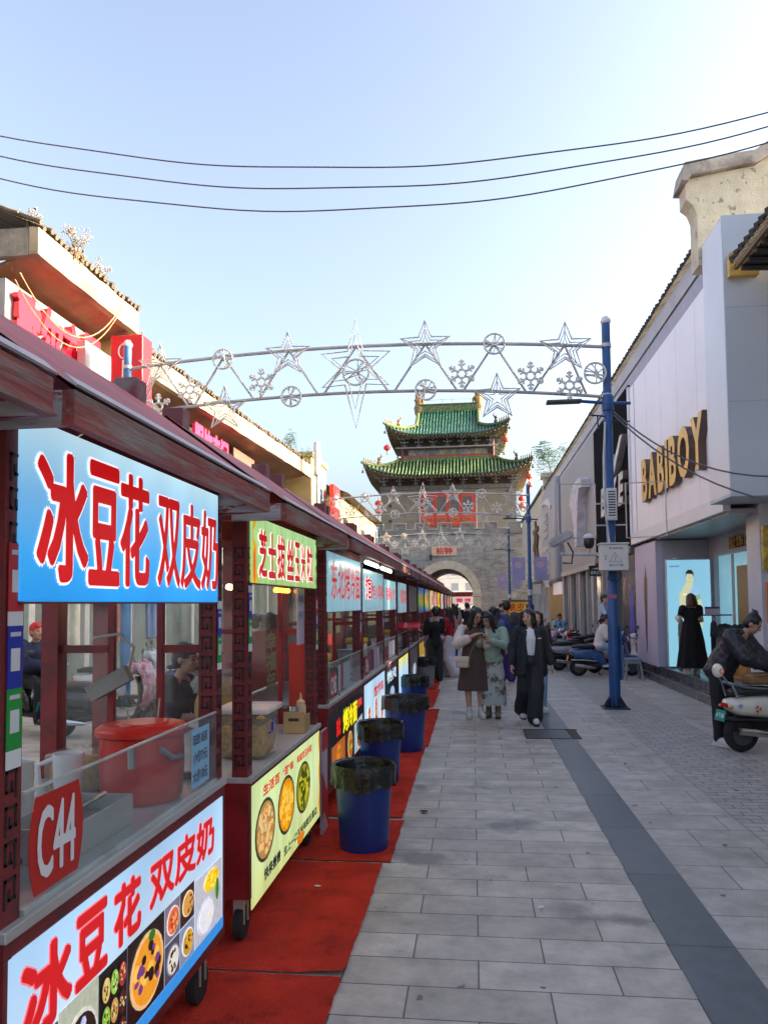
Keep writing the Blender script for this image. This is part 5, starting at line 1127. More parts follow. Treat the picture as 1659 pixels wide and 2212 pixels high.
# grey panel with the curved mark
b = MB(); b.bx(-.05, .0, 24.45, 33.6, 2.95, 7.0); b.build('grey_panel', grey_pan, t)
mk = MB(); P = []
for i in range(12): k = i/11; P.append((1.9*(1-k)**1.6+.05, 2.75*k-1.3+.0))
out = [(.0, 1.6), (.5, 1.62), (.85, 1.45), (.85, 1.15), (.5, 1.2), (.3, .8), (.12, 0), (.0, -1.0), (-.28, -1.0), (-.5, 0), (-.85, .75), (-1.1, .9), (-.75, 1.45), (-.35, 1.6)]
mk.prism([(26.6-p[0]*1.6, 4.45+p[1]*.85) for p in out], (-.05, 0, 0), (0, 1, 0), (0, 0, 1), (-.3, 0, 0)); mk.build('curved_mark', mat('white acrylic mark', (.62, .6, .66), .3), t)
b = MB(); b.bx(-.1, .02, 24.41, 33.6, 2.78, 2.945); b.build('grey_trim', mat('pale trim strip', (.42, .40, .38), .5), t)
# rounded grey sign column with vertical characters
b = MB(); b.rbox(-.30, .25, 34.2, 40.2, 2.6, 7.3, .2, 4); o = b.build('sign_column', mat('smooth grey sign column', (.34, .35, .40), .4, var=.04), t)
q = MB()
for i, c in enumerate('爱运动中国有安踏'):
    z = 5.6-i*.42-(.25 if i > 2 else 0); put_text(q, c, (-.30, 38.6, z), (0, -1, 0), (0, 0, 1), 2.2, .34, .012, (-1, 0, 0), .0, .06)
q.build('lettering', flat('white lettering plain', (.8, .8, .8)), o, fix=False)
q = MB(); q.prism([(39.4, 6.55), (38, 6.5), (36, 6.2), (35.2, 5.9), (35.0, 6.1), (36, 6.55), (38, 6.68)], (-.30, 0, 0), (0, 1, 0), (0, 0, 1), (-.06, 0, 0)); q.build('swept_mark', flat('white lettering plain', (.8, .8, .8)), o)
# corbelled pier at the end of the tiled roof
b = MB(); b.bx(-.05, .8, 40.9, 41.6, 6.4, 8.3); b.bx(-.18, .9, 40.8, 41.7, 8.3, 8.55); b.bx(-.10, .85, 40.85, 41.65, 7.7, 7.9); b.build('corbel_pier', cream_pl, t)
# ground floor of the dark and grey shops
b = MB(); b.bx(.30, .34, 19.1, 34.2, .32, 2.9); b.build('shop_window', glass_mat('shop glass right', (.7, .74, .78), .22), t)
b = MB(); b.bx(1.5, 1.55, 19.1, 40.5, .3, 2.9); b.build('shop_interior', mat('dim shop interior', (.26, .25, .26), .7, var=.5, scale=.8, emit=.05), t)
colm = mat('grey metal pillar', (.42, .41, .42), .4, metal=.2, var=.1)
for i, y in enumerate((22.3, 23.6, 25.5, 26.8, 28.6, 29.4, 31.2, 32.0, 33.6)):
    b = MB(); b.bx(-.0, .12, y, y+(.22 if i % 2 else .42), .3, 2.90); b.build('shop_pillar', colm, t)
b = MB(); b.bx(.05, .12, 34.2, 40.4, .3, 2.6); b.build('timber_front', mat('yellow brown shop front', (.30, .20, .06), .5, var=.3, scale=.7), t)
b = MB(); b.bx(-.02, .04, 34.3, 37.8, 2.05, 2.6); b.build('white_lightbox', flat('white sign face', (.85, .8, .82), .3), t)
# poster wall at the far side of the lilac shop
b = MB(); b.bx(.0, .12, 19.05, 20.6, .3, 2.95); o = b.build('dark_poster', mat('dark glass poster', (.06, .05, .055), .25, var=.3, scale=1), t)
q = MB(); q.prism([(19.5+.28*cos(a)*(1.15 if sin(a) < 0 else .7), 1.35+.78*sin(a)) for a in [2*pi*i/24 for i in range(24)]], (-.001, 0, 0), (0, 1, 0), (0, 0, 1), (-.002, 0, 0)); q.build('printed_garment', mat('violet blue print', (.10, .10, .55), .4, var=.25, scale=4), o)
q = MB(); q.prism(ring(20.1, 2.0, .14, .28, 14), (-.001, 0, 0), (0, 1, 0), (0, 0, 1), (-.002, 0, 0)); q.build('printed_garment', mat('dim red print', (.16, .05, .06), .4), o)
b = MB(); b.bx(.0, .14, 16.9, 19.0, .3, 3.0); o = b.build('poster_pillar', mat('lilac poster pillar', (.50, .47, .60), .4, var=.1, scale=.6), t)
q = MB(); q.prism([(17.75, 1.85), (17.75, 2.2), (17.83, 2.3), (17.9, 2.55), (17.97, 2.3), (18.05, 2.2), (18.1, 1.7), (18.03, 1.65)], (-.001, 0, 0), (0, 1, 0), (0, 0, 1), (-.002, 0, 0)); q.build('printed_figure', mat('brown print', (.17, .07, .06), .5), o)
q = MB(); q.prism([(17.76, 1.84), (18.06, 1.66), (18.02, 1.0), (17.95, .55), (17.88, .55), (17.84, 1.1)], (-.001, 0, 0), (0, 1, 0), (0, 0, 1), (-.002, 0, 0)); q.build('printed_figure', mat('dark brown print', (.06, .045, .05), .5), o)
# recessed lilac shop front: reveal wall facing the viewer, door wall along the street
b = MB(); b.bx(.141, 1.15, 16.9, 17.1, .3, 3.0); b.build('reveal_wall', mat('pale blue grey wall', (.42, .43, .48), .5, var=.06), t)
lw = mat('lilac shop wall', (.48, .45, .50), .5, var=.06)
b = MB(); b.bx(1.1, 1.3, 8, 16.9, 2.62, 3.02); b.bx(1.1, 1.3, 13.35, 13.9, .3, 2.62); b.bx(1.1, 1.3, 16.6, 16.9, .3, 2.62); b.build('door_wall', lw, t)
b = MB(); b.bx(1.2, 1.24, 14.6, 16.6, .3, 2.62); b.build('door_glass', mat('bright cyan backlit glass', (.30, .60, .72), .2, var=.05, emit=.35), t)
b = MB(); b.bx(1.14, 1.19, 13.95, 15.35, .3, 2.36); b.build('timber_panel', mat('ochre timber panel', (.30, .17, .035), .5, var=.12), t)
b = MB(); b.tube([(1.12, 15.5, .3), (1.12, 15.5, 2.6)], .03, 8); b.build('door_post', galv, t)
b = MB(); b.bx(1.2, 1.24, 10.5, 13.34, .3, 2.5); b.build('shop_window', mat('grey green shop window', (.22, .25, .25), .15, var=.15), t)
wall_letters(t, '服饰店J', 14.1, 15.5, 2.70, 2.93, gold, gold_side, .05, .01, 0, 1.1)
b = MB(); b.rbox(.35, .45, 16.75, 16.9, 2.5, 2.62, .02); b.build('dome_camera', white_pl, t)
# box pilaster, horse-head gable and lower column near the viewer
b = MB(); b.bx(-.28, 1.4, 11.14, 12.1, 3.16, 7.2); b.build('box_pilaster', grey_blue, t)
b = MB(); b.bx(-.286, -.2805, 11.16, 12.08, 3.2, 7.18); b.build('pilaster_face', white_al, t)
b = MB(); b.bx(.40, .95, 12.03, 12.6, .3, 3.158); b.build('column', mat('white blue column', (.52, .54, .60), .4, var=.06), t)
b = MB(); b.bx(.62, .70, 11.99, 12.02, 2.62, 3.1); b.build('pale_strip', mat('warm pale board', (.72, .58, .46), .5), t)  # plain warm pale strip before the column
b = MB(); prof = [(.0, 7.4), (.0, 8.28), (-.06, 8.45), (-.17, 8.55), (-.17, 8.9), (.45, 9.0), (.95, 9.06), (1.4, 9.35), (2.0, 9.5), (2.8, 9.5), (2.8, 7.4)]
prof = [((3.9+x)*.915-3.9, 1.7+(z-1.7)*.915) for x, z in prof]; b.prism(prof, (0, 12.11, 0), (1, 0, 0), (0, 0, 1), (0, .38, 0)); b.build('horse_head_gable', mat('peeling cream plaster', (.56, .50, .37), .85, var=.12, scale=7, col2=(.26, .22, .17), thr=.62, soft=.02, bump=.35), t)
b = MB(); P = [(-.26, 8.85), (-.2, 9.16), (.42, 9.24), (.95, 9.29), (1.38, 9.58), (2.0, 9.74), (2.9, 9.74)]; Q = [(2.9, 9.5), (2.0, 9.5), (1.42, 9.36), (.95, 9.08), (.45, 9.01), (-.1, 8.93), (-.15, 8.84)]
b.prism([((3.9+x)*.915-3.9, 1.7+(z-1.7)*.915) for x, z in P+Q], (0, 12.02, 0), (1, 0, 0), (0, 0, 1), (0, .55, 0)); b.build('gable_coping', mat('dirty pale coping', (.40, .36, .31), .8, var=.3, scale=4, col2=(.20, .14, .12), thr=.58), t)
# platform and steps
t2 = tag(MB().bx(3.95, 12, 7.5, 19.4, 0, .30).build('pavement', mat('shop platform', (.22, .22, .225), .4, var=.15)), kind='structure')
t3 = thing('entrance_steps', 'dark polished granite steps before the lilac clothes shop', 'steps', (3.95, 0, 0))
b = MB(); b.bx(-.17, -.001, 7.5, 19.4, .0, .15); b.bx(-.004, .30, 7.5, 19.4, .301, .312); b.bx(-.006, -.002, 7.5, 19.4, .151, .30); b.build('step', step_m, t3)
b = MB(); b.bx(-.172, -.14, 7.5, 19.4, .151, .155); b.bx(-.01, .03, 7.5, 19.4, .313, .317); b.build('step_edge', step_edge, t3)
tag(MB().bx(3.98, 12, 19.45, 41, 0, .28).build('pavement', mat('shop platform', (.22, .22, .225), .4, var=.15)), kind='structure')
# neighbouring building whose dark tiled eave enters at the upper right
t = thing('tiled_building', 'near building at the right edge, only its dark tiled eave with a yellow end showing', 'building', (3.80, -.6, -.26))
b = MB(); b.bx(1.3, 8, -2, 11.4, .3, 7.0); b.build('wall', cream_wall, t)
b = MB(); tile_edge(b, -.12, -1, 11.6, 6.72, .19, .055, -1, 2.2, 1.3); b.build('roof_tiles', tile_dark, t)
b = MB(); y = -1
while y < 11.5: b.tube([(-.02, y, 6.58), (1.25, y, 6.50)], .045, 6); y += .26
b.bx(.0, 1.3, -1, 11.5, 6.60, 6.63); b.build('rafters', mat('dark stained rafters', (.03, .032, .035), .7), t)
b = MB(); b.bx(-.08, -.03, -1, 11.6, 6.60, 6.66); b.build('gutter_edge', mat('ochre eave edge', (.14, .085, .035), .6), t)
b = MB(); b.prism([(-.14, 6.52), (-.14, 6.84), (.2, 7.0), (.3, 6.8), (.25, 6.52)], (0, 11.6, 0), (1, 0, 0), (0, 0, 1), (0, .12, 0)); b.build('yellow_end', mat('yellow eave end', (.55, .36, .10), .6, var=.1), t)
# far cream shop with brown sign, right of the second lamp post
t = thing('cream_shop', 'cream panelled shop beyond the grey sign column, with a brown sign and black roof line', 'building', (3.9, 0, 0))
b = MB(); b.bx(0, 8, 41.8, 60, 3.0, 7.85); b.build('wall', cream_wall, t); b = MB(); b.bx(.6, 8, 41.8, 60, .0, 2.99); b.build('ground_floor', mat('dim shop interior', (.26, .25, .26), .7), t)
b = MB(); b.bx(-.1, 8, 41.7, 60.1, 7.851, 8.0); b.build('roof_line', mat('dark roof line', (.05, .045, .045), .6), t)
b = MB()
for z in (4.2, 5.4, 6.6): b.bx(-.004, -.001, 41.8, 60, z, z+.03)
b.build('panel_joint', mat('cream joint', (.3, .26, .2), .7), t)
q = MB(); put_text(q, '衣', (-.02, 48.5, 4.0), (0, -1, 0), (0, 0, 1), 3.6, 2.6, .01, (-1, 0, 0), 0, .1); q.build('sign_letter', mat('brown sign letter', (.14, .07, .05), .5), t, fix=False)
weed('leafy sapling with drooping leaves growing on the right corbel pier', (4.2, 41.1, 8.5), 2.3, 9, 41, True, 'tree')
weed('green tuft growing from the side of the right corbel pier', (4.5, 40.8, 7.7), .9, 5, 43, True, 'tree')
# hanging black shop sign and its neighbours
t = thing('projecting_sign', 'black projecting sign with white letters under the charcoal shop panel', 'shop sign', (3.58, 24.2, 2.50))
b = MB(); b.rbox(.0, .46, -.06, .06, 0, .32, .02); o = b.build('sign_box', mat('black sign box', (.015, .015, .017), .35), t)
q = MB(); bold_text(q, 'ERKE', (.06, -.061, .05), (1, 0, 0), (0, 0, 1), .34, .09, .004); q.prism([(.06, .2), (.22, .25), (.38, .24), (.24, .19), (.15, .21)], (0, -.063, 0), (1, 0, 0), (0, 0, 1), (0, .001, 0)); q.build('lettering', flat('white lettering plain', (.8, .8, .8)), o, fix=False)
t = thing('wall_sign', 'small yellow and black vertical sign high on the white column at the right edge', 'shop sign', (4.43, 11.9, 2.15))
b = MB(); b.rbox(-.14, .06, -.02, .06, 0, .66, .01); o = b.build('sign_box', mat('yellow printed sign', (.50, .33, .03), .3, var=.5, scale=9, col2=(.12, .12, .05), thr=.58), t)
b = MB(); b.bx(.061, .16, -.02, .1, -.01, .68); b.build('black_edge', dark_iron, t)
t = thing('vertical_sign', 'tall narrow white and orange sign below the yellow one, beside the right column', 'shop sign', (4.42, 11.9, .35))
b = MB(); b.bx(-.09, .06, 0, .05, 0, 1.0); b.build('white_half', flat('sign white', (.78, .74, .78)), t); b = MB(); b.bx(-.09, .06, 0, .05, 1.0, 1.62); o = b.build('orange_half', flat('sign orange', (.82, .42, .2)), t)
q = MB(); [put_text(q, c, (-.065, -.001, 1.4-.16*i), (1, 0, 0), (0, 0, 1), .1, .13, .01) for i, c in enumerate('招聘中')]; q.build('lettering', flat('sign ink grey', (.45, .4, .42)), o, fix=False)
# lit advertising screen with a man in a green and blue polo shirt
t = thing('lit_screen', 'tall glowing cyan advertising screen showing a man in a green and blue polo', 'screen', (4.02, 16.5, .33)); t.scale = (.86, 1, .925)
b = MB(); b.rbox(-.02, 1.02, -.03, .05, 0, 2.42, .01); b.build('frame', mat('pale screen frame', (.5, .55, .6), .4), t)
scr = lambda nm, c, e: mat(nm, lin(c)[:3], .3, var=.03, scale=1, emit=e)
b = MB(); b.bx(.0, 1.0, -.034, -.0301, .02, 2.40); b.build('screen', grad_mat('cyan screen', [(0, (.62, .88, .96)), (1, (.60, .84, .95))], 0, 2.4, .62, var=.03), t)
def sp(nm, poly, c, k): q = MB(); q.prism([(p[0], p[1]) for p in poly], (0, -.0345-k*.0008, 0), (1, 0, 0), (0, 0, 1), (0, -.0004, 0)); q.build('screen_figure', scr(nm, c, .55), t)
sp('screen skin', [(.28, 1.35), (.27, 1.62), (.38, 1.80), (.48, 1.98), (.56, 1.98), (.60, 1.86), (.55, 1.74), (.46, 1.55), (.42, 1.35), (.34, 1.28)], (.87, .86, .68), 3)
sp('screen skin', [(.72, 1.62), (.78, 1.5), (.82, 1.2), (.79, .88), (.70, .82), (.66, .92), (.72, 1.2), (.66, 1.5)], (.87, .86, .68), 1)
sp('screen green', [(.38, .98), (.36, 1.3), (.34, 1.60), (.27, 1.56), (.27, 1.64), (.76, 1.64), (.76, 1.52), (.68, 1.5), (.68, 1.2), (.70, .98)], (.55, .74, .60), 2)
sp('screen blue', [(.27, 1.64), (.33, 1.78), (.45, 1.84), (.60, 1.84), (.72, 1.78), (.77, 1.64)], (.62, .80, .95), 2.4)
sp('screen skin', ring(.525, 1.98, .085, .15, 18), (.87, .86, .68), 3.4); sp('screen skin', [(.47, 1.8), (.58, 1.8), (.57, 1.9), (.48, 1.9)], (.87, .86, .68), 2.8)
sp('screen dark', [(.43, 2.02), (.44, 2.13), (.5, 2.18), (.58, 2.17), (.62, 2.1), (.615, 2.02), (.59, 2.08), (.46, 2.09)], (.16, .15, .17), 4); sp('screen dark', [(.40, .70), (.40, .97), (.70, .97), (.72, .7)], (.2, .22, .28), 1.5)
sp('screen ink', [(.06, 2.24), (.28, 2.25), (.30, 2.28), (.06, 2.265)], (.35, .55, .75), 1); sp('screen line', [(.36, 1.62), (.72, 1.62), (.72, 1.635), (.36, 1.635)], (.85, .9, .95), 3)
sp('screen dark2', [(.49, 2.0), (.51, 2.0), (.51, 2.008), (.49, 2.008)], (.3, .27, .22), 4.2); sp('screen dark2', [(.54, 2.0), (.56, 2.0), (.56, 2.008), (.54, 2.008)], (.3, .27, .22), 4.2); sp('screen lip', [(.505, 1.905), (.545, 1.905), (.54, 1.914), (.51, 1.914)], (.72, .5, .42), 4.2)
# clothes rail
cloth = lambda nm, c: mat(nm, c, .9, var=.15, scale=9)
t = thing('clothes_rail', 'black clothes rail standing on the steps before the lit screen', 'clothes rail', (4.12, 15.9, .312))
b = MB(); b.tube([(0, 0, 0.02), (0, 0, 1.10)], .016, 8); b.tube([(1.3, 0, 0.02), (1.3, 0, 1.10)], .016, 8); b.tube([(-.06, 0, 1.10), (1.36, 0, 1.10)], .014, 8); b.tube([(0, -.2, .015), (0, .2, .015)], .016, 8); b.tube([(1.3, -.2, .015), (1.3, .2, .015)], .016, 8); b.build('rail_frame', dark_iron, t, True)
def garment(label, x, z, w, h, m, sleeves=True, y=15.9):
    t = thing('hanging_garment', label, 'garment', (x, y, z), radians(75), 'garments on the clothes rail')
    b = MB(); rings = []
    for k, (zz, ww) in enumerate(((0, .03), (-.04, w*.5), (-.10, w*.52), (-.3, w*.44), (-h*.7, w*.46), (-h, w*.5))): rings.append([(ww*cos(a)*(1+.05*sin(5*a+k)), .055*(1 if k > 1 else .5)*sin(a)*(1+.2*sin(4*a)), zz) for a in [2*pi*i/18 for i in range(18)]])
    b.loft(rings)
    if sleeves:
        for s in (-1, 1): b.tube([(s*w*.42, 0, -.07), (s*w*.62, 0, -.2), (s*w*.66, 0, -.32)], [.05, .06, .065], 8, flat=.6)
    b.build('cloth', m, t, True); b = MB(); b.tube([(-w*.4, 0, -.05), (0, 0, .015), (w*.4, 0, -.05)], .012, 6); b.tube([(0, 0, .015), (0, 0, .06), (.02, 0, .085), (.03, 0, .06)], .006, 5); b.build('hanger', mat('wood hanger', (.4, .22, .1), .5), t)
garment('grey green T-shirt dress at the outer end of the clothes rail', 4.13, 1.33, .42, .86, cloth('grey green cloth', (.17, .18, .15)))
garment('black garment hanging second on the clothes rail', 4.27, 1.33, .42, .82, cloth('black cloth hung', (.012, .012, .014)))
garment('white lilac blouse on the clothes rail beside the woman in the black dress', 4.37, 1.30, .44, .55, cloth('white lilac cloth', (.55, .52, .72)), True, 15.7)
garment('dark garment hanging behind the woman in the black dress', 4.75, 1.33, .42, .8, cloth('charcoal cloth', (.03, .03, .035)))
# wooden counter with dark clothes
wood_y = mat('yellow wood', (.44, .24, .06), .45, var=.15, scale=3, stretch=(1, 1, .2))
t = thing('wooden_counter', 'yellow wooden sales counter with panelled front, piled with dark clothes', 'counter', (4.62, 13.6, .312))
b = MB(); b.bx(0, .5, 0, 1.75, 0, .76); b.build('cabinet', wood_y, t)
for k in range(3):
    y0, y1 = .08+k*.56, .58+k*.56; b = MB(); b.bx(-.012, -.0005, y0, y1, .06, .10); b.bx(-.012, -.0005, y0, y1, .62, .66); b.bx(-.012, -.0005, y0, y0+.04, .101, .619); b.bx(-.012, -.0005, y1-.04, y1, .101, .619); b.build('door_frame', mat('darker yellow wood', (.34, .18, .045), .45), t)
b = MB(); b.bx(.04, .46, -.012, -.0005, .06, .10); b.bx(.04, .46, -.012, -.0005, .62, .66); b.bx(.04, .08, -.012, -.0005, .101, .619); b.bx(.42, .46, -.012, -.0005, .101, .619); b.build('door_frame', mat('darker yellow wood', (.34, .18, .045), .45), t)
b = MB(); b.rbox(-.03, .53, -.03, 1.78, .76, .80, .008); b.build('top', wood_y, t)
b = MB(); rnd = random.Random(3); vs = []; nx, ny = 14, 34
for j in range(ny+1):
    for i in range(nx+1):
        x, y = -.10+.68*i/nx, -.05+1.85*j/ny; e = min(i, nx-i)/2.5; e = min(1, e); z = .80+e*(.10+.07*mnoise.noise(V((x*5, y*4, 1)))+.05*mnoise.noise(V((x*14, y*12, 4))))-(1-e)*.10*(1+mnoise.noise(V((y*6, 0, 2))))
        vs.append((x, y, z))
b.add(vs, [(j*(nx+1)+i, j*(nx+1)+i+1, (j+1)*(nx+1)+i+1, (j+1)*(nx+1)+i) for j in range(ny) for i in range(nx)]); o = b.build('clothes_pile', cloth('dark clothes', (.010, .011, .014)), None, True, loc=(4.62, 13.6, .312)); tag(o, 'heap of dark folded clothes lying on the yellow wooden counter', 'clothes')
t = thing('price_board', 'tilted white board with red marks standing on the dark clothes heap', 'board', (4.85, 13.2, 1.2), radians(-20))
b = MB(); R = Matrix.Rotation(radians(24), 3, 'Y'); b.box((0, 0, .22), (.28, .02, .46), R); b.build('card', flat('board white blue', (.70, .76, .88)), t); b = MB()
for k in range(3): b.box(R @ V((0, -.013, -.12+.12*k))+V((0, 0, .22)), (.08, .004, .05), R)
b.build('red_marks', flat('board red', (.8, .3, .3)), t)
t = thing('notice_stand', 'small purple and white notice card on the rail beside the screen', 'notice', (4.55, 15.75, 1.42)); b = MB(); b.bx(0, .28, 0, .02, .0, .12); b.build('white_card', flat('sign white', (.78, .74, .78)), t); b = MB(); b.bx(0, .28, 0, .02, .12, .16); b.build('purple_band', flat('purple band', (.4, .2, .5)), t); b = MB(); b.tube([(.14, .01, 0), (.14, .01, -.02)], .01, 5); b.build('clip', dark_iron, t)
# ---------------------------------------------------------------- people
WORK = bpy.data.scenes.new('workshop')      # empty scratch scene, removed at the end
def remesh(mb, name, m, parent, vox=.012, sm=2, wr=0.0, seed=0, wscale=7):
    """fuse overlapping closed shapes into one continuous smooth surface"""
    me = bpy.data.meshes.new(name); me.from_pydata(mb.v, [], mb.f)
    bm = bmesh.new(); bm.from_mesh(me); bmesh.ops.remove_doubles(bm, verts=bm.verts, dist=1e-5); bmesh.ops.recalc_face_normals(bm, faces=bm.faces); bm.to_mesh(me); bm.free()
    ob = bpy.data.objects.new(name, me); WORK.collection.objects.link(ob)
    md = ob.modifiers.new('r', 'REMESH'); md.mode = 'VOXEL'; md.voxel_size = vox; md.use_smooth_shade = True
    if sm: s = ob.modifiers.new('s', 'SMOOTH'); s.iterations = sm; s.factor = .5
    with bpy.context.temp_override(scene=WORK, view_layer=WORK.view_layers[0]):
        dg = bpy.context.evaluated_depsgraph_get(); out = bpy.data.meshes.new_from_object(ob.evaluated_get(dg)); out.name = name
    bpy.data.objects.remove(ob); bpy.data.meshes.remove(me)
    if wr:
        cs = [(p.co.copy(), p.normal.copy()) for p in out.vertices]; fl = []
        for c, nn in cs:
            d = mnoise.noise(V((c.x*wscale*1.6, c.y*wscale*1.6, c.z*wscale*.55+seed)))+.5*mnoise.noise(V((c.x*wscale*3.5+5, c.y*wscale*3.5, c.z*wscale*1.5+seed)))
            fl += (c+nn*(wr*d))[:]
        out.vertices.foreach_set('co', fl); out.update()
    out.materials.clear(); out.materials.append(m)
    out.polygons.foreach_set('use_smooth', [True]*len(out.polygons))
    o = bpy.data.objects.new(name, out); COL.objects.link(o)
    if parent: o.parent = parent
    return o
SKIN = {'a': mat('warm skin', (.60, .34, .235), .5, var=.08, scale=8), 'b': mat('tanned skin', (.44, .235, .15), .5, var=.08, scale=8), 'c': mat('fair skin', (.64, .41, .31), .5, var=.06, scale=8)}
hair_k = mat('black hair', (.010, .009, .010), .38, var=.3, scale=30, stretch=(1, 1, .15)); hair_b = mat('reddish brown hair', (.075, .025, .015), .4, var=.3, scale=30, stretch=(1, 1, .15))
eye_m = mat('dark eye', (.012, .010, .010), .25, var=0); lip_m = mat('lip', (.33, .09, .08), .45, var=0)
def cl(nm, c, rough=.85, **k): return mat(nm, c, rough, var=k.pop('var', .14), scale=k.pop('scale', 7), **k)
def hand(mb, wr, d, pn, curl=.5, sc=1.0, side=1):
    """palm, four fingers of different lengths bent towards pn, thumb from the side of the palm"""
    wr, d, pn = V(wr), V(d).normalized(), V(pn); pn = (pn-d*pn.dot(d)).normalized(); sd = d.cross(pn)*side
    mb.cap(wr-d*.02*sc, wr+d*.02*sc, .021*sc, .022*sc, 8)
    for k in (-.022, -.007, .008, .022): mb.cap(wr+d*.015*sc+sd*k*.7*sc, wr+d*.078*sc+sd*k*sc, .014*sc, .0125*sc, 8)
    for i, (k, L_) in enumerate(((-.028, .058), (-.0095, .07), (.0095, .066), (.027, .052))):
        p = wr+d*.082*sc+sd*k*sc; f = d.copy()
        for j, l in enumerate((.45, .32, .25)):
            a = curl*(.75+.12*i)*(.7 if j == 0 else 1); f = (f*cos(a)+pn*sin(a)).normalized()
            if j: pass
            q = p+f*L_*l*sc; mb.cap(p, q, (.0088-.0008*j)*sc, (.0082-.0008*j)*sc, 7); p = q
            pn_ = pn
    p = wr+d*.025*sc-sd*.024*sc; f = (d*.6-sd*.75+pn*.35).normalized(); q = p+f*.042*sc; mb.cap(p, q, .0115*sc, .010*sc, 7); f = (d*.85-sd*.2+pn*.5).normalized(); mb.cap(q, q+f*.036*sc, .0095*sc, .0078*sc, 7)
BASE = {'pelvis': (0, 0, .90), 'waist': (0, 0, 1.03), 'chest': (0, -.005, 1.21), 'neck': (0, .01, 1.36), 'head': (0, -.02, 1.505),
        'sh': (.165, .0, 1.315), 'el': (.205, .02, 1.07), 'wr': (.215, -.06, .85), 'hip': (.085, 0, .86), 'kn': (.09, -.015, .47), 'an': (.09, .02, .09), 'to': (.10, -.13, .035)}
def joints(pose, s):
    J = {}
    for k, p in BASE.items():
        if k in ('pelvis', 'waist', 'chest', 'neck', 'head'): J[k] = V(pose.get(k, p))*s
        else:
            for sd, g in (('L', 1), ('R', -1)): J[k+sd] = V(pose.get(k+sd, (p[0]*g, p[1], p[2])))*s
    return J
def person(label, loc, rz=0, h=1.62, pose={}, skin='a', hair='short', hairm=None, wear=(), vox=.011, face=True, hands=True, hd=(0, 0, 0), grp=None, curl=.45, glasses=False, girth=1.0, palms=None):
    """wear: list of (kind, material, options); hd: head turn, nod, tilt in degrees"""
    t = thing('person', label, 'person', loc, radians(rz), grp); s = h/1.62; J = joints(pose, s); sk = SKIN[skin]; g = girth
    Hm = Matrix.Translation(J['head']) @ Matrix.Rotation(radians(hd[0]), 4, 'Z') @ Matrix.Rotation(radians(hd[1]), 4, 'X') @ Matrix.Rotation(radians(hd[2]), 4, 'Y')
    HR = Hm.to_3x3(); H = lambda x, y, z: Hm @ V((x*s, y*s, z*s))
    b = MB()
    b.ell(J['pelvis'], (.15*s*g, .105*s*g, .12*s)); b.cap(J['pelvis'], J['waist'], .10*s*g, .09*s*g); b.cap(J['waist'], J['chest'], .095*s*g, .11*s*g); b.ell(J['chest'], (.15*s*g, .10*s*g, .15*s)); b.cap(J['shL'], J['shR'], .05*s, .05*s); b.cap(J['chest'], J['neck'], .085*s, .05*s); b.cap(J['neck'], Hm @ V((0, .015*s, -.06*s)), .046*s, .044*s)
    b.ell(H(0, .008, .02), (.074*s, .092*s, .098*s), HR); b.ell(H(0, -.022, -.045), (.058*s, .062*s, .066*s), HR); b.ell(H(0, -.055, -.085), (.026*s, .02*s, .02*s), HR)
    b.cap(H(0, -.080, .012), H(0, -.098, -.022), .009*s, .015*s, 8)
    for q in (-1, 1): b.ell(H(q*.074, .012, -.005), (.011*s, .02*s, .03*s), HR); b.ell(H(q*.035, -.062, -.022), (.024*s, .018*s, .02*s), HR)
    for sd, q in (('L', 1), ('R', -1)):
        b.cap(J['sh'+sd], J['el'+sd], .046*s*g, .036*s*g); b.cap(J['el'+sd], J['wr'+sd], .037*s*g, .023*s)
        b.cap(J['hip'+sd], J['kn'+sd], .078*s*g, .052*s*g); kn, an = J['kn'+sd], J['an'+sd]; b.cap(kn, kn.lerp(an, .35)+V((0, .012*s, 0)), .05*s*g, .05*s*g); b.cap(kn.lerp(an, .35)+V((0, .012*s, 0)), an, .05*s*g, .033*s); b.cap(an, J['to'+sd], .034*s, .028*s)
        if hands:
            d = (J['wr'+sd]-J['el'+sd]).normalized(); pn = V((-q, 0, 0)) if abs(d.x) < .7 else V((0, 0, 1))
            if palms and sd in palms: d, pn = V(palms[sd][0]).normalized(), V(palms[sd][1])
            hand(b, J['wr'+sd], d, pn, curl, s, q)
    remesh(b, 'body', sk, t, vox if vox > .009 else vox*.8, 2 if vox > .009 else 1)
    if face:
        for q in (-1, 1):
            e = MB(); e.ell(H(q*.030, -.0785, .006), (.0125*s, .008*s, .0065*s), HR, 8, 5); e.build('eye', eye_m, t, True)
            e = MB(); e.tube([H(q*.016, -.087, .025), H(q*.032, -.085, .031), H(q*.048, -.074, .026)], .0036*s, 5); e.build('eyebrow', hairm or hair_k, t)
        e = MB(); e.ell(H(0, -.0835, -.054), (.021*s, .008*s, .0062*s), HR, 10, 5); e.build('lips', lip_m, t, True)
    if glasses:
        e = MB()
        for q in (-1, 1): e.tube([H(q*.034+.026*cos(a), -.098, .004+.021*sin(a)) for a in [2*pi*i/14 for i in range(14)]], .0022*s, 4, closed=True); e.tube([H(q*.06, -.096, .008), H(q*.078, 0, .008)], .002*s, 4)
        e.tube([H(-.009, -.099, .006), H(.009, -.099, .006)], .002*s, 4); e.build('glasses', dark_iron, t)
    # hair
    hm = hairm or hair_k; b = MB()
    b.ell(H(0, .022, .040), (.083*s, .098*s, .093*s), HR); b.ell(H(0, .045, .0), (.078*s, .075*s, .085*s), HR)
    if hair == 'short': b.ell(H(0, -.045, .092), (.058*s, .045*s, .028*s), HR); b.ell(H(-.02, -.062, .075), (.035*s, .03*s, .022*s), HR)
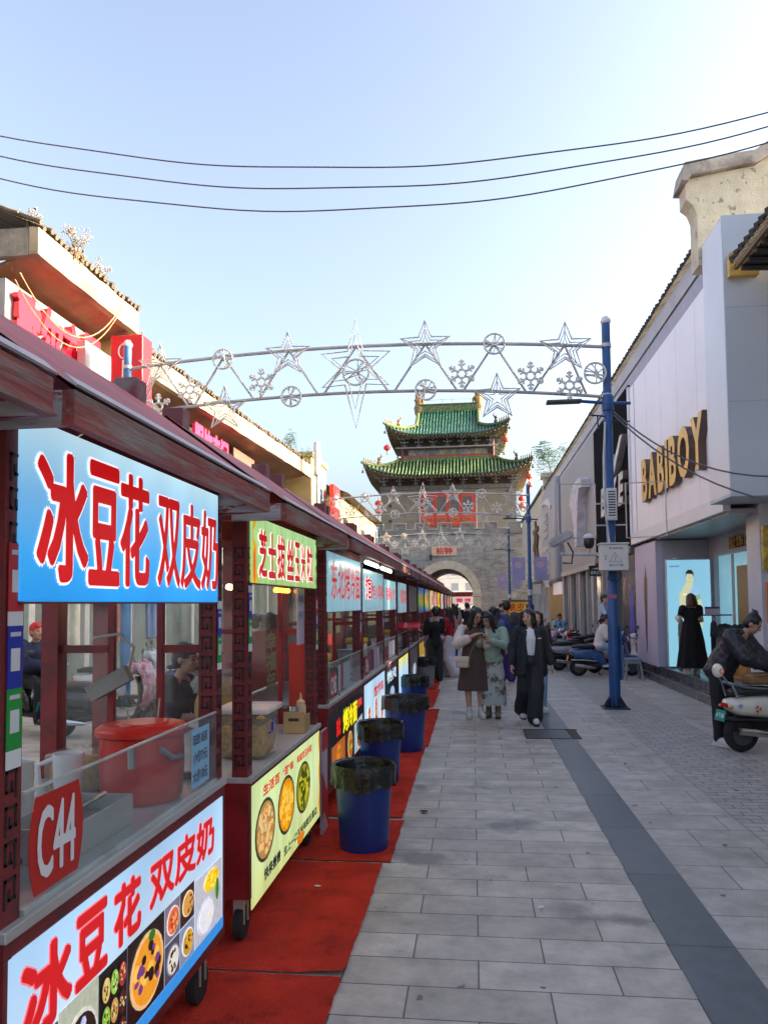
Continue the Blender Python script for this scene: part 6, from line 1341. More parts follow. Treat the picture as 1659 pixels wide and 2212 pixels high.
    if hair in ('long', 'longfront', 'fringe'):
        for q in (-1, 1): 
            for k in range(4): b.cap(H(q*(.02+.018*k), .06-.022*k, .06), J['neck']+V((q*(.03+.03*k)*s, (.075-.015*k)*s, (-.16+.02*k)*s)), .042*s, .026*s, 8)
            b.cap(H(q*.066, -.012, .06), H(q*.078, -.012, -.08), .024*s, .026*s, 8)
            if hair != 'long': b.cap(H(q*.07, -.03, .02), J['neck']+V((q*.085*s, -.06*s, -.11*s)), .032*s, .022*s, 8)
        b.cap(H(0, .06, 0), J['neck']+V((0, .085*s, -.2*s)), .06*s, .04*s)
    if hair == 'fringe': b.ell(H(0, -.058, .072), (.062*s, .034*s, .026*s), HR)
    if hair == 'bob':
        for k in range(9): a = pi*k/8; b.cap(H(.07*cos(a), .03+.055*sin(a), .05), H(.098*cos(a), .03+.075*sin(a), -.125), .036*s, .032*s, 8)
        b.ell(H(0, .05, -.05), (.095*s, .075*s, .09*s), HR)
    if hair in ('bun', 'pony'): 
        b.ell(H(0, .05, .125) if hair == 'bun' else H(0, .11, .07), (.042*s, .042*s, .036*s), HR)
        for k in range(7): b.cap(H(0, .05 if hair == 'bun' else .11, .13 if hair == 'bun' else .07), H(.05*sin(k*2.1), .07+.05*cos(k*1.7)+(.05 if hair != 'bun' else 0), (.165 if hair == 'bun' else .02)+.02*sin(k)), .012*s, .004*s, 6)
        if hair == 'pony': b.cap(H(0, .11, .06), H(0.02, .14, -.16), .03*s, .012*s, 8)
    remesh(b, 'hair', hm, t, max(.009, vox), 1, .006, 3, 22)
    # clothes
    for kind, m, o in wear:
        b = MB(); ex = o.get('ex', .018)*s; wrk = o.get('wr', .006); nm = o.get('name', kind)
        if kind in ('top', 'dress', 'jacket'):
            if kind != 'jacket':
                b.ell(J['chest'], ((.15+.0)*s*g+ex, .10*s*g+ex, .145*s)); b.cap(J['waist'], J['chest'], .095*s*g+ex*1.3, .11*s*g+ex); (b.cap(J['pelvis'], J['waist'], .11*s*g+ex, .095*s*g+ex*1.4) if o.get('hem', .8) < .9 else None)
                sh = o.get('sh', 1.0)
                if sh: b.cap(J['shL']*.5*sh+J['shR']*(1-.5*sh), J['shR']*.5*sh+J['shL']*(1-.5*sh), .05*s+ex*.7, .05*s+ex*.7)
                if kind == 'top' and o.get('hem', .8) < .9: hm_ = o.get('hem', .80)*s; b.cap((0+J['pelvis'].x, J['pelvis'].y, J['pelvis'].z), (J['pelvis'].x, J['pelvis'].y, hm_+.08), .118*s*g+ex, .125*s*g+ex, 16) if not o.get('sit') else b.ell(J['pelvis'], (.16*s*g+ex, .12*s*g+ex, .12*s))
                if kind == 'top' and not o.get('sit') and o.get('hem', .8) < .9: b.ell(J['pelvis']+V((0, 0, -.02)), (.155*s*g+ex, .108*s*g+ex, .11*s))
            else:
                hz = o.get('hem', .64)*s
                for q in (-1, 1):
                    for k in range(3):
                        x = (.085+.038*k)*q; y = (-.075+.055*k); b.cap((x*s+J['chest'].x, y*s, J['chest'].z+.07*s), (x*1.22*s, y*1.15*s, hz+.05), .05*s, .052*s, 10)
                    b.cap((q*.05*s, -.02*s, J['neck'].z-.02*s), (q*.105*s, -.092*s, J['chest'].z-.04*s), .026*s, .034*s, 8)
                for x in (-.08, 0, .08): b.cap((x*s, .07*s, J['chest'].z+.08*s), (x*1.2*s, .085*s, hz+.05), .052*s, .055*s, 10)
                b.cap(J['shL'], J['shR'], .062*s, .062*s)
            sl = o.get('sleeve', 0)          # 0 none, .5 to the elbow, 1 to the wrist
            fat = o.get('fat', 1.0)
            if sl:
                for sd in 'LR':
                    S0, E0, W0 = J['sh'+sd], J['el'+sd], J['wr'+sd]
                    k = min(1, sl/.5); b.cap(S0, S0.lerp(E0, k), (.05*s*g+ex)*1.08, (.042*s*g+ex)*(1+(fat-1)*k))
                    if sl > .5: k = (sl-.5)/.5; b.cap(E0, E0.lerp(W0, k), (.042*s*g+ex)*fat, (.032*s*g+ex*.8)*(1+(fat-1)*.8))
            if kind == 'dress':
                z0, z1 = J['waist'].z+.03*s, o.get('hem', .4)*s; r0, r1 = o.get('r0', .125)*s*g+ex, o.get('r1', .22)*s; R_ = []
                for j in range(14):
                    k = j/13; r = r0+(r1-r0)*k**.8; R_.append([(J['waist'].x*(1-k)+J['pelvis'].x*k+r*cos(a)*(1+.055*k*sin(a*9+1)), J['waist'].y*(1-k)+r*.72*sin(a)*(1+.055*k*sin(a*9+1)), z0+(z1-z0)*k) for a in [2*pi*i/72 for i in range(72)]])
                b.loft(R_)
        elif kind == 'skirt':
            z0, z1 = J['waist'].z, o.get('hem', .1)*s; r0, r1 = .115*s*g+ex, o.get('r1', .26)*s; R_ = []
            for j in range(16):
                k = j/15; r = r0+(r1-r0)*(.55*k+.45*min(1, k*2.2)); R_.append([(r*cos(a)*(1+.07*k*sin(a*8+.5)), r*.74*sin(a)*(1+.07*k*sin(a*8+.5)), z0+(z1-z0)*k+(.02*sin(a*8) if j == 15 else 0)) for a in [2*pi*i/72 for i in range(72)]])
            b.loft(R_)
        elif kind == 'pants':
            w = o.get('w', 1.0); b.ell(J['pelvis']+V((0, 0, -.01)), (.15*s*g+ex, .108*s*g+ex, .115*s))
            for sd in 'LR':
                hp, kn, an = J['hip'+sd], J['kn'+sd], J['an'+sd]; b.cap(hp, kn, .082*s*g+ex, (.058*s*g+ex)*w); e = o.get('len', 1.0); b.cap(kn, kn.lerp(an, e), (.056*s*g+ex)*w, (.046*s+ex)*w*o.get('flare', 1.0))
        elif kind == 'shoes':
            for sd in 'LR':
                an, to = J['an'+sd], J['to'+sd]; f = (to-an); f.z = 0; f.normalize(); bb = MB(); zz = (an.z-.09*s)
                heel = an-f*.035*s; bb.cap(V((heel.x, heel.y, zz+.045*s)), V((to.x, to.y, to.z+.012*s))+f*.02*s, .042*s, .040*s, 12); bb.cap(an-f*.01*s+V((0, 0, -.012*s)), to+V((0, 0, .012*s)), .047*s, .043*s, 12); bb.cap(an-f*.012*s+V((0, 0, -.02*s)), an+V((0, 0, o.get('hi', .0))), .045*s, .045*s, 10)
                so = remesh(bb, 'shoe', m, t, max(.008, vox*.8), 1)
                sm = o.get('sole')
                bb = MB(); fz = min(to.z-.03*s, zz); L0 = V((heel.x, heel.y, zz+.012*s))-f*.035*s; L1 = V((to.x, to.y, to.z-.014*s))+f*.062*s; n_ = V((-f.y, f.x, 0)); R_ = []
                for k, ww in ((0, .026), (.15, .037), (.5, .036), (.8, .043), (.95, .032), (1, .016)):
                    p = L0.lerp(L1, k); R_.append([p+n_*ww*s+V((0, 0, .011*s)), p-n_*ww*s+V((0, 0, .011*s)), p-n_*ww*s-V((0, 0, .011*s)), p+n_*ww*s-V((0, 0, .011*s))])
                bb.loft(R_); bb.build('sole', sm or mat('pale sole', (.6, .6, .58), .6), so)
            continue
        remesh(b, nm, m, t, o.get('vox', vox), o.get('sm', 2), wrk*s, len(label), o.get('ws', 7))
    return t
white_cl = cl('white cloth', (.66, .65, .67)); black_cl = cl('black cloth', (.012, .012, .014)); navy_suit = cl('dark navy suit', (.014, .016, .022), .75); denim = cl('blue denim', (.10, .19, .34), scale=14); shoe_w = mat('white shoe', (.62, .62, .62), .5, var=.06); shoe_k = mat('black shoe', (.02, .02, .02), .45); grey_cl = cl('charcoal trousers', (.030, .033, .038))
sole_k = mat('dark sole', (.03, .03, .03), .6)
# two women looking at one phone
brown_d = cl('brown dress cloth', (.085, .055, .05), .85, scale=5); cream_s = cl('cream sleeve cloth', (.66, .57, .53), .8)
sage = cl('sage cardigan', (.30, .40, .32), .9, scale=30); floral = mat('pale floral skirt', (.46, .50, .50), .8, var=.12, scale=6, col2=(.13, .12, .08), thr=.535, soft=.04)
p1 = person('woman in a brown pinafore with cream puffed sleeves and long black hair, holding a phone', (.0, 11.55, 0), 6, 1.63,
  dict(head=(.045, -.075, 1.495), neck=(.015, -.01, 1.36), elR=(-.255, -.09, 1.09), wrR=(.005, -.30, 1.235), elL=(.20, -.06, 1.07), wrL=(.17, -.27, 1.13), anL=(.095, .0, .09), anR=(-.075, .0, .09), toL=(.11, -.15, .035), toR=(-.09, -.15, .035)), 'a', 'longfront', None,
  [('dress', brown_d, dict(hem=.40, r1=.245, ex=.02, r0=.13, sh=.75)), ('shoes', shoe_w, dict(hi=.05))], .009, True, True, (18, 24, 8), None, .55, True, 1.03, {'R': ((1, -.25, .15), (0, -.3, -1)), 'L': ((.2, -.9, .35), (-1, 0, .2))})
def sleeves(t, J_list, m, r0, r1, name='sleeve', vox=.01):
    for (a, b_, c, k) in J_list:
        q = MB(); a, b_, c = V(a), V(b_), V(c); q.cap(a, a.lerp(b_, .5), r0*.8, r1); q.cap(a.lerp(b_, .5), b_, r1, r1*1.08); q.cap(b_, b_.lerp(c, k), r1*1.08, r1*.92); remesh(q, name, m, t, vox, 2, .008, 2, 9)
sleeves(p1, [((-.17, 0, 1.325), (-.257, -.09, 1.095), (.005, -.30, 1.24), .52), ((.17, 0, 1.32), (.20, -.06, 1.075), (.17, -.27, 1.13), .5)], cream_s, .075, .078)
p2 = person('woman in a sage green cardigan and long floral skirt, looking at a phone', (.27, 11.58, 0), -10, 1.60,
  dict(head=(-.055, -.085, 1.47), neck=(-.015, -.02, 1.345), shL=(.165, -.01, 1.29), shR=(-.16, 0, 1.32), elL=(.225, -.11, 1.075), wrL=(-.02, -.30, 1.18), elR=(-.20, -.08, 1.08), wrR=(-.12, -.28, 1.15), anL=(.08, .0, .09), anR=(-.06, .0, .09), toL=(.10, -.15, .035), toR=(-.075, -.15, .035)), 'a', 'fringe', None,
  [('skirt', floral, dict(hem=.19, r1=.205, ex=.02, name='floral_skirt', wr=.008)), ('top', sage, dict(hem=.86, sleeve=.9, ex=.022, sh=.72, name='cardigan')), ('shoes', mat('tan suede boot', (.20, .15, .10), .85), dict(hi=.09, sole=sole_k))], .009, True, True, (-12, 22, -8), None, .75, True, 1.0, {'L': ((-.9, -.3, .5), (0, .6, .6)), 'R': ((.3, -.5, .8), (.5, .6, 0))})
t = thing('mobile_phone', 'dark phone held up between the two women', 'phone', (.135, 11.235, 1.26), radians(4)); R = Matrix.Rotation(radians(-38), 3, 'X'); b = MB(); b.box((0, 0, 0), (.075, .010, .155), R); b.build('phone_body', mat('dark phone', (.015, .015, .017), .25), t); b = MB(); b.box(R @ V((0, .0062, 0)), (.066, .001, .14), R); b.build('phone_screen', mat('phone glass', (.02, .025, .03), .1), t); b = MB(); b.box(R @ V((-.02, -.0065, .05)), (.022, .003, .03), R); b.build('camera_bump', dark_iron, t)
t = thing('shoulder_bag', 'cream shoulder bag with tan side and long tan strap on the brown dress', 'bag', (-.165, 11.32, .755), radians(-14)); b = MB(); b.rbox(-.105, .105, -.04, .045, 0, .165, .03, 3); b.build('bag_body', mat('cream leather', (.62, .54, .45), .45, var=.05), t, True); b = MB(); b.rbox(-.107, .107, -.048, -.035, .085, .168, .006); b.build('flap', mat('cream leather', (.62, .54, .45), .45, var=.05), t, True); b = MB(); b.rbox(.095, .112, -.036, .04, .008, .158, .006); b.build('side_gusset', mat('tan leather', (.30, .17, .08), .5), t); b = MB(); b.tube([(.10, 0, .155), (.15, -.01, .27), (.24, -.005, .42), (.305, .03, .54), (.33, .16, .60)], .010, 6, flat=.4); b.build('strap', mat('tan gold strap', (.36, .23, .09), .45), t)
# walking woman in the dark suit
pz = person('woman in a dark suit and white T-shirt walking towards the viewer, head turned aside', (.79, 11.0, 0), 4, 1.61,
  dict(head=(-.02, -.03, 1.50), elR=(-.245, .03, 1.07), wrR=(-.265, -.03, .84), elL=(.245, .04, 1.06), wrL=(.30, .0, .83), hipL=(.08, 0, .86), knL=(.065, -.10, .47), anL=(.03, -.13, .10), toL=(.035, -.28, .045), knR=(-.085, .03, .47), anR=(-.10, .27, .17), toR=(-.09, .17, .06)), 'a', 'long', None,
  [('top', cl('bright white T-shirt', (.70, .70, .74)), dict(hem=.95, ex=.014, sleeve=0, sh=.8, name='t_shirt', wr=.004)), ('pants', navy_suit, dict(w=1.35, flare=1.25, ex=.02, len=.98, wr=.009)), ('jacket', navy_suit, dict(hem=.66, sleeve=.93, ex=.018, fat=1.12, wr=.010, ws=9)), ('shoes', shoe_w, dict(sole=sole_k))], .009, True, True, (-34, 4, 0), None, .5, False, 1.05)
b = MB(); b.box((.115, -.155, 1.20), (.05, .006, .012), Matrix.Rotation(-.1, 3, 'Y')); b.build('name_badge', white_pl, pz)
b = MB(); b.cap((-.257, -.01, .90), (-.263, -.025, .865), .043, .042, 12); remesh(b, 'shirt_cuff', white_cl, pz, .008, 1)
person('person in jeans and white shoes walking close behind the woman in the dark suit', (.97, 12.1, 0), 10, 1.56, dict(knL=(.08, -.06, .47), anL=(.08, .0, .09), anR=(-.07, .2, .12), toR=(-.07, .1, .04)), 'a', 'long', None, [('top', cl('dark plum top', (.04, .02, .03)), dict(sleeve=.4)), ('pants', cl('pale denim', (.24, .38, .58)), dict(w=1.0)), ('shoes', shoe_w, {})], .013)
pm = person('tall man seen from behind in a charcoal T-shirt with a blue strap and purple trousers', (.70, 16.6, 0), 172, 1.74, dict(elL=(.2, -.16, 1.10), wrL=(.10, -.32, 1.2), elR=(-.22, -.1, 1.08), wrR=(-.12, -.3, 1.1)), 'b', 'short', None, [('top', cl('charcoal T-shirt', (.065, .062, .072)), dict(sleeve=.42, ex=.03, fat=1.2, hem=.76)), ('pants', cl('purple trousers', (.06, .025, .19)), dict(w=1.25, ex=.025)), ('shoes', shoe_k, {})], .012, True, True, (25, 8, 0), None, .5, False, 1.08)
b = MB(); b.tube([(.13, .02, 1.50), (.05, .15, 1.40), (-.08, .165, 1.22), (-.17, .10, 1.05)], .022, 6, flat=.3); b.build('strap', cl('blue strap', (.02, .05, .35)), pm)
person('woman with long black hair behind the two women with the phone', (.38, 14.6, 0), 150, 1.62, {}, 'a', 'long', None, [('top', cl('dull blue top', (.08, .13, .24)), dict(sleeve=.9)), ('pants', black_cl, dict(w=1.1)), ('shoes', shoe_k, {})], .013)
# at the stalls
person('man in a black T-shirt and charcoal trousers at the stall counter, seen from behind', (-.83, 16.6, 0), 200, 1.60, dict(elR=(-.20, -.10, 1.09), wrR=(-.12, -.3, 1.10), elL=(.20, .0, 1.06), wrL=(.20, -.1, .86), head=(-.02, -.04, 1.50)), 'b', 'short', None, [('top', cl('black cotton', (.010, .010, .012)), dict(sleeve=.46, ex=.022, fat=1.0, hem=.78)), ('pants', grey_cl, dict(w=1.2, ex=.024)), ('shoes', shoe_k, {})], .012, True, True, (20, 12, 0), None, .5, False, 1.08)
person('person in a pale purple shirt waiting beside the man in black', (-.83, 17.75, 0), 230, 1.62, {}, 'a', 'short', None, [('top', cl('pale purple shirt', (.36, .25, .52)), dict(sleeve=.5)), ('pants', black_cl, dict(w=1.0)), ('shoes', shoe_w, {})], .014)
pr_ = person('woman in a red top and wide white trousers, facing the stalls', (-.55, 17.9, 0), 250, 1.60, dict(elL=(.22, -.05, 1.08), wrL=(.16, -.24, 1.02), anL=(.10, .16, .10), toL=(.13, .04, .04), anR=(-.1, -.14, .09), toR=(-.12, -.28, .035)), 'c', 'long', mat('dark brown hair', (.03, .015, .01), .4), [('top', cl('red top', (.42, .012, .02)), dict(sleeve=.3)), ('pants', cl('white wide trousers', (.62, .63, .70)), dict(w=1.5, flare=1.5, ex=.022)), ('shoes', shoe_w, dict(sole=sole_k))], .012)
t = thing('carrier_bag', 'clear carrier bag with red stripes hanging beside the white trousers', 'bag', (-.72, 17.4, .40)); b = MB(); b.loft([[(.10*k*cos(a), .07*k*sin(a)*(1+.2*sin(3*a)), z) for a in [2*pi*i/14 for i in range(14)]] for k, z in ((.7, 0), (1, .1), (.95, .3), (.5, .42), (.15, .5))]); b.build('bag_body', mat('bag plastic', (.50, .33, .33), .35, var=.5, scale=9), t, True); b = MB(); b.tube([(-.02, 0, .48), (0, 0, .58), (.02, 0, .48)], .006, 5); b.build('bag_handle', white_pl, t)
FR = [('woman in a pink top and blue jeans farther along the stalls', (-.62, 27.0, 0), 210, 1.62, 'long', cl('pink top', (.50, .28, .28)), denim), ('man in a black jacket walking away beside the woman in the pink top', (-.22, 28.5, 0), 185, 1.72, 'short', black_cl, black_cl), ('person in a white top with dark hair in front of the gate', (.05, 33, 0), 175, 1.58, 'bob', cl('white top far', (.6, .58, .52)), grey_cl), ('person in a white cap by the far stalls', (-.8, 31.5, 0), 190, 1.68, 'short', cl('pale pink shirt', (.45, .32, .33)), denim),
      ('small figure walking under the gate arch', (-1.1, 55, 0), 180, 1.65, 'short', cl('grey shirt', (.2, .2, .2)), grey_cl), ('second small figure in light clothes under the gate arch', (-.3, 50, 0), 5, 1.62, 'long', cl('light shirt', (.5, .48, .45)), denim), ('person in dark clothes between the second and third blue posts', (1.35, 38, 0), 170, 1.66, 'short', cl('dark teal shirt', (.04, .07, .08)), grey_cl)]
for i, (lab, loc, rz, h, hr, m1, m2) in enumerate(FR): person(lab, loc, rz, h, dict(anL=(.09, .1*(i % 2), .09), anR=(-.09, -.08*(i % 2), .09)), 'a', hr, None, [('top', m1, dict(sleeve=.5)), ('pants', m2, {}), ('shoes', shoe_w, {})], .017, False, False)
# right side
pd = person('woman in a long black dress with a reddish bob, standing on the shop steps', (4.12, 15.15, .312), 190, 1.52, dict(elL=(.25, -.02, 1.08), wrL=(.20, -.24, 1.12), elR=(-.22, .0, 1.08), wrR=(-.14, -.22, 1.05)), 'c', 'bob', hair_b, [('dress', cl('black dress cloth', (.006, .006, .007), .95), dict(hem=.14, r1=.32, ex=.025, sleeve=.2, sh=.95, wr=.008)), ('shoes', mat('white clog', (.60, .57, .55), .5), {})], .011, True, True, (10, 8, 0), None, .5, False, 1.12)
puff = mat('dark navy quilted nylon', (.016, .016, .024), .45, var=.2, scale=6)
pk = person('woman in a black puffer jacket, hair in a bun, bending over the cream scooter', (2.94, 9.50, 0), 42, 1.58,
  dict(pelvis=(0, .06, .90), waist=(.02, .0, 1.03), chest=(.05, -.12, 1.19), neck=(.08, -.23, 1.34), head=(.11, -.32, 1.455), shL=(.23, -.12, 1.28), shR=(-.12, -.18, 1.30), elL=(.32, -.28, 1.06), wrL=(.30, -.48, .98), elR=(-.12, -.36, 1.07), wrR=(.03, -.54, .98), hipL=(.085, .05, .84), hipR=(-.085, .05, .84), knL=(.10, .0, .47), knR=(-.13, .02, .47), anL=(.11, .06, .09), anR=(-.17, .0, .10), toL=(.13, -.10, .035), toR=(-.20, -.16, .035)), 'b', 'bun', None,
  [('pants', black_cl, dict(w=1.0, ex=.012)), ('top', puff, dict(hem=.86, sleeve=.96, ex=.05, fat=1.1, sit=True, name='puffer_jacket', wr=.014, ws=10)), ('shoes', shoe_w, dict(hi=.03))], .009, True, True, (20, 32, 0), None, .6, False, 1.05)
b = MB()
for a, r in (((.08, -.19, 1.32), .075), ((.02, -.13, 1.33), .08), ((.14, -.15, 1.32), .075)): b.ell(a, (r, r, .045))
remesh(b, 'hood', puff, pk, .011, 2, .006)
SIT = dict(pelvis=(0, .05, .62), waist=(0, .03, .74), chest=(0, -.03, .93), neck=(0, -.06, 1.08), head=(0, -.11, 1.215), shL=(.165, -.05, 1.03), shR=(-.165, -.05, 1.03), elL=(.20, -.12, .80), elR=(-.20, -.12, .80), wrL=(.08, -.33, .80), wrR=(-.08, -.33, .80), hipL=(.09, .0, .60), hipR=(-.09, .0, .60), knL=(.12, -.40, .56), knR=(-.12, -.40, .56), anL=(.12, -.38, .13), anR=(-.12, -.38, .13), toL=(.13, -.52, .07), toR=(-.13, -.52, .07))
person('woman in a white T-shirt, hair tied up, reading on the blue scooter', (2.92, 18.05, .10), 88, 1.58, SIT, 'a', 'pony', None, [('pants', cl('light blue jeans', (.26, .38, .50)), dict(w=1.1)), ('top', cl('white T-shirt loose', (.66, .63, .60)), dict(sleeve=.42, fat=1.35, sit=True, ex=.035)), ('shoes', shoe_w, {})], .012, True, True, (0, 22, 0), None, .6)
t = thing('booklet', 'pale blue booklet in the hands of the woman sitting on the blue scooter', 'booklet', (3.33, 18.05, .93)); 
for s in (-1, 1): b = MB(); b.box((.02, s*.07, 0), (.006, .14, .2), Matrix.Rotation(s*.25, 3, 'Z') @ Matrix.Rotation(.5, 3, 'Y')); b.build('page', cl('pale blue paper', (.48, .54, .68)), t)
person('boy in a light blue T-shirt leaning on a scooter in the parked row', (2.62, 24.3, .15), 25, 1.45, SIT, 'b', 'short', None, [('pants', grey_cl, {}), ('top', cl('light blue T-shirt', (.20, .48, .72)), dict(sleeve=.42, sit=True, ex=.03)), ('shoes', shoe_w, {})], .013, True, True, (-25, 15, 0))
person('person in a pale blue shirt half hidden behind the tall blue lamp post', (3.35, 20.2, .28), 60, 1.6, dict(elR=(-.22, -.12, 1.10), wrR=(-.2, -.3, 1.25)), 'a', 'short', None, [('top', cl('pale blue shirt', (.45, .58, .72)), dict(sleeve=.45)), ('pants', black_cl, {}), ('shoes', shoe_w, {})], .014)
# behind the stalls
SITV = {k: (v[0], v[1], v[2]) for k, v in SIT.items()}
person('stall vendor, a man in a dark T-shirt sitting behind the dessert stall, in profile', (-2.36, 5.85, .02), 82, 1.68, SITV, 'b', 'short', mat('greying hair', (.035, .034, .034), .6), [('pants', grey_cl, {}), ('top', cl('black red T-shirt', (.022, .016, .020)), dict(sleeve=.45, sit=True, ex=.03)), ('shoes', shoe_k, {})], .010, True, True, (0, 6, 0))
t = thing('stool', 'low plastic stool under the stall vendor', 'stool', (-2.42, 5.85, 0)); b = MB(); b.rbox(-.15, .15, -.15, .15, .50, .53, .01); b.build('seat', mat('blue plastic', (.05, .1, .3), .4), t)
for sx in (-1, 1):
    for sy in (-1, 1): b = MB(); b.tube([(sx*.16, sy*.16, 0), (sx*.12, sy*.12, .50)], .018, 6); b.build('leg', mat('blue plastic', (.05, .1, .3), .4), t)
person('girl in a white striped blouse and dark trousers seen through the sweetcorn stall', (-2.50, 9.3, 0), 200, 1.60, dict(elL=(.2, -.1, 1.08), wrL=(.1, -.28, 1.05)), 'c', 'long', None, [('top', cl('white striped blouse', (.60, .58, .66)), dict(sleeve=.7, ex=.03)), ('pants', black_cl, {}), ('shoes', shoe_w, {})], .012)
person('girl in a white T-shirt beside the first one, behind the sweetcorn stall', (-2.85, 9.9, 0), 150, 1.58, {}, 'c', 'short', None, [('top', white_cl, dict(sleeve=.45, ex=.03)), ('pants', black_cl, {}), ('shoes', shoe_w, {})], .012)
person('rider in a navy jacket and red cap on a motorbike behind the dessert stall', (-6.0, 9.9, .09), 60, 1.7, SIT, 'b', 'short', mat('red cap cloth', (.5, .03, .03), .6), [('pants', black_cl, {}), ('top', cl('navy jacket', (.012, .018, .05)), dict(sleeve=.95, sit=True, ex=.045, fat=1.15)), ('shoes', shoe_k, {})], .013)
# ---------------------------------------------------------------- scooters
tyre_m = mat('scooter tyre', (.013, .013, .014), .8, bump=.3, bscale=60); rim_m = mat('wheel rim', (.10, .10, .10), .4, metal=.5); seat_m = mat('black seat vinyl', (.016, .016, .017), .5); plast = mat('black plastic', (.018, .018, .02), .5); chrome = mat('chrome', (.6, .6, .6), .18, metal=1); lens_r = mat('red tail lens', (.5, .01, .01), .2); lens_w = mat('clear lamp lens', (.7, .7, .72), .1, spec=.8); lens_o = mat('amber lens', (.6, .2, .02), .2)
def scooter(label, loc, rz, m, m2=None, quilt=None, plate=(.12, .62, .60), plate_text=None, rack=False, stickers=False, grp='scooters parked along the shops', mirrors=True):
    t = thing('scooter', label, 'scooter', loc, radians(rz), grp)
    Rx_ = Matrix.Rotation(pi/2, 3, 'X')
    t.scale = (.88, .88, .88)
    for x in (-.75, .62):
        b = MB(); pr_ = [(.15, -.05), (.20, -.052), (.228, -.035), (.238, 0), (.228, .035), (.20, .052), (.15, .05)]; b.lathe(pr_, n=28, rot=Rx_, cap=False)
        w_ = b.build('wheel', tyre_m, t, True, loc=(x, 0, .238))
        b = MB(); b.lathe([(.152, -.045), (.14, -.02), (.06, -.03), (.05, -.05), (0, -.05)], n=24, rot=Rx_); b.lathe([(.152, .045), (.14, .02), (.06, .03), (.05, .05), (0, .05)], n=24, rot=Rx_)
        for k in range(5): a = 2*pi*k/5; b.tube([(0, 0, 0), (.15*cos(a), 0, .15*sin(a))], .016, 5)
        b.build('rim', rim_m, w_, True)
    def sect(x, w, z0, z1, n=18, sq=2.6): return [(x, w*(abs(cos(a))**(2/sq))*(1 if cos(a) > 0 else -1), (z0+z1)/2+(z1-z0)/2*(abs(sin(a))**(2/sq))*(1 if sin(a) > 0 else -1)) for a in [2*pi*i/n for i in range(n)]]
    b = MB(); b.loft([sect(-.98, .04, .60, .66), sect(-.94, .10, .54, .68), sect(-.82, .155, .47, .70), sect(-.62, .175, .44, .72), sect(-.42, .165, .42, .72), sect(-.24, .13, .30, .70), sect(-.12, .11, .24, .62), sect(-.06, .09, .24, .5)]); b.build('rear_cowl', m, t, 'all')
    b = MB(); b.loft([sect(-.93, .09, .405, .44), sect(-.62, .18, .405, .437), sect(-.3, .16, .37, .417)]); b.build('cowl_trim', m2 or plast, t, 'all')
    b = MB(); b.loft([sect(-.14, .15, .22, .30), sect(.15, .15, .22, .29), sect(.36, .15, .24, .32)]); b.build('floorboard', m2 or plast, t, 'all')
    b = MB(); R_ = []
    for x, z, w in ((.32, .25, .13), (.40, .40, .19), (.45, .60, .21), (.43, .78, .19), (.38, .90, .13)): R_.append([(x+dx+.10*(1-(k/6-.5)**2*4)*0+.08*cos(pi*(k/6-.5)), w*(k/3-1), z) for dx, ks in ((0, range(7)),) for k in ks]+[(x-.03+.08*cos(pi*(k/6-.5)), w*(k/3-1), z) for k in range(6, -1, -1)])
    b.loft(R_); b.build('leg_shield', m, t, 'all')
    b = MB(); b.loft([sect(.40, .07, .44, .50), sect(.52, .095, .46, .55), sect(.70, .09, .46, .53), sect(.86, .05, .38, .45)]); b.build('front_fender', m, t, 'all')
    b = MB(); b.tube([(.62, .06, .24), (.56, .06, .5)], .018, 6); b.tube([(.62, -.06, .24), (.56, -.06, .5)], .018, 6); b.tube([(.55, 0, .5), (.40, 0, 1.0)], .03, 8); b.build('fork', chrome, t, True)
    b = MB(); b.ell((.42, 0, .98), (.10, .14, .085)); b.build('handlebar_cover', m, t, 'all')
    b = MB(); b.tube([(.34, -.36, 1.03), (.40, -.12, 1.0), (.40, .12, 1.0), (.34, .36, 1.03)], .016, 8); b.build('handlebar', chrome, t, True)
    for s in (-1, 1):
        b = MB(); b.tube([(.345, s*.25, 1.02), (.335, s*.37, 1.03)], .021, 8); b.build('grip', plast, t, True)
        if mirrors: b = MB(); b.tube([(.39, s*.2, 1.02), (.38, s*.26, 1.14), (.37, s*.32, 1.2)], .007, 5); b.ell((.365, s*.34, 1.24), (.014, .065, .045)); b.build('mirror', plast, t, True)
    b = MB(); b.lathe([(.065, 0), (.07, .02), (.05, .05), (0, .065)], (.50, 0, .96), 16, Matrix.Rotation(pi/2, 3, 'Y')); b.build('headlight', lens_w, t, True)
    b = MB(); b.loft([sect(-.90, .07, .72, .80), sect(-.75, .14, .72, .83), sect(-.4, .15, .715, .83), sect(-.2, .12, .70, .79), sect(-.10, .08, .66, .74)]); b.build('seat', seat_m, t, 'all')
    b = MB(); b.rbox(-.99, -.955, -.06, .06, .575, .63, .01); b.build('tail_light', lens_r, t)
    for s in (-1, 1): b = MB(); b.ell((-.955, s*.105, .585), (.025, .03, .022)); b.build('indicator', lens_o, t, True)
    b = MB(); b.bx(-1.02, -.94, -.03, .03, .44, .50); b.bx(-.9, -.3, -.05, .05, .27, .40); b.tube([(-.62, -.1, .25), (-.2, -.1, .3)], .04, 8); b.build('rear_frame', plast, t)
    b = MB(); b.tube([(-.35, -.12, .22), (-.5, -.155, .24), (-.68, -.16, .27), (-.88, -.16, .29)], [.02, .045, .055, .05], 12); b.build('exhaust', chrome, t, True)
    b = MB(); b.tube([(-.2, .1, .26), (-.18, .2, .02), (-.1, .22, .01)], .012, 6); b.build('kickstand', plast, t)
    q = MB(); q.box((-1.035, 0, .475), (.006, .20, .14), Matrix.Rotation(.25, 3, 'Y')); pl = q.build('number_plate', flat('plate %s' % (plate,), plate), t)
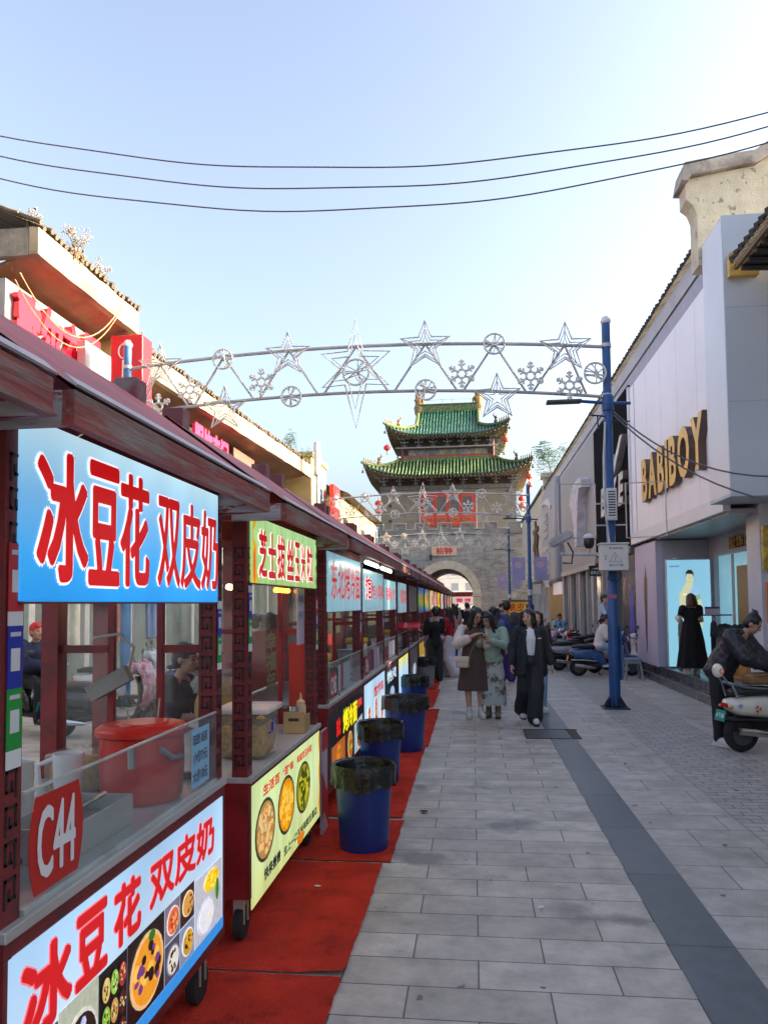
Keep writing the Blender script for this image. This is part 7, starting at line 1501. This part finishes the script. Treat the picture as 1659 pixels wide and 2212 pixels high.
    if plate_text:
        q = MB(); R = Matrix.Rotation(.25, 3, 'Y'); put_text(q, plate_text, V((-1.035, 0, .475))+R @ V((-.0035, .08, -.03)), (0, -1, 0), R @ V((0, 0, 1)), .16, .06, .02, (-1, 0, 0), .001); q.build('plate_characters', flat('plate white', (.85, .88, .88)), pl, fix=False)
    if rack:
        b = MB(); P = [(-.45, .12, .80), (-.75, .13, .83), (-.93, .11, .88), (-.98, 0, .90), (-.93, -.11, .88), (-.75, -.13, .83), (-.45, -.12, .80)]; b.tube(P, .017, 8); b.tube([(-.95, .06, .88), (-1.03, .05, .99)], .014, 6); b.tube([(-.95, -.06, .88), (-1.03, -.05, .99)], .014, 6); b.tube([(-.93, -.1, .88), (-.86, -.13, .70)], .014, 6); b.tube([(-.93, .1, .88), (-.86, .13, .70)], .014, 6); b.build('rear_rack', mat('blue grey rack', (.20, .22, .26), .4, metal=.4), t, True)
        b = MB(); b.ell((-1.05, 0, 1.04), (.045, .11, .09)); o = b.build('backrest', m, t, 'all')
        q = MB(); q.tube([(-.0+(-1.05)+.03*cos(a), -.108+.02*abs(cos(a)), 1.04+.032*sin(a)) for a in [2*pi*i/12 for i in range(12)]], .007, 5, closed=True); q.build('orange_mark', flat('orange mark', (.85, .35, .18)), o)
    if stickers:
        q = MB(); c = V((-.62, -.178, .56))
        for k in range(3): a = pi/2+k*2.094; q.prism([(.05*cos(a), .05*sin(a)), (.05*cos(a+1.1), .05*sin(a+1.1)), (.018*cos(a+1.3), .018*sin(a+1.3)), (.018*cos(a-.2), .018*sin(a-.2))], c, (1, 0, 0), (0, 0, 1), (0, -.004, 0))
        q.build('orange_mark', flat('orange mark', (.85, .35, .18)), t)
        q = MB(); q.prism(ring(-.40, .58, .07, .065, 9), (0, -.170, 0), (1, 0, 0), (0, 0, 1), (0, -.004, 0)); q.build('side_sticker', mat('tan sticker', (.42, .26, .12), .5, var=.5, scale=14), t)
        q = MB(); q.prism(ring(-.85, .60, .035, .03, 8), (0, -.152, 0), (1, 0, 0), (0, 0, 1), (0, -.004, 0)); q.build('side_sticker', flat('lilac sticker', (.65, .6, .8)), t)
    if quilt:
        b = MB(); R_ = []
        for x, z, w in ((.38, .42, .22), (.52, .55, .30), (.56, .75, .34), (.52, .93, .38), (.44, 1.05, .40), (.38, 1.08, .36)): R_.append([(x+.09*cos(pi*(k/10-.5))+.03*sin(k*1.3+z*9), w*(k/5-1), z+.03*sin(k*1.7)) for k in range(11)]+[(x-.03+.09*cos(pi*(k/10-.5)), w*(k/5-1), z+.03*sin(k*1.7)) for k in range(10, -1, -1)])
        b.loft(R_)
        for s in (-1, 1): b.tube([(.46, s*.2, 1.03), (.36, s*.40, 1.04)], [.07, .09], 10)
        b.build('wind_quilt', quilt, t, 'all')
    return t
cream_p = mat('cream scooter paint', (.72, .69, .58), .25, var=.06, coat=.4); blue_p = mat('blue scooter paint', (.045, .10, .26), .25, var=.06, coat=.4); white_p = mat('white scooter paint', (.62, .62, .63), .25, var=.06, coat=.4); black_p = mat('black scooter paint', (.015, .015, .017), .25, coat=.4); red_p = mat('dark red scooter paint', (.25, .02, .025), .25, coat=.4); grey_p = mat('silver grey scooter paint', (.32, .33, .35), .3, metal=.3); brown_p = mat('beige scooter panel', (.38, .32, .24), .4)
pink_q = mat('pink floral quilt', (.58, .24, .28), .85, var=.2, scale=9, col2=(.66, .56, .60), thr=.54, soft=.06, bump=.4, bscale=14); pale_q = mat('lilac floral quilt', (.50, .40, .55), .85, var=.2, scale=9, col2=(.62, .50, .45), thr=.55, soft=.06, bump=.4, bscale=14)
scooter('cream scooter with orange marks and a grey rear rack, closest at the right edge', (3.60, 9.27, 0), 17, cream_p, plast, mat('plain pink quilt', (.58, .30, .33), .85, var=.15, bump=.4, bscale=14), (.08, .55, .50), '4·T·06', True, True)
t = thing('crossbody_bag', 'brown leather bag lying across the black seat of the cream scooter', 'bag', (3.22, 9.18, .745), radians(17)); b = MB(); b.rbox(-.17, .17, -.10, .10, 0, .13, .035, 3); b.build('bag_body', mat('brown leather', (.26, .14, .055), .5, var=.15), t, True); b = MB(); b.tube([(-.15, -.08, .1), (0, -.13, .12), (.15, -.08, .1)], .01, 6); b.build('strap', mat('brown leather', (.26, .14, .055), .5, var=.15), t)
b = MB(); R_ = [[(.13*k*cos(a), .16*k*sin(a)*(1+.15*sin(3*a)), z+.02*sin(2*a)) for a in [2*pi*i/16 for i in range(16)]] for k, z in ((.6, 0), (1, .03), (.9, .08), (.5, .10))]; b.loft(R_); tag(b.build('folded_cloth', cl('maroon pink cloth', (.24, .06, .11)), smooth=True, loc=(3.55, 9.24, .765)), 'maroon cloth lying on the cream scooter in front of the woman', 'cloth')
scooter('blue and beige scooter with a round badge, under the woman in the white T-shirt', (3.05, 18.1, 0), 4, blue_p, white_p, None, (.85, .62, .08), None)
scooter('white scooter seen past the blue one, half behind the tall lamp post', (3.95-.45, 19.0, 0), 15, white_p, brown_p, None)
scooter('white and black scooter with a lilac floral quilt, facing the street', (2.15, 20.2, 0), 215, white_p, plast, pale_q)
scooter('black motorbike style scooter with a bright headlamp in the parked row', (2.55, 22.0, 0), 205, black_p, plast)
scooter('silver grey scooter in the middle of the parked row', (3.0, 23.4, 0), 190, grey_p, plast)
scooter('dark red scooter with a pink quilt, beside the boy in blue', (2.35, 25.2, 0), 210, red_p, plast, pink_q)
scooter('black scooter standing farther along the parked row', (2.9, 27.0, 0), 200, black_p, plast)
scooter('white scooter at the far end of the parked row', (2.8, 29.5, 0), 195, white_p, plast)
G2 = 'scooters parked behind the stalls'
for i, (lab, x, y, rz, m, q) in enumerate((('scooter with a pink floral quilt behind the dessert stall window', -4.7, 9.6, 12, black_p, pink_q), ('dark blue scooter right of the vendor, behind the stalls', -4.35, 12.6, 8, blue_p, None), ('black motorbike under the rider in navy', -6.0, 10.0, -25, black_p, None), ('grey scooter behind the sweetcorn stall', -5.0, 14.6, 10, grey_p, None), ('dark red scooter behind the noodle stall', -5.2, 16.4, 5, red_p, None), ('scooter with a white rain cover behind the stalls', -5.6, 12.0, 15, white_p, mat('white rain cover', (.6, .6, .62), .5, var=.15, bump=.3)), ('black scooter farthest back behind the stalls', -5.4, 18.6, 8, black_p, None))): scooter(lab, (x, y, 0), rz, m, plast, q, grp=G2)
t = thing('step_stool', 'grey plastic stool beside the blue lamp post and the step', 'stool', (3.42, 17.2, 0)); gp = mat('grey blue plastic', (.24, .26, .30), .45)
b = MB(); b.rbox(-.16, .16, -.16, .16, .43, .47, .012); b.build('seat', gp, t)
for sx in (-1, 1):
    for sy in (-1, 1): b = MB(); b.tube([(sx*.19, sy*.19, 0), (sx*.13, sy*.13, .43)], .026, 6); b.build('leg', gp, t)
b = MB(); 
for s in (-1, 1): b.bx(-.15, .15, s*.15-.008, s*.15+.008, .36, .43)
b.build('apron', gp, t)
t = thing('food_cart', 'yellow topped snack cart with red characters, right of the man in purple trousers', 'food cart', (1.42, 26.5, 0))
b = MB(); b.bx(-.5, .5, 0, .8, .3, .95); b.build('counter_base', red_dark, t)
for sx in (-.46, .46): b = MB(); b.bx(sx-.02, sx+.02, .0, .04, .95, 1.36); b.build('post', steel, t)
b = MB(); b.rbox(-.36, .38, -.06, -.02, 1.36, 1.72, .006); o = b.build('sign_board', flat('cart yellow', (.90, .76, .22), .12), t); q = MB(); bold_text(q, '脆皮', (-.22, -.061, 1.40), (1, 0, 0), (0, 0, 1), .54, .27, .008, .001, 6); q.build('lettering', flat('cart red', (.80, .12, .06), .1), o, fix=False)
b = MB(); b.prism([(-.45, 1.73), (.55, 1.73), (.62, 1.82), (.46, 1.78), (-.4, 1.79)], (0, -.2, 0), (1, 0, 0), (0, 0, 1), (0, 1.1, 0)); b.build('canopy', mat('brown canopy', (.12, .07, .05), .7), t)
for k in range(2): wheel(t, (-.4+.8*k, .4), .16)
b = MB(); b.rbox(-.42, .42, .05, .6, .951, 1.45, .02); b.build('glass_case', pale_glass, t)
t = thing('tricycle', 'dark red enclosed tricycle parked behind the woman in the dark suit', 'vehicle', (2.0, 34.0, 0)); b = MB(); b.rbox(-.6, .6, -.9, .9, .35, 1.65, .12, 3); b.build('body', red_dark, t, True); b = MB(); b.bx(-.48, .48, -.905, -.9, 1.0, 1.5); b.build('windscreen', mat('dark window', (.05, .06, .07), .2), t)
for s in (-1, 1): b = MB(); b.ell((s*.4, -.9, .75), (.08, .04, .08)); b.build('headlight', lens_w, t, True); wheel(t, (s*.5, .6), .22)
wheel(t, (0, -.6), .22)
# ---------------------------------------------------------------- bins and small goods
bin_blue = mat('blue bin plastic', (.006, .030, .20), .38, var=.12, scale=3); bin_grey = mat('grey bin plastic', (.25, .25, .27), .45); bagm = mat('black bin liner', (.010, .010, .011), .28, var=.2, bump=.6, bscale=22)
def bin_(label, x, y, m, r=.21, h=.56, seed=1):
    t = thing('rubbish_bin', label, 'bin', (x, y, .008), seed*1.3, 'bins with black liners along the red carpet')
    b = MB(); b.lathe([(r*.80, 0), (r*.83, .02), (r*.97, h*.86), (r*1.03, h*.87), (r*1.05, h), (r*.98, h), (r*.93, h*.86), (r*.78, .03), (0, .03)], n=36); b.build('bin_body', m, t, True)
    rnd = random.Random(seed); ph = [rnd.uniform(0, 6) for _ in range(5)]
    wv = lambda a: .5*sin(3*a+ph[0])+.3*sin(7*a+ph[1])+.25*sin(13*a+ph[2])
    n = 72; prof = [(.70, h*.55, 0), (.86, h*.82, .4), (.97, h+.005, .3), (1.06, h+.018, .3), (1.11, h-.01, .6), (1.10, h-.06, 1.0), (1.08, h-.10, 1.4), (1.10, h-.135, 2.6)]
    vs = []; fs = []
    for i, (k, z, wob) in enumerate(prof):
        for j in range(n): a = 2*pi*j/n; rr = r*k*(1+.018*wob*sin(17*a+ph[3])+.012*wob*wv(a)); vs.append((rr*cos(a), rr*sin(a), z+.011*wob*wv(a)))
    for i in range(len(prof)-1):
        for j in range(n): fs.append((i*n+j, i*n+(j+1) % n, (i+1)*n+(j+1) % n, (i+1)*n+j))
    fs.append(list(range(n))); b = MB(); b.add(vs, fs); b.build('bin_liner', bagm, t, True)
    return t
bin_('nearest blue bin with a black liner, on the red carpet before the noodle stall', -.78, 5.38, bin_blue, .205, .565, 1)
bin_('second blue bin, partly hidden behind the nearest one', -.90, 7.35, bin_blue, .21, .55, 2)
bin_('third blue bin, its black liner hanging over one side', -.80, 8.95, bin_blue, .25, .60, 3)
bin_('fourth blue bin, smaller, before the grey bin', -.93, 11.95, bin_blue, .22, .56, 4)
bin_('grey bin with a black liner at the feet of the man in black', -1.0, 15.6, bin_grey, .23, .58, 5)
bin_('bright blue bin with a tall black bag beyond the white trousers', -.62, 20.6, mat('bright blue bin', (.01, .04, .4), .38), .22, .62, 6)
red_pl = mat('red plastic', (.58, .022, .012), .32, var=.05)
def tub(label, x, y, z, r, h, m=red_pl):
    t = thing('plastic_barrel', label, 'barrel', (x, y, z)); b = MB(); b.lathe([(r*.88, 0), (r*.95, .02), (r, h*.5), (r*.98, h*.98), (0, h*.98)], n=36); b.build('barrel_body', m, t, True)
    b = MB(); b.lathe([(r*1.06, h*.93), (r*1.1, h*.95), (r*1.1, h*1.02), (r*1.0, h*1.07), (r*.62, h*1.08), (r*.6, h*1.11), (r*.3, h*1.12), (0, h*1.12)], n=36); b.build('lid', m, t, True)
    b = MB(); b.tube([(r*.75, -r*.72, h*.8), (r*.98, -r*.55, h*.66), (r*1.04, -r*.1, h*.62)], .012, 6); b.tube([(r*.2, -r*1.02, h*.55), (r*.2, -r*1.06, h*.85)], .014, 6); b.build('handle', mat('steel clip', (.3, .3, .3), .4, metal=.6), t, True)
tub('large red lidded barrel on the dessert counter beside the price list', -1.33, 2.98, .932, .165, .275)
tub('second red lidded barrel at the left end of the dessert counter', -1.55, 2.02, .932, .13, .30)
def bottle(label, x, y, z, r, h, m, capm=None, grp='squeeze bottles on the sweetcorn counter', fill=None):
    t = thing('squeeze_bottle', label, 'bottle', (x, y, z), 0, grp); b = MB(); b.lathe([(r*.95, 0), (r, .01), (r, h*.62), (r*.8, h*.70), (r*.55, h*.72)], n=18); b.build('bottle_body', m, t, True); b = MB(); b.lathe([(r*.82, h*.70), (r*.82, h*.76), (r*.5, h*.80), (r*.22, h*.84), (r*.14, h), (0, h)], n=16); b.build('nozzle', capm or m, t, True)
yel = mat('yellow plastic', (.70, .42, .015), .35, var=.05)
bottle('yellow squeeze bottle on the sweetcorn counter', -1.33, 4.72, .842, .036, .20, yel)
bottle('pale squeeze bottle standing in the wooden box on the sweetcorn counter', -1.19, 5.22, .842, .036, .25, mat('pale orange plastic', (.62, .42, .26), .4))
t = thing('wooden_box', 'small wooden condiment box with a spoon pot on the sweetcorn counter', 'box', (-1.20, 5.12, .842)); b = MB(); b.bx(-.07, .07, -.07, -.055, 0, .14); b.bx(-.07, -.056, -.054, .12, 0, .11); b.bx(.056, .07, -.054, .12, 0, .11); b.bx(-.055, .055, -.054, .12, 0, .01); b.build('box_body', mat('pale wood box', (.42, .26, .11), .5), t); b = MB(); b.bx(-.035, .035, -.0715, -.0702, .08, .10); b.build('printed_mark', dark_iron, t)
t = thing('spoon_pot', 'steel pot standing in the wooden condiment box', 'pot', (-1.215, 5.10, .853)); b = MB(); b.lathe([(.033, 0), (.035, .16), (.031, .16), (.029, .01), (0, .01)], n=18); b.build('pot_body', chrome, t, True); b = MB(); b.lathe([(.036, .155), (.037, .165), (.030, .165)], n=18); b.build('rim', chrome, t, True)
corn = mat('sweetcorn', (.62, .36, .03), .5, var=.35, scale=60, bump=1.0, bscale=80); tubp = glass_mat('clear tub plastic', (.93, .90, .85), .22)
t = thing('corn_tub', 'clear lidded tub full of yellow sweetcorn on the sweetcorn counter', 'tub', (-1.28, 4.32, .842)); b = MB(); b.rbox(-.15, .13, -.15, .15, 0, .25, .03, 3); b.build('tub_body', tubp, t, True); b = MB(); b.rbox(-.135, .115, -.135, .135, .008, .19, .03, 3); b.build('corn_fill', corn, t, True); b = MB(); b.rbox(-.17, .15, -.17, .17, .25, .285, .012, 2); b.build('lid', mat('milky lid', (.66, .60, .56), .35), t, True); b = MB(); b.tube([(.133, -.08, .14), (.135, -.02, .14), (.135, -.02, .19), (.135, .02, .2)], .006, 5); b.build('blue_mark', flat('blue marker', (.2, .2, .7)), t)
t = thing('plastic_bag', 'large clear bag of yellow grain behind the squeeze bottles', 'bag', (-1.72, 5.10, .842)); b = MB(); b.ell((0, 0, .17), (.17, .2, .18)); remesh(b, 'bag_fill', mat('amber grain', (.30, .17, .05), .5, var=.2, scale=20), t, .012, 2, .012, 1, 9); b = MB(); b.lathe([(.17, .27), (.19, .33), (.16, .38), (.2, .41)], n=40, cap=False, wob=lambda a, z: .09*sin(9*a+z*20)); b.build('bag_top', glass_mat('crinkled clear plastic', (.9, .88, .85), .3, .15), t, True)
t = thing('steel_tray', 'steel tray on the dessert counter behind the glass guard', 'tray', (-1.33, 2.42, .932)); b = MB(); P = [[(x, y, z) for x, y in ((-.11, -.22), (.11, -.22), (.11, .22), (-.11, .22))] for z in (0, .10)]; b.bx(-.115, .115, -.225, .225, 0, .008); b.bx(-.115, -.108, -.225, .225, .0085, .10); b.bx(.108, .115, -.225, .225, .0085, .10); b.bx(-.1075, .1075, -.225, -.218, .0085, .10); b.bx(-.1075, .1075, .218, .225, .0085, .10); b.build('tray_body', steel, t); b = MB(); b.rbox(-.105, .105, -.215, .215, .0085, .05, .01); b.build('jelly', mat('dark jelly', (.10, .08, .05), .2), t); b = MB(); b.tube([(-.05, -.1, .06), (.05, .15, .12)], .008, 6); b.build('spoon', chrome, t)
t = thing('measuring_jug', 'white plastic jug beside the large red barrel', 'jug', (-1.60, 2.90, .932)); b = MB(); b.lathe([(.05, 0), (.06, .19), (.055, .19), (.046, .01), (0, .01)], n=20); b.build('jug_body', white_pl, t, True); b = MB(); b.tube([(-.05, -.02, .17), (-.10, -.05, .15), (-.09, -.05, .03)], .012, 6); b.build('handle', white_pl, t, True)
b = MB(); vs = []; 
for j in range(13):
    for i in range(13): x, y = -.11+.22*i/12, -.14+.28*j/12; vs.append((x, y, .012+.05*max(0, .6+mnoise.noise(V((x*9, y*9, 2)))+.6*mnoise.noise(V((x*22, y*20, 5))))*(1-abs(i-6)/8)))
b.add(vs, [(j*13+i, j*13+i+1, (j+1)*13+i+1, (j+1)*13+i) for j in range(12) for i in range(12)]); tag(b.build('towel', cl('blue towel cloth', (.012, .03, .26)), smooth=True, loc=(-1.72, 2.32, .933)), 'crumpled blue towel on the dessert counter', 'towel')
t = thing('topping_tub', 'pale tub of yellow topping behind the red barrel', 'tub', (-1.62, 3.14, .932)); b = MB(); b.rbox(-.16, .2, -.12, .12, 0, .16, .02, 2); b.build('tub_body', tubp, t, True); b = MB(); b.rbox(-.145, .185, -.105, .105, .01, .12, .02, 2); b.build('topping_fill', corn, t, True)
t = thing('tongs', 'black tongs lying by the number sticker', 'tongs', (-1.28, 2.02, .945), .5)
for s in (-1, 1): b = MB(); b.tube([(0, 0, .02), (s*.02, .07, .03), (s*.012, .15, .012)], .008, 6); b.build('arm', dark_iron, t)
t = thing('price_card', 'red and white triangular board standing on the carpet beside the corn stall', 'sign', (-1.12, 5.66, .01)); b = MB(); b.rbox(-.02, .0, -.05, .16, 0, .75, .004); o = b.build('board', flat('white board', (.72, .66, .70)), t); b = MB(); b.bx(.001, .003, -.05, .16, .60, .75); b.prism([(-.05, .45), (.12, .28), (-.05, .12)], (.001, 0, 0), (0, 1, 0), (0, 0, 1), (.002, 0, 0)); b.prism([(.16, .3), (.02, .16), (.16, .03)], (.001, 0, 0), (0, 1, 0), (0, 0, 1), (.0018, 0, 0)); b.build('red_print', flat('red print board', (.72, .10, .10)), o)
t = thing('red_umbrella_cover', 'red plastic flap hanging over the counter of the stall with the white sign', 'flap', (-1.05, 12.3, 1.2)); b = MB(); b.loft([[(x, y, z) for y, z in ((-.3, .12), (-.1, .2), (.12, .18), (.3, .06))] for x in (-.25, .0, .22)], cap=False, closed=False); b.build('sheet', mat('red plastic sheet', (.5, .02, .05), .2), t, True); b = MB(); b.tube([(.2, -.3, .1), (.2, .3, .05)], .01, 5); b.build('edge_rod', steel, t)

t = thing('power_strip', 'grey metal socket box tilted on the dessert stall window frame, with a bent cable', 'socket box', (-1.60, 3.24, 1.36)); R = Matrix.Rotation(radians(-28), 3, 'Y'); b = MB(); b.box((0, 0, 0), (.20, .05, .07), R); b.build('socket_case', mat('dusty metal box', (.26, .24, .20), .6, var=.3), t); b = MB(); b.tube([(.09, 0, .06), (.12, -.02, .16), (.05, -.02, .22), (-.08, 0, .2)], .007, 6); b.build('lead', mat('beige lead', (.4, .36, .28), .6), t, True)
cable('cable', 'thin dangling lead inside the dessert stall window', [((-1.5, 3.2, 1.25), (-1.42, 3.2, .95), .0), ((-1.42, 3.2, .95), (-1.36, 3.22, 1.3), .1)], .004, mat('beige lead', (.4, .36, .28), .6))
goods = [(-1.3, 6.2, .932, 'yellow'), (-1.42, 6.5, .932, 'white'), (-1.3, 7.1, .932, 'steel'), (-1.35, 8.2, .932, 'white'), (-1.3, 8.6, .932, 'steel'), (-1.4, 9.2, .932, 'yellow'), (-1.35, 10.1, .932, 'steel'), (-1.32, 10.7, .932, 'white'), (-1.35, 11.9, .932, 'yellow'), (-1.35, 14.2, .932, 'steel')]
names = ['noodle stall', 'noodle stall', 'noodle stall', 'fried chicken stall', 'fried chicken stall', 'fried chicken stall', 'stall with the narrow pale sign', 'stall with the narrow pale sign', 'stall with the yellow blue panel', 'stall with the blank grey sign']
for i, (x, y, z, k) in enumerate(goods):
    if k == 'steel':
        t = thing('cooking_pot', 'steel cooking pot on the counter of the %s' % names[i], 'pot', (x, y, z)); b = MB(); b.lathe([(.12, 0), (.135, .02), (.135, .16), (.125, .16), (.12, .03), (0, .02)], n=24); b.build('pot_body', chrome, t, True); b = MB(); [b.tube([(s*.13, -.04, .12), (s*.17, 0, .12), (s*.13, .04, .12)], .008, 6) for s in (-1, 1)]; b.build('handle', dark_iron, t)
    elif k == 'yellow':
        t = thing('yellow_tub', 'yellow lidded tub on the counter of the %s' % names[i], 'tub', (x, y, z)); b = MB(); b.rbox(-.11, .11, -.13, .13, 0, .30, .02, 2); b.build('tub_body', mat('pale tub plastic', (.62, .55, .42), .4), t, True); b = MB(); b.rbox(-.12, .12, -.14, .14, .30, .36, .015, 2); b.build('lid', yel, t, True)
    else:
        t = thing('white_tub', 'white plastic tub on the counter of the %s%s' % (names[i], ' by its window' if i == 1 else ''), 'tub', (x, y, z)); b = MB(); b.lathe([(.09, 0), (.11, .24), (.115, .26), (0, .26)], n=22); b.build('tub_body', white_pl, t, True); b = MB(); b.lathe([(.118, .255), (.118, .28), (0, .285)], n=22); b.build('lid', mat('pale blue lid', (.35, .48, .6), .4), t, True)

for x, y, n, lab in ((-1.62, 2.62, 8, 'stack of white paper cups left of the white jug on the dessert counter'),):
    t = thing('cup_stack', lab, 'cups', (x, y, .932))
    for k in range(n): b = MB(); b.lathe([(.030, 0), (.040, .085), (.042, .088), (.038, .085), (.028, .004), (0, .004)], (0, 0, k*.018), 18); b.build('cup', mat('paper cup', (.70, .68, .64), .5, var=.04), t, True)
bottle('red topped syrup bottle beside the topping tub on the dessert counter', -1.45, 3.2, .932, .03, .24, mat('milky bottle', (.60, .55, .48), .35), red_pl, 'bottles on the dessert counter')
bottle('yellow syrup bottle next to the red topped one on the dessert counter', -1.53, 3.22, .932, .03, .22, yel, None, 'bottles on the dessert counter')
scooter('silver scooter close behind the blue one in the parked row', (2.75, 19.6, 0), 10, grey_p, plast)
scooter('red scooter with a black seat behind the white quilted one', (2.9, 21.2, 0), 200, red_p, plast)
scooter('white motor scooter with a pink quilt near the parked black one', (2.0, 22.9, 0), 215, white_p, plast, pink_q)
bpy.data.scenes.remove(WORK)
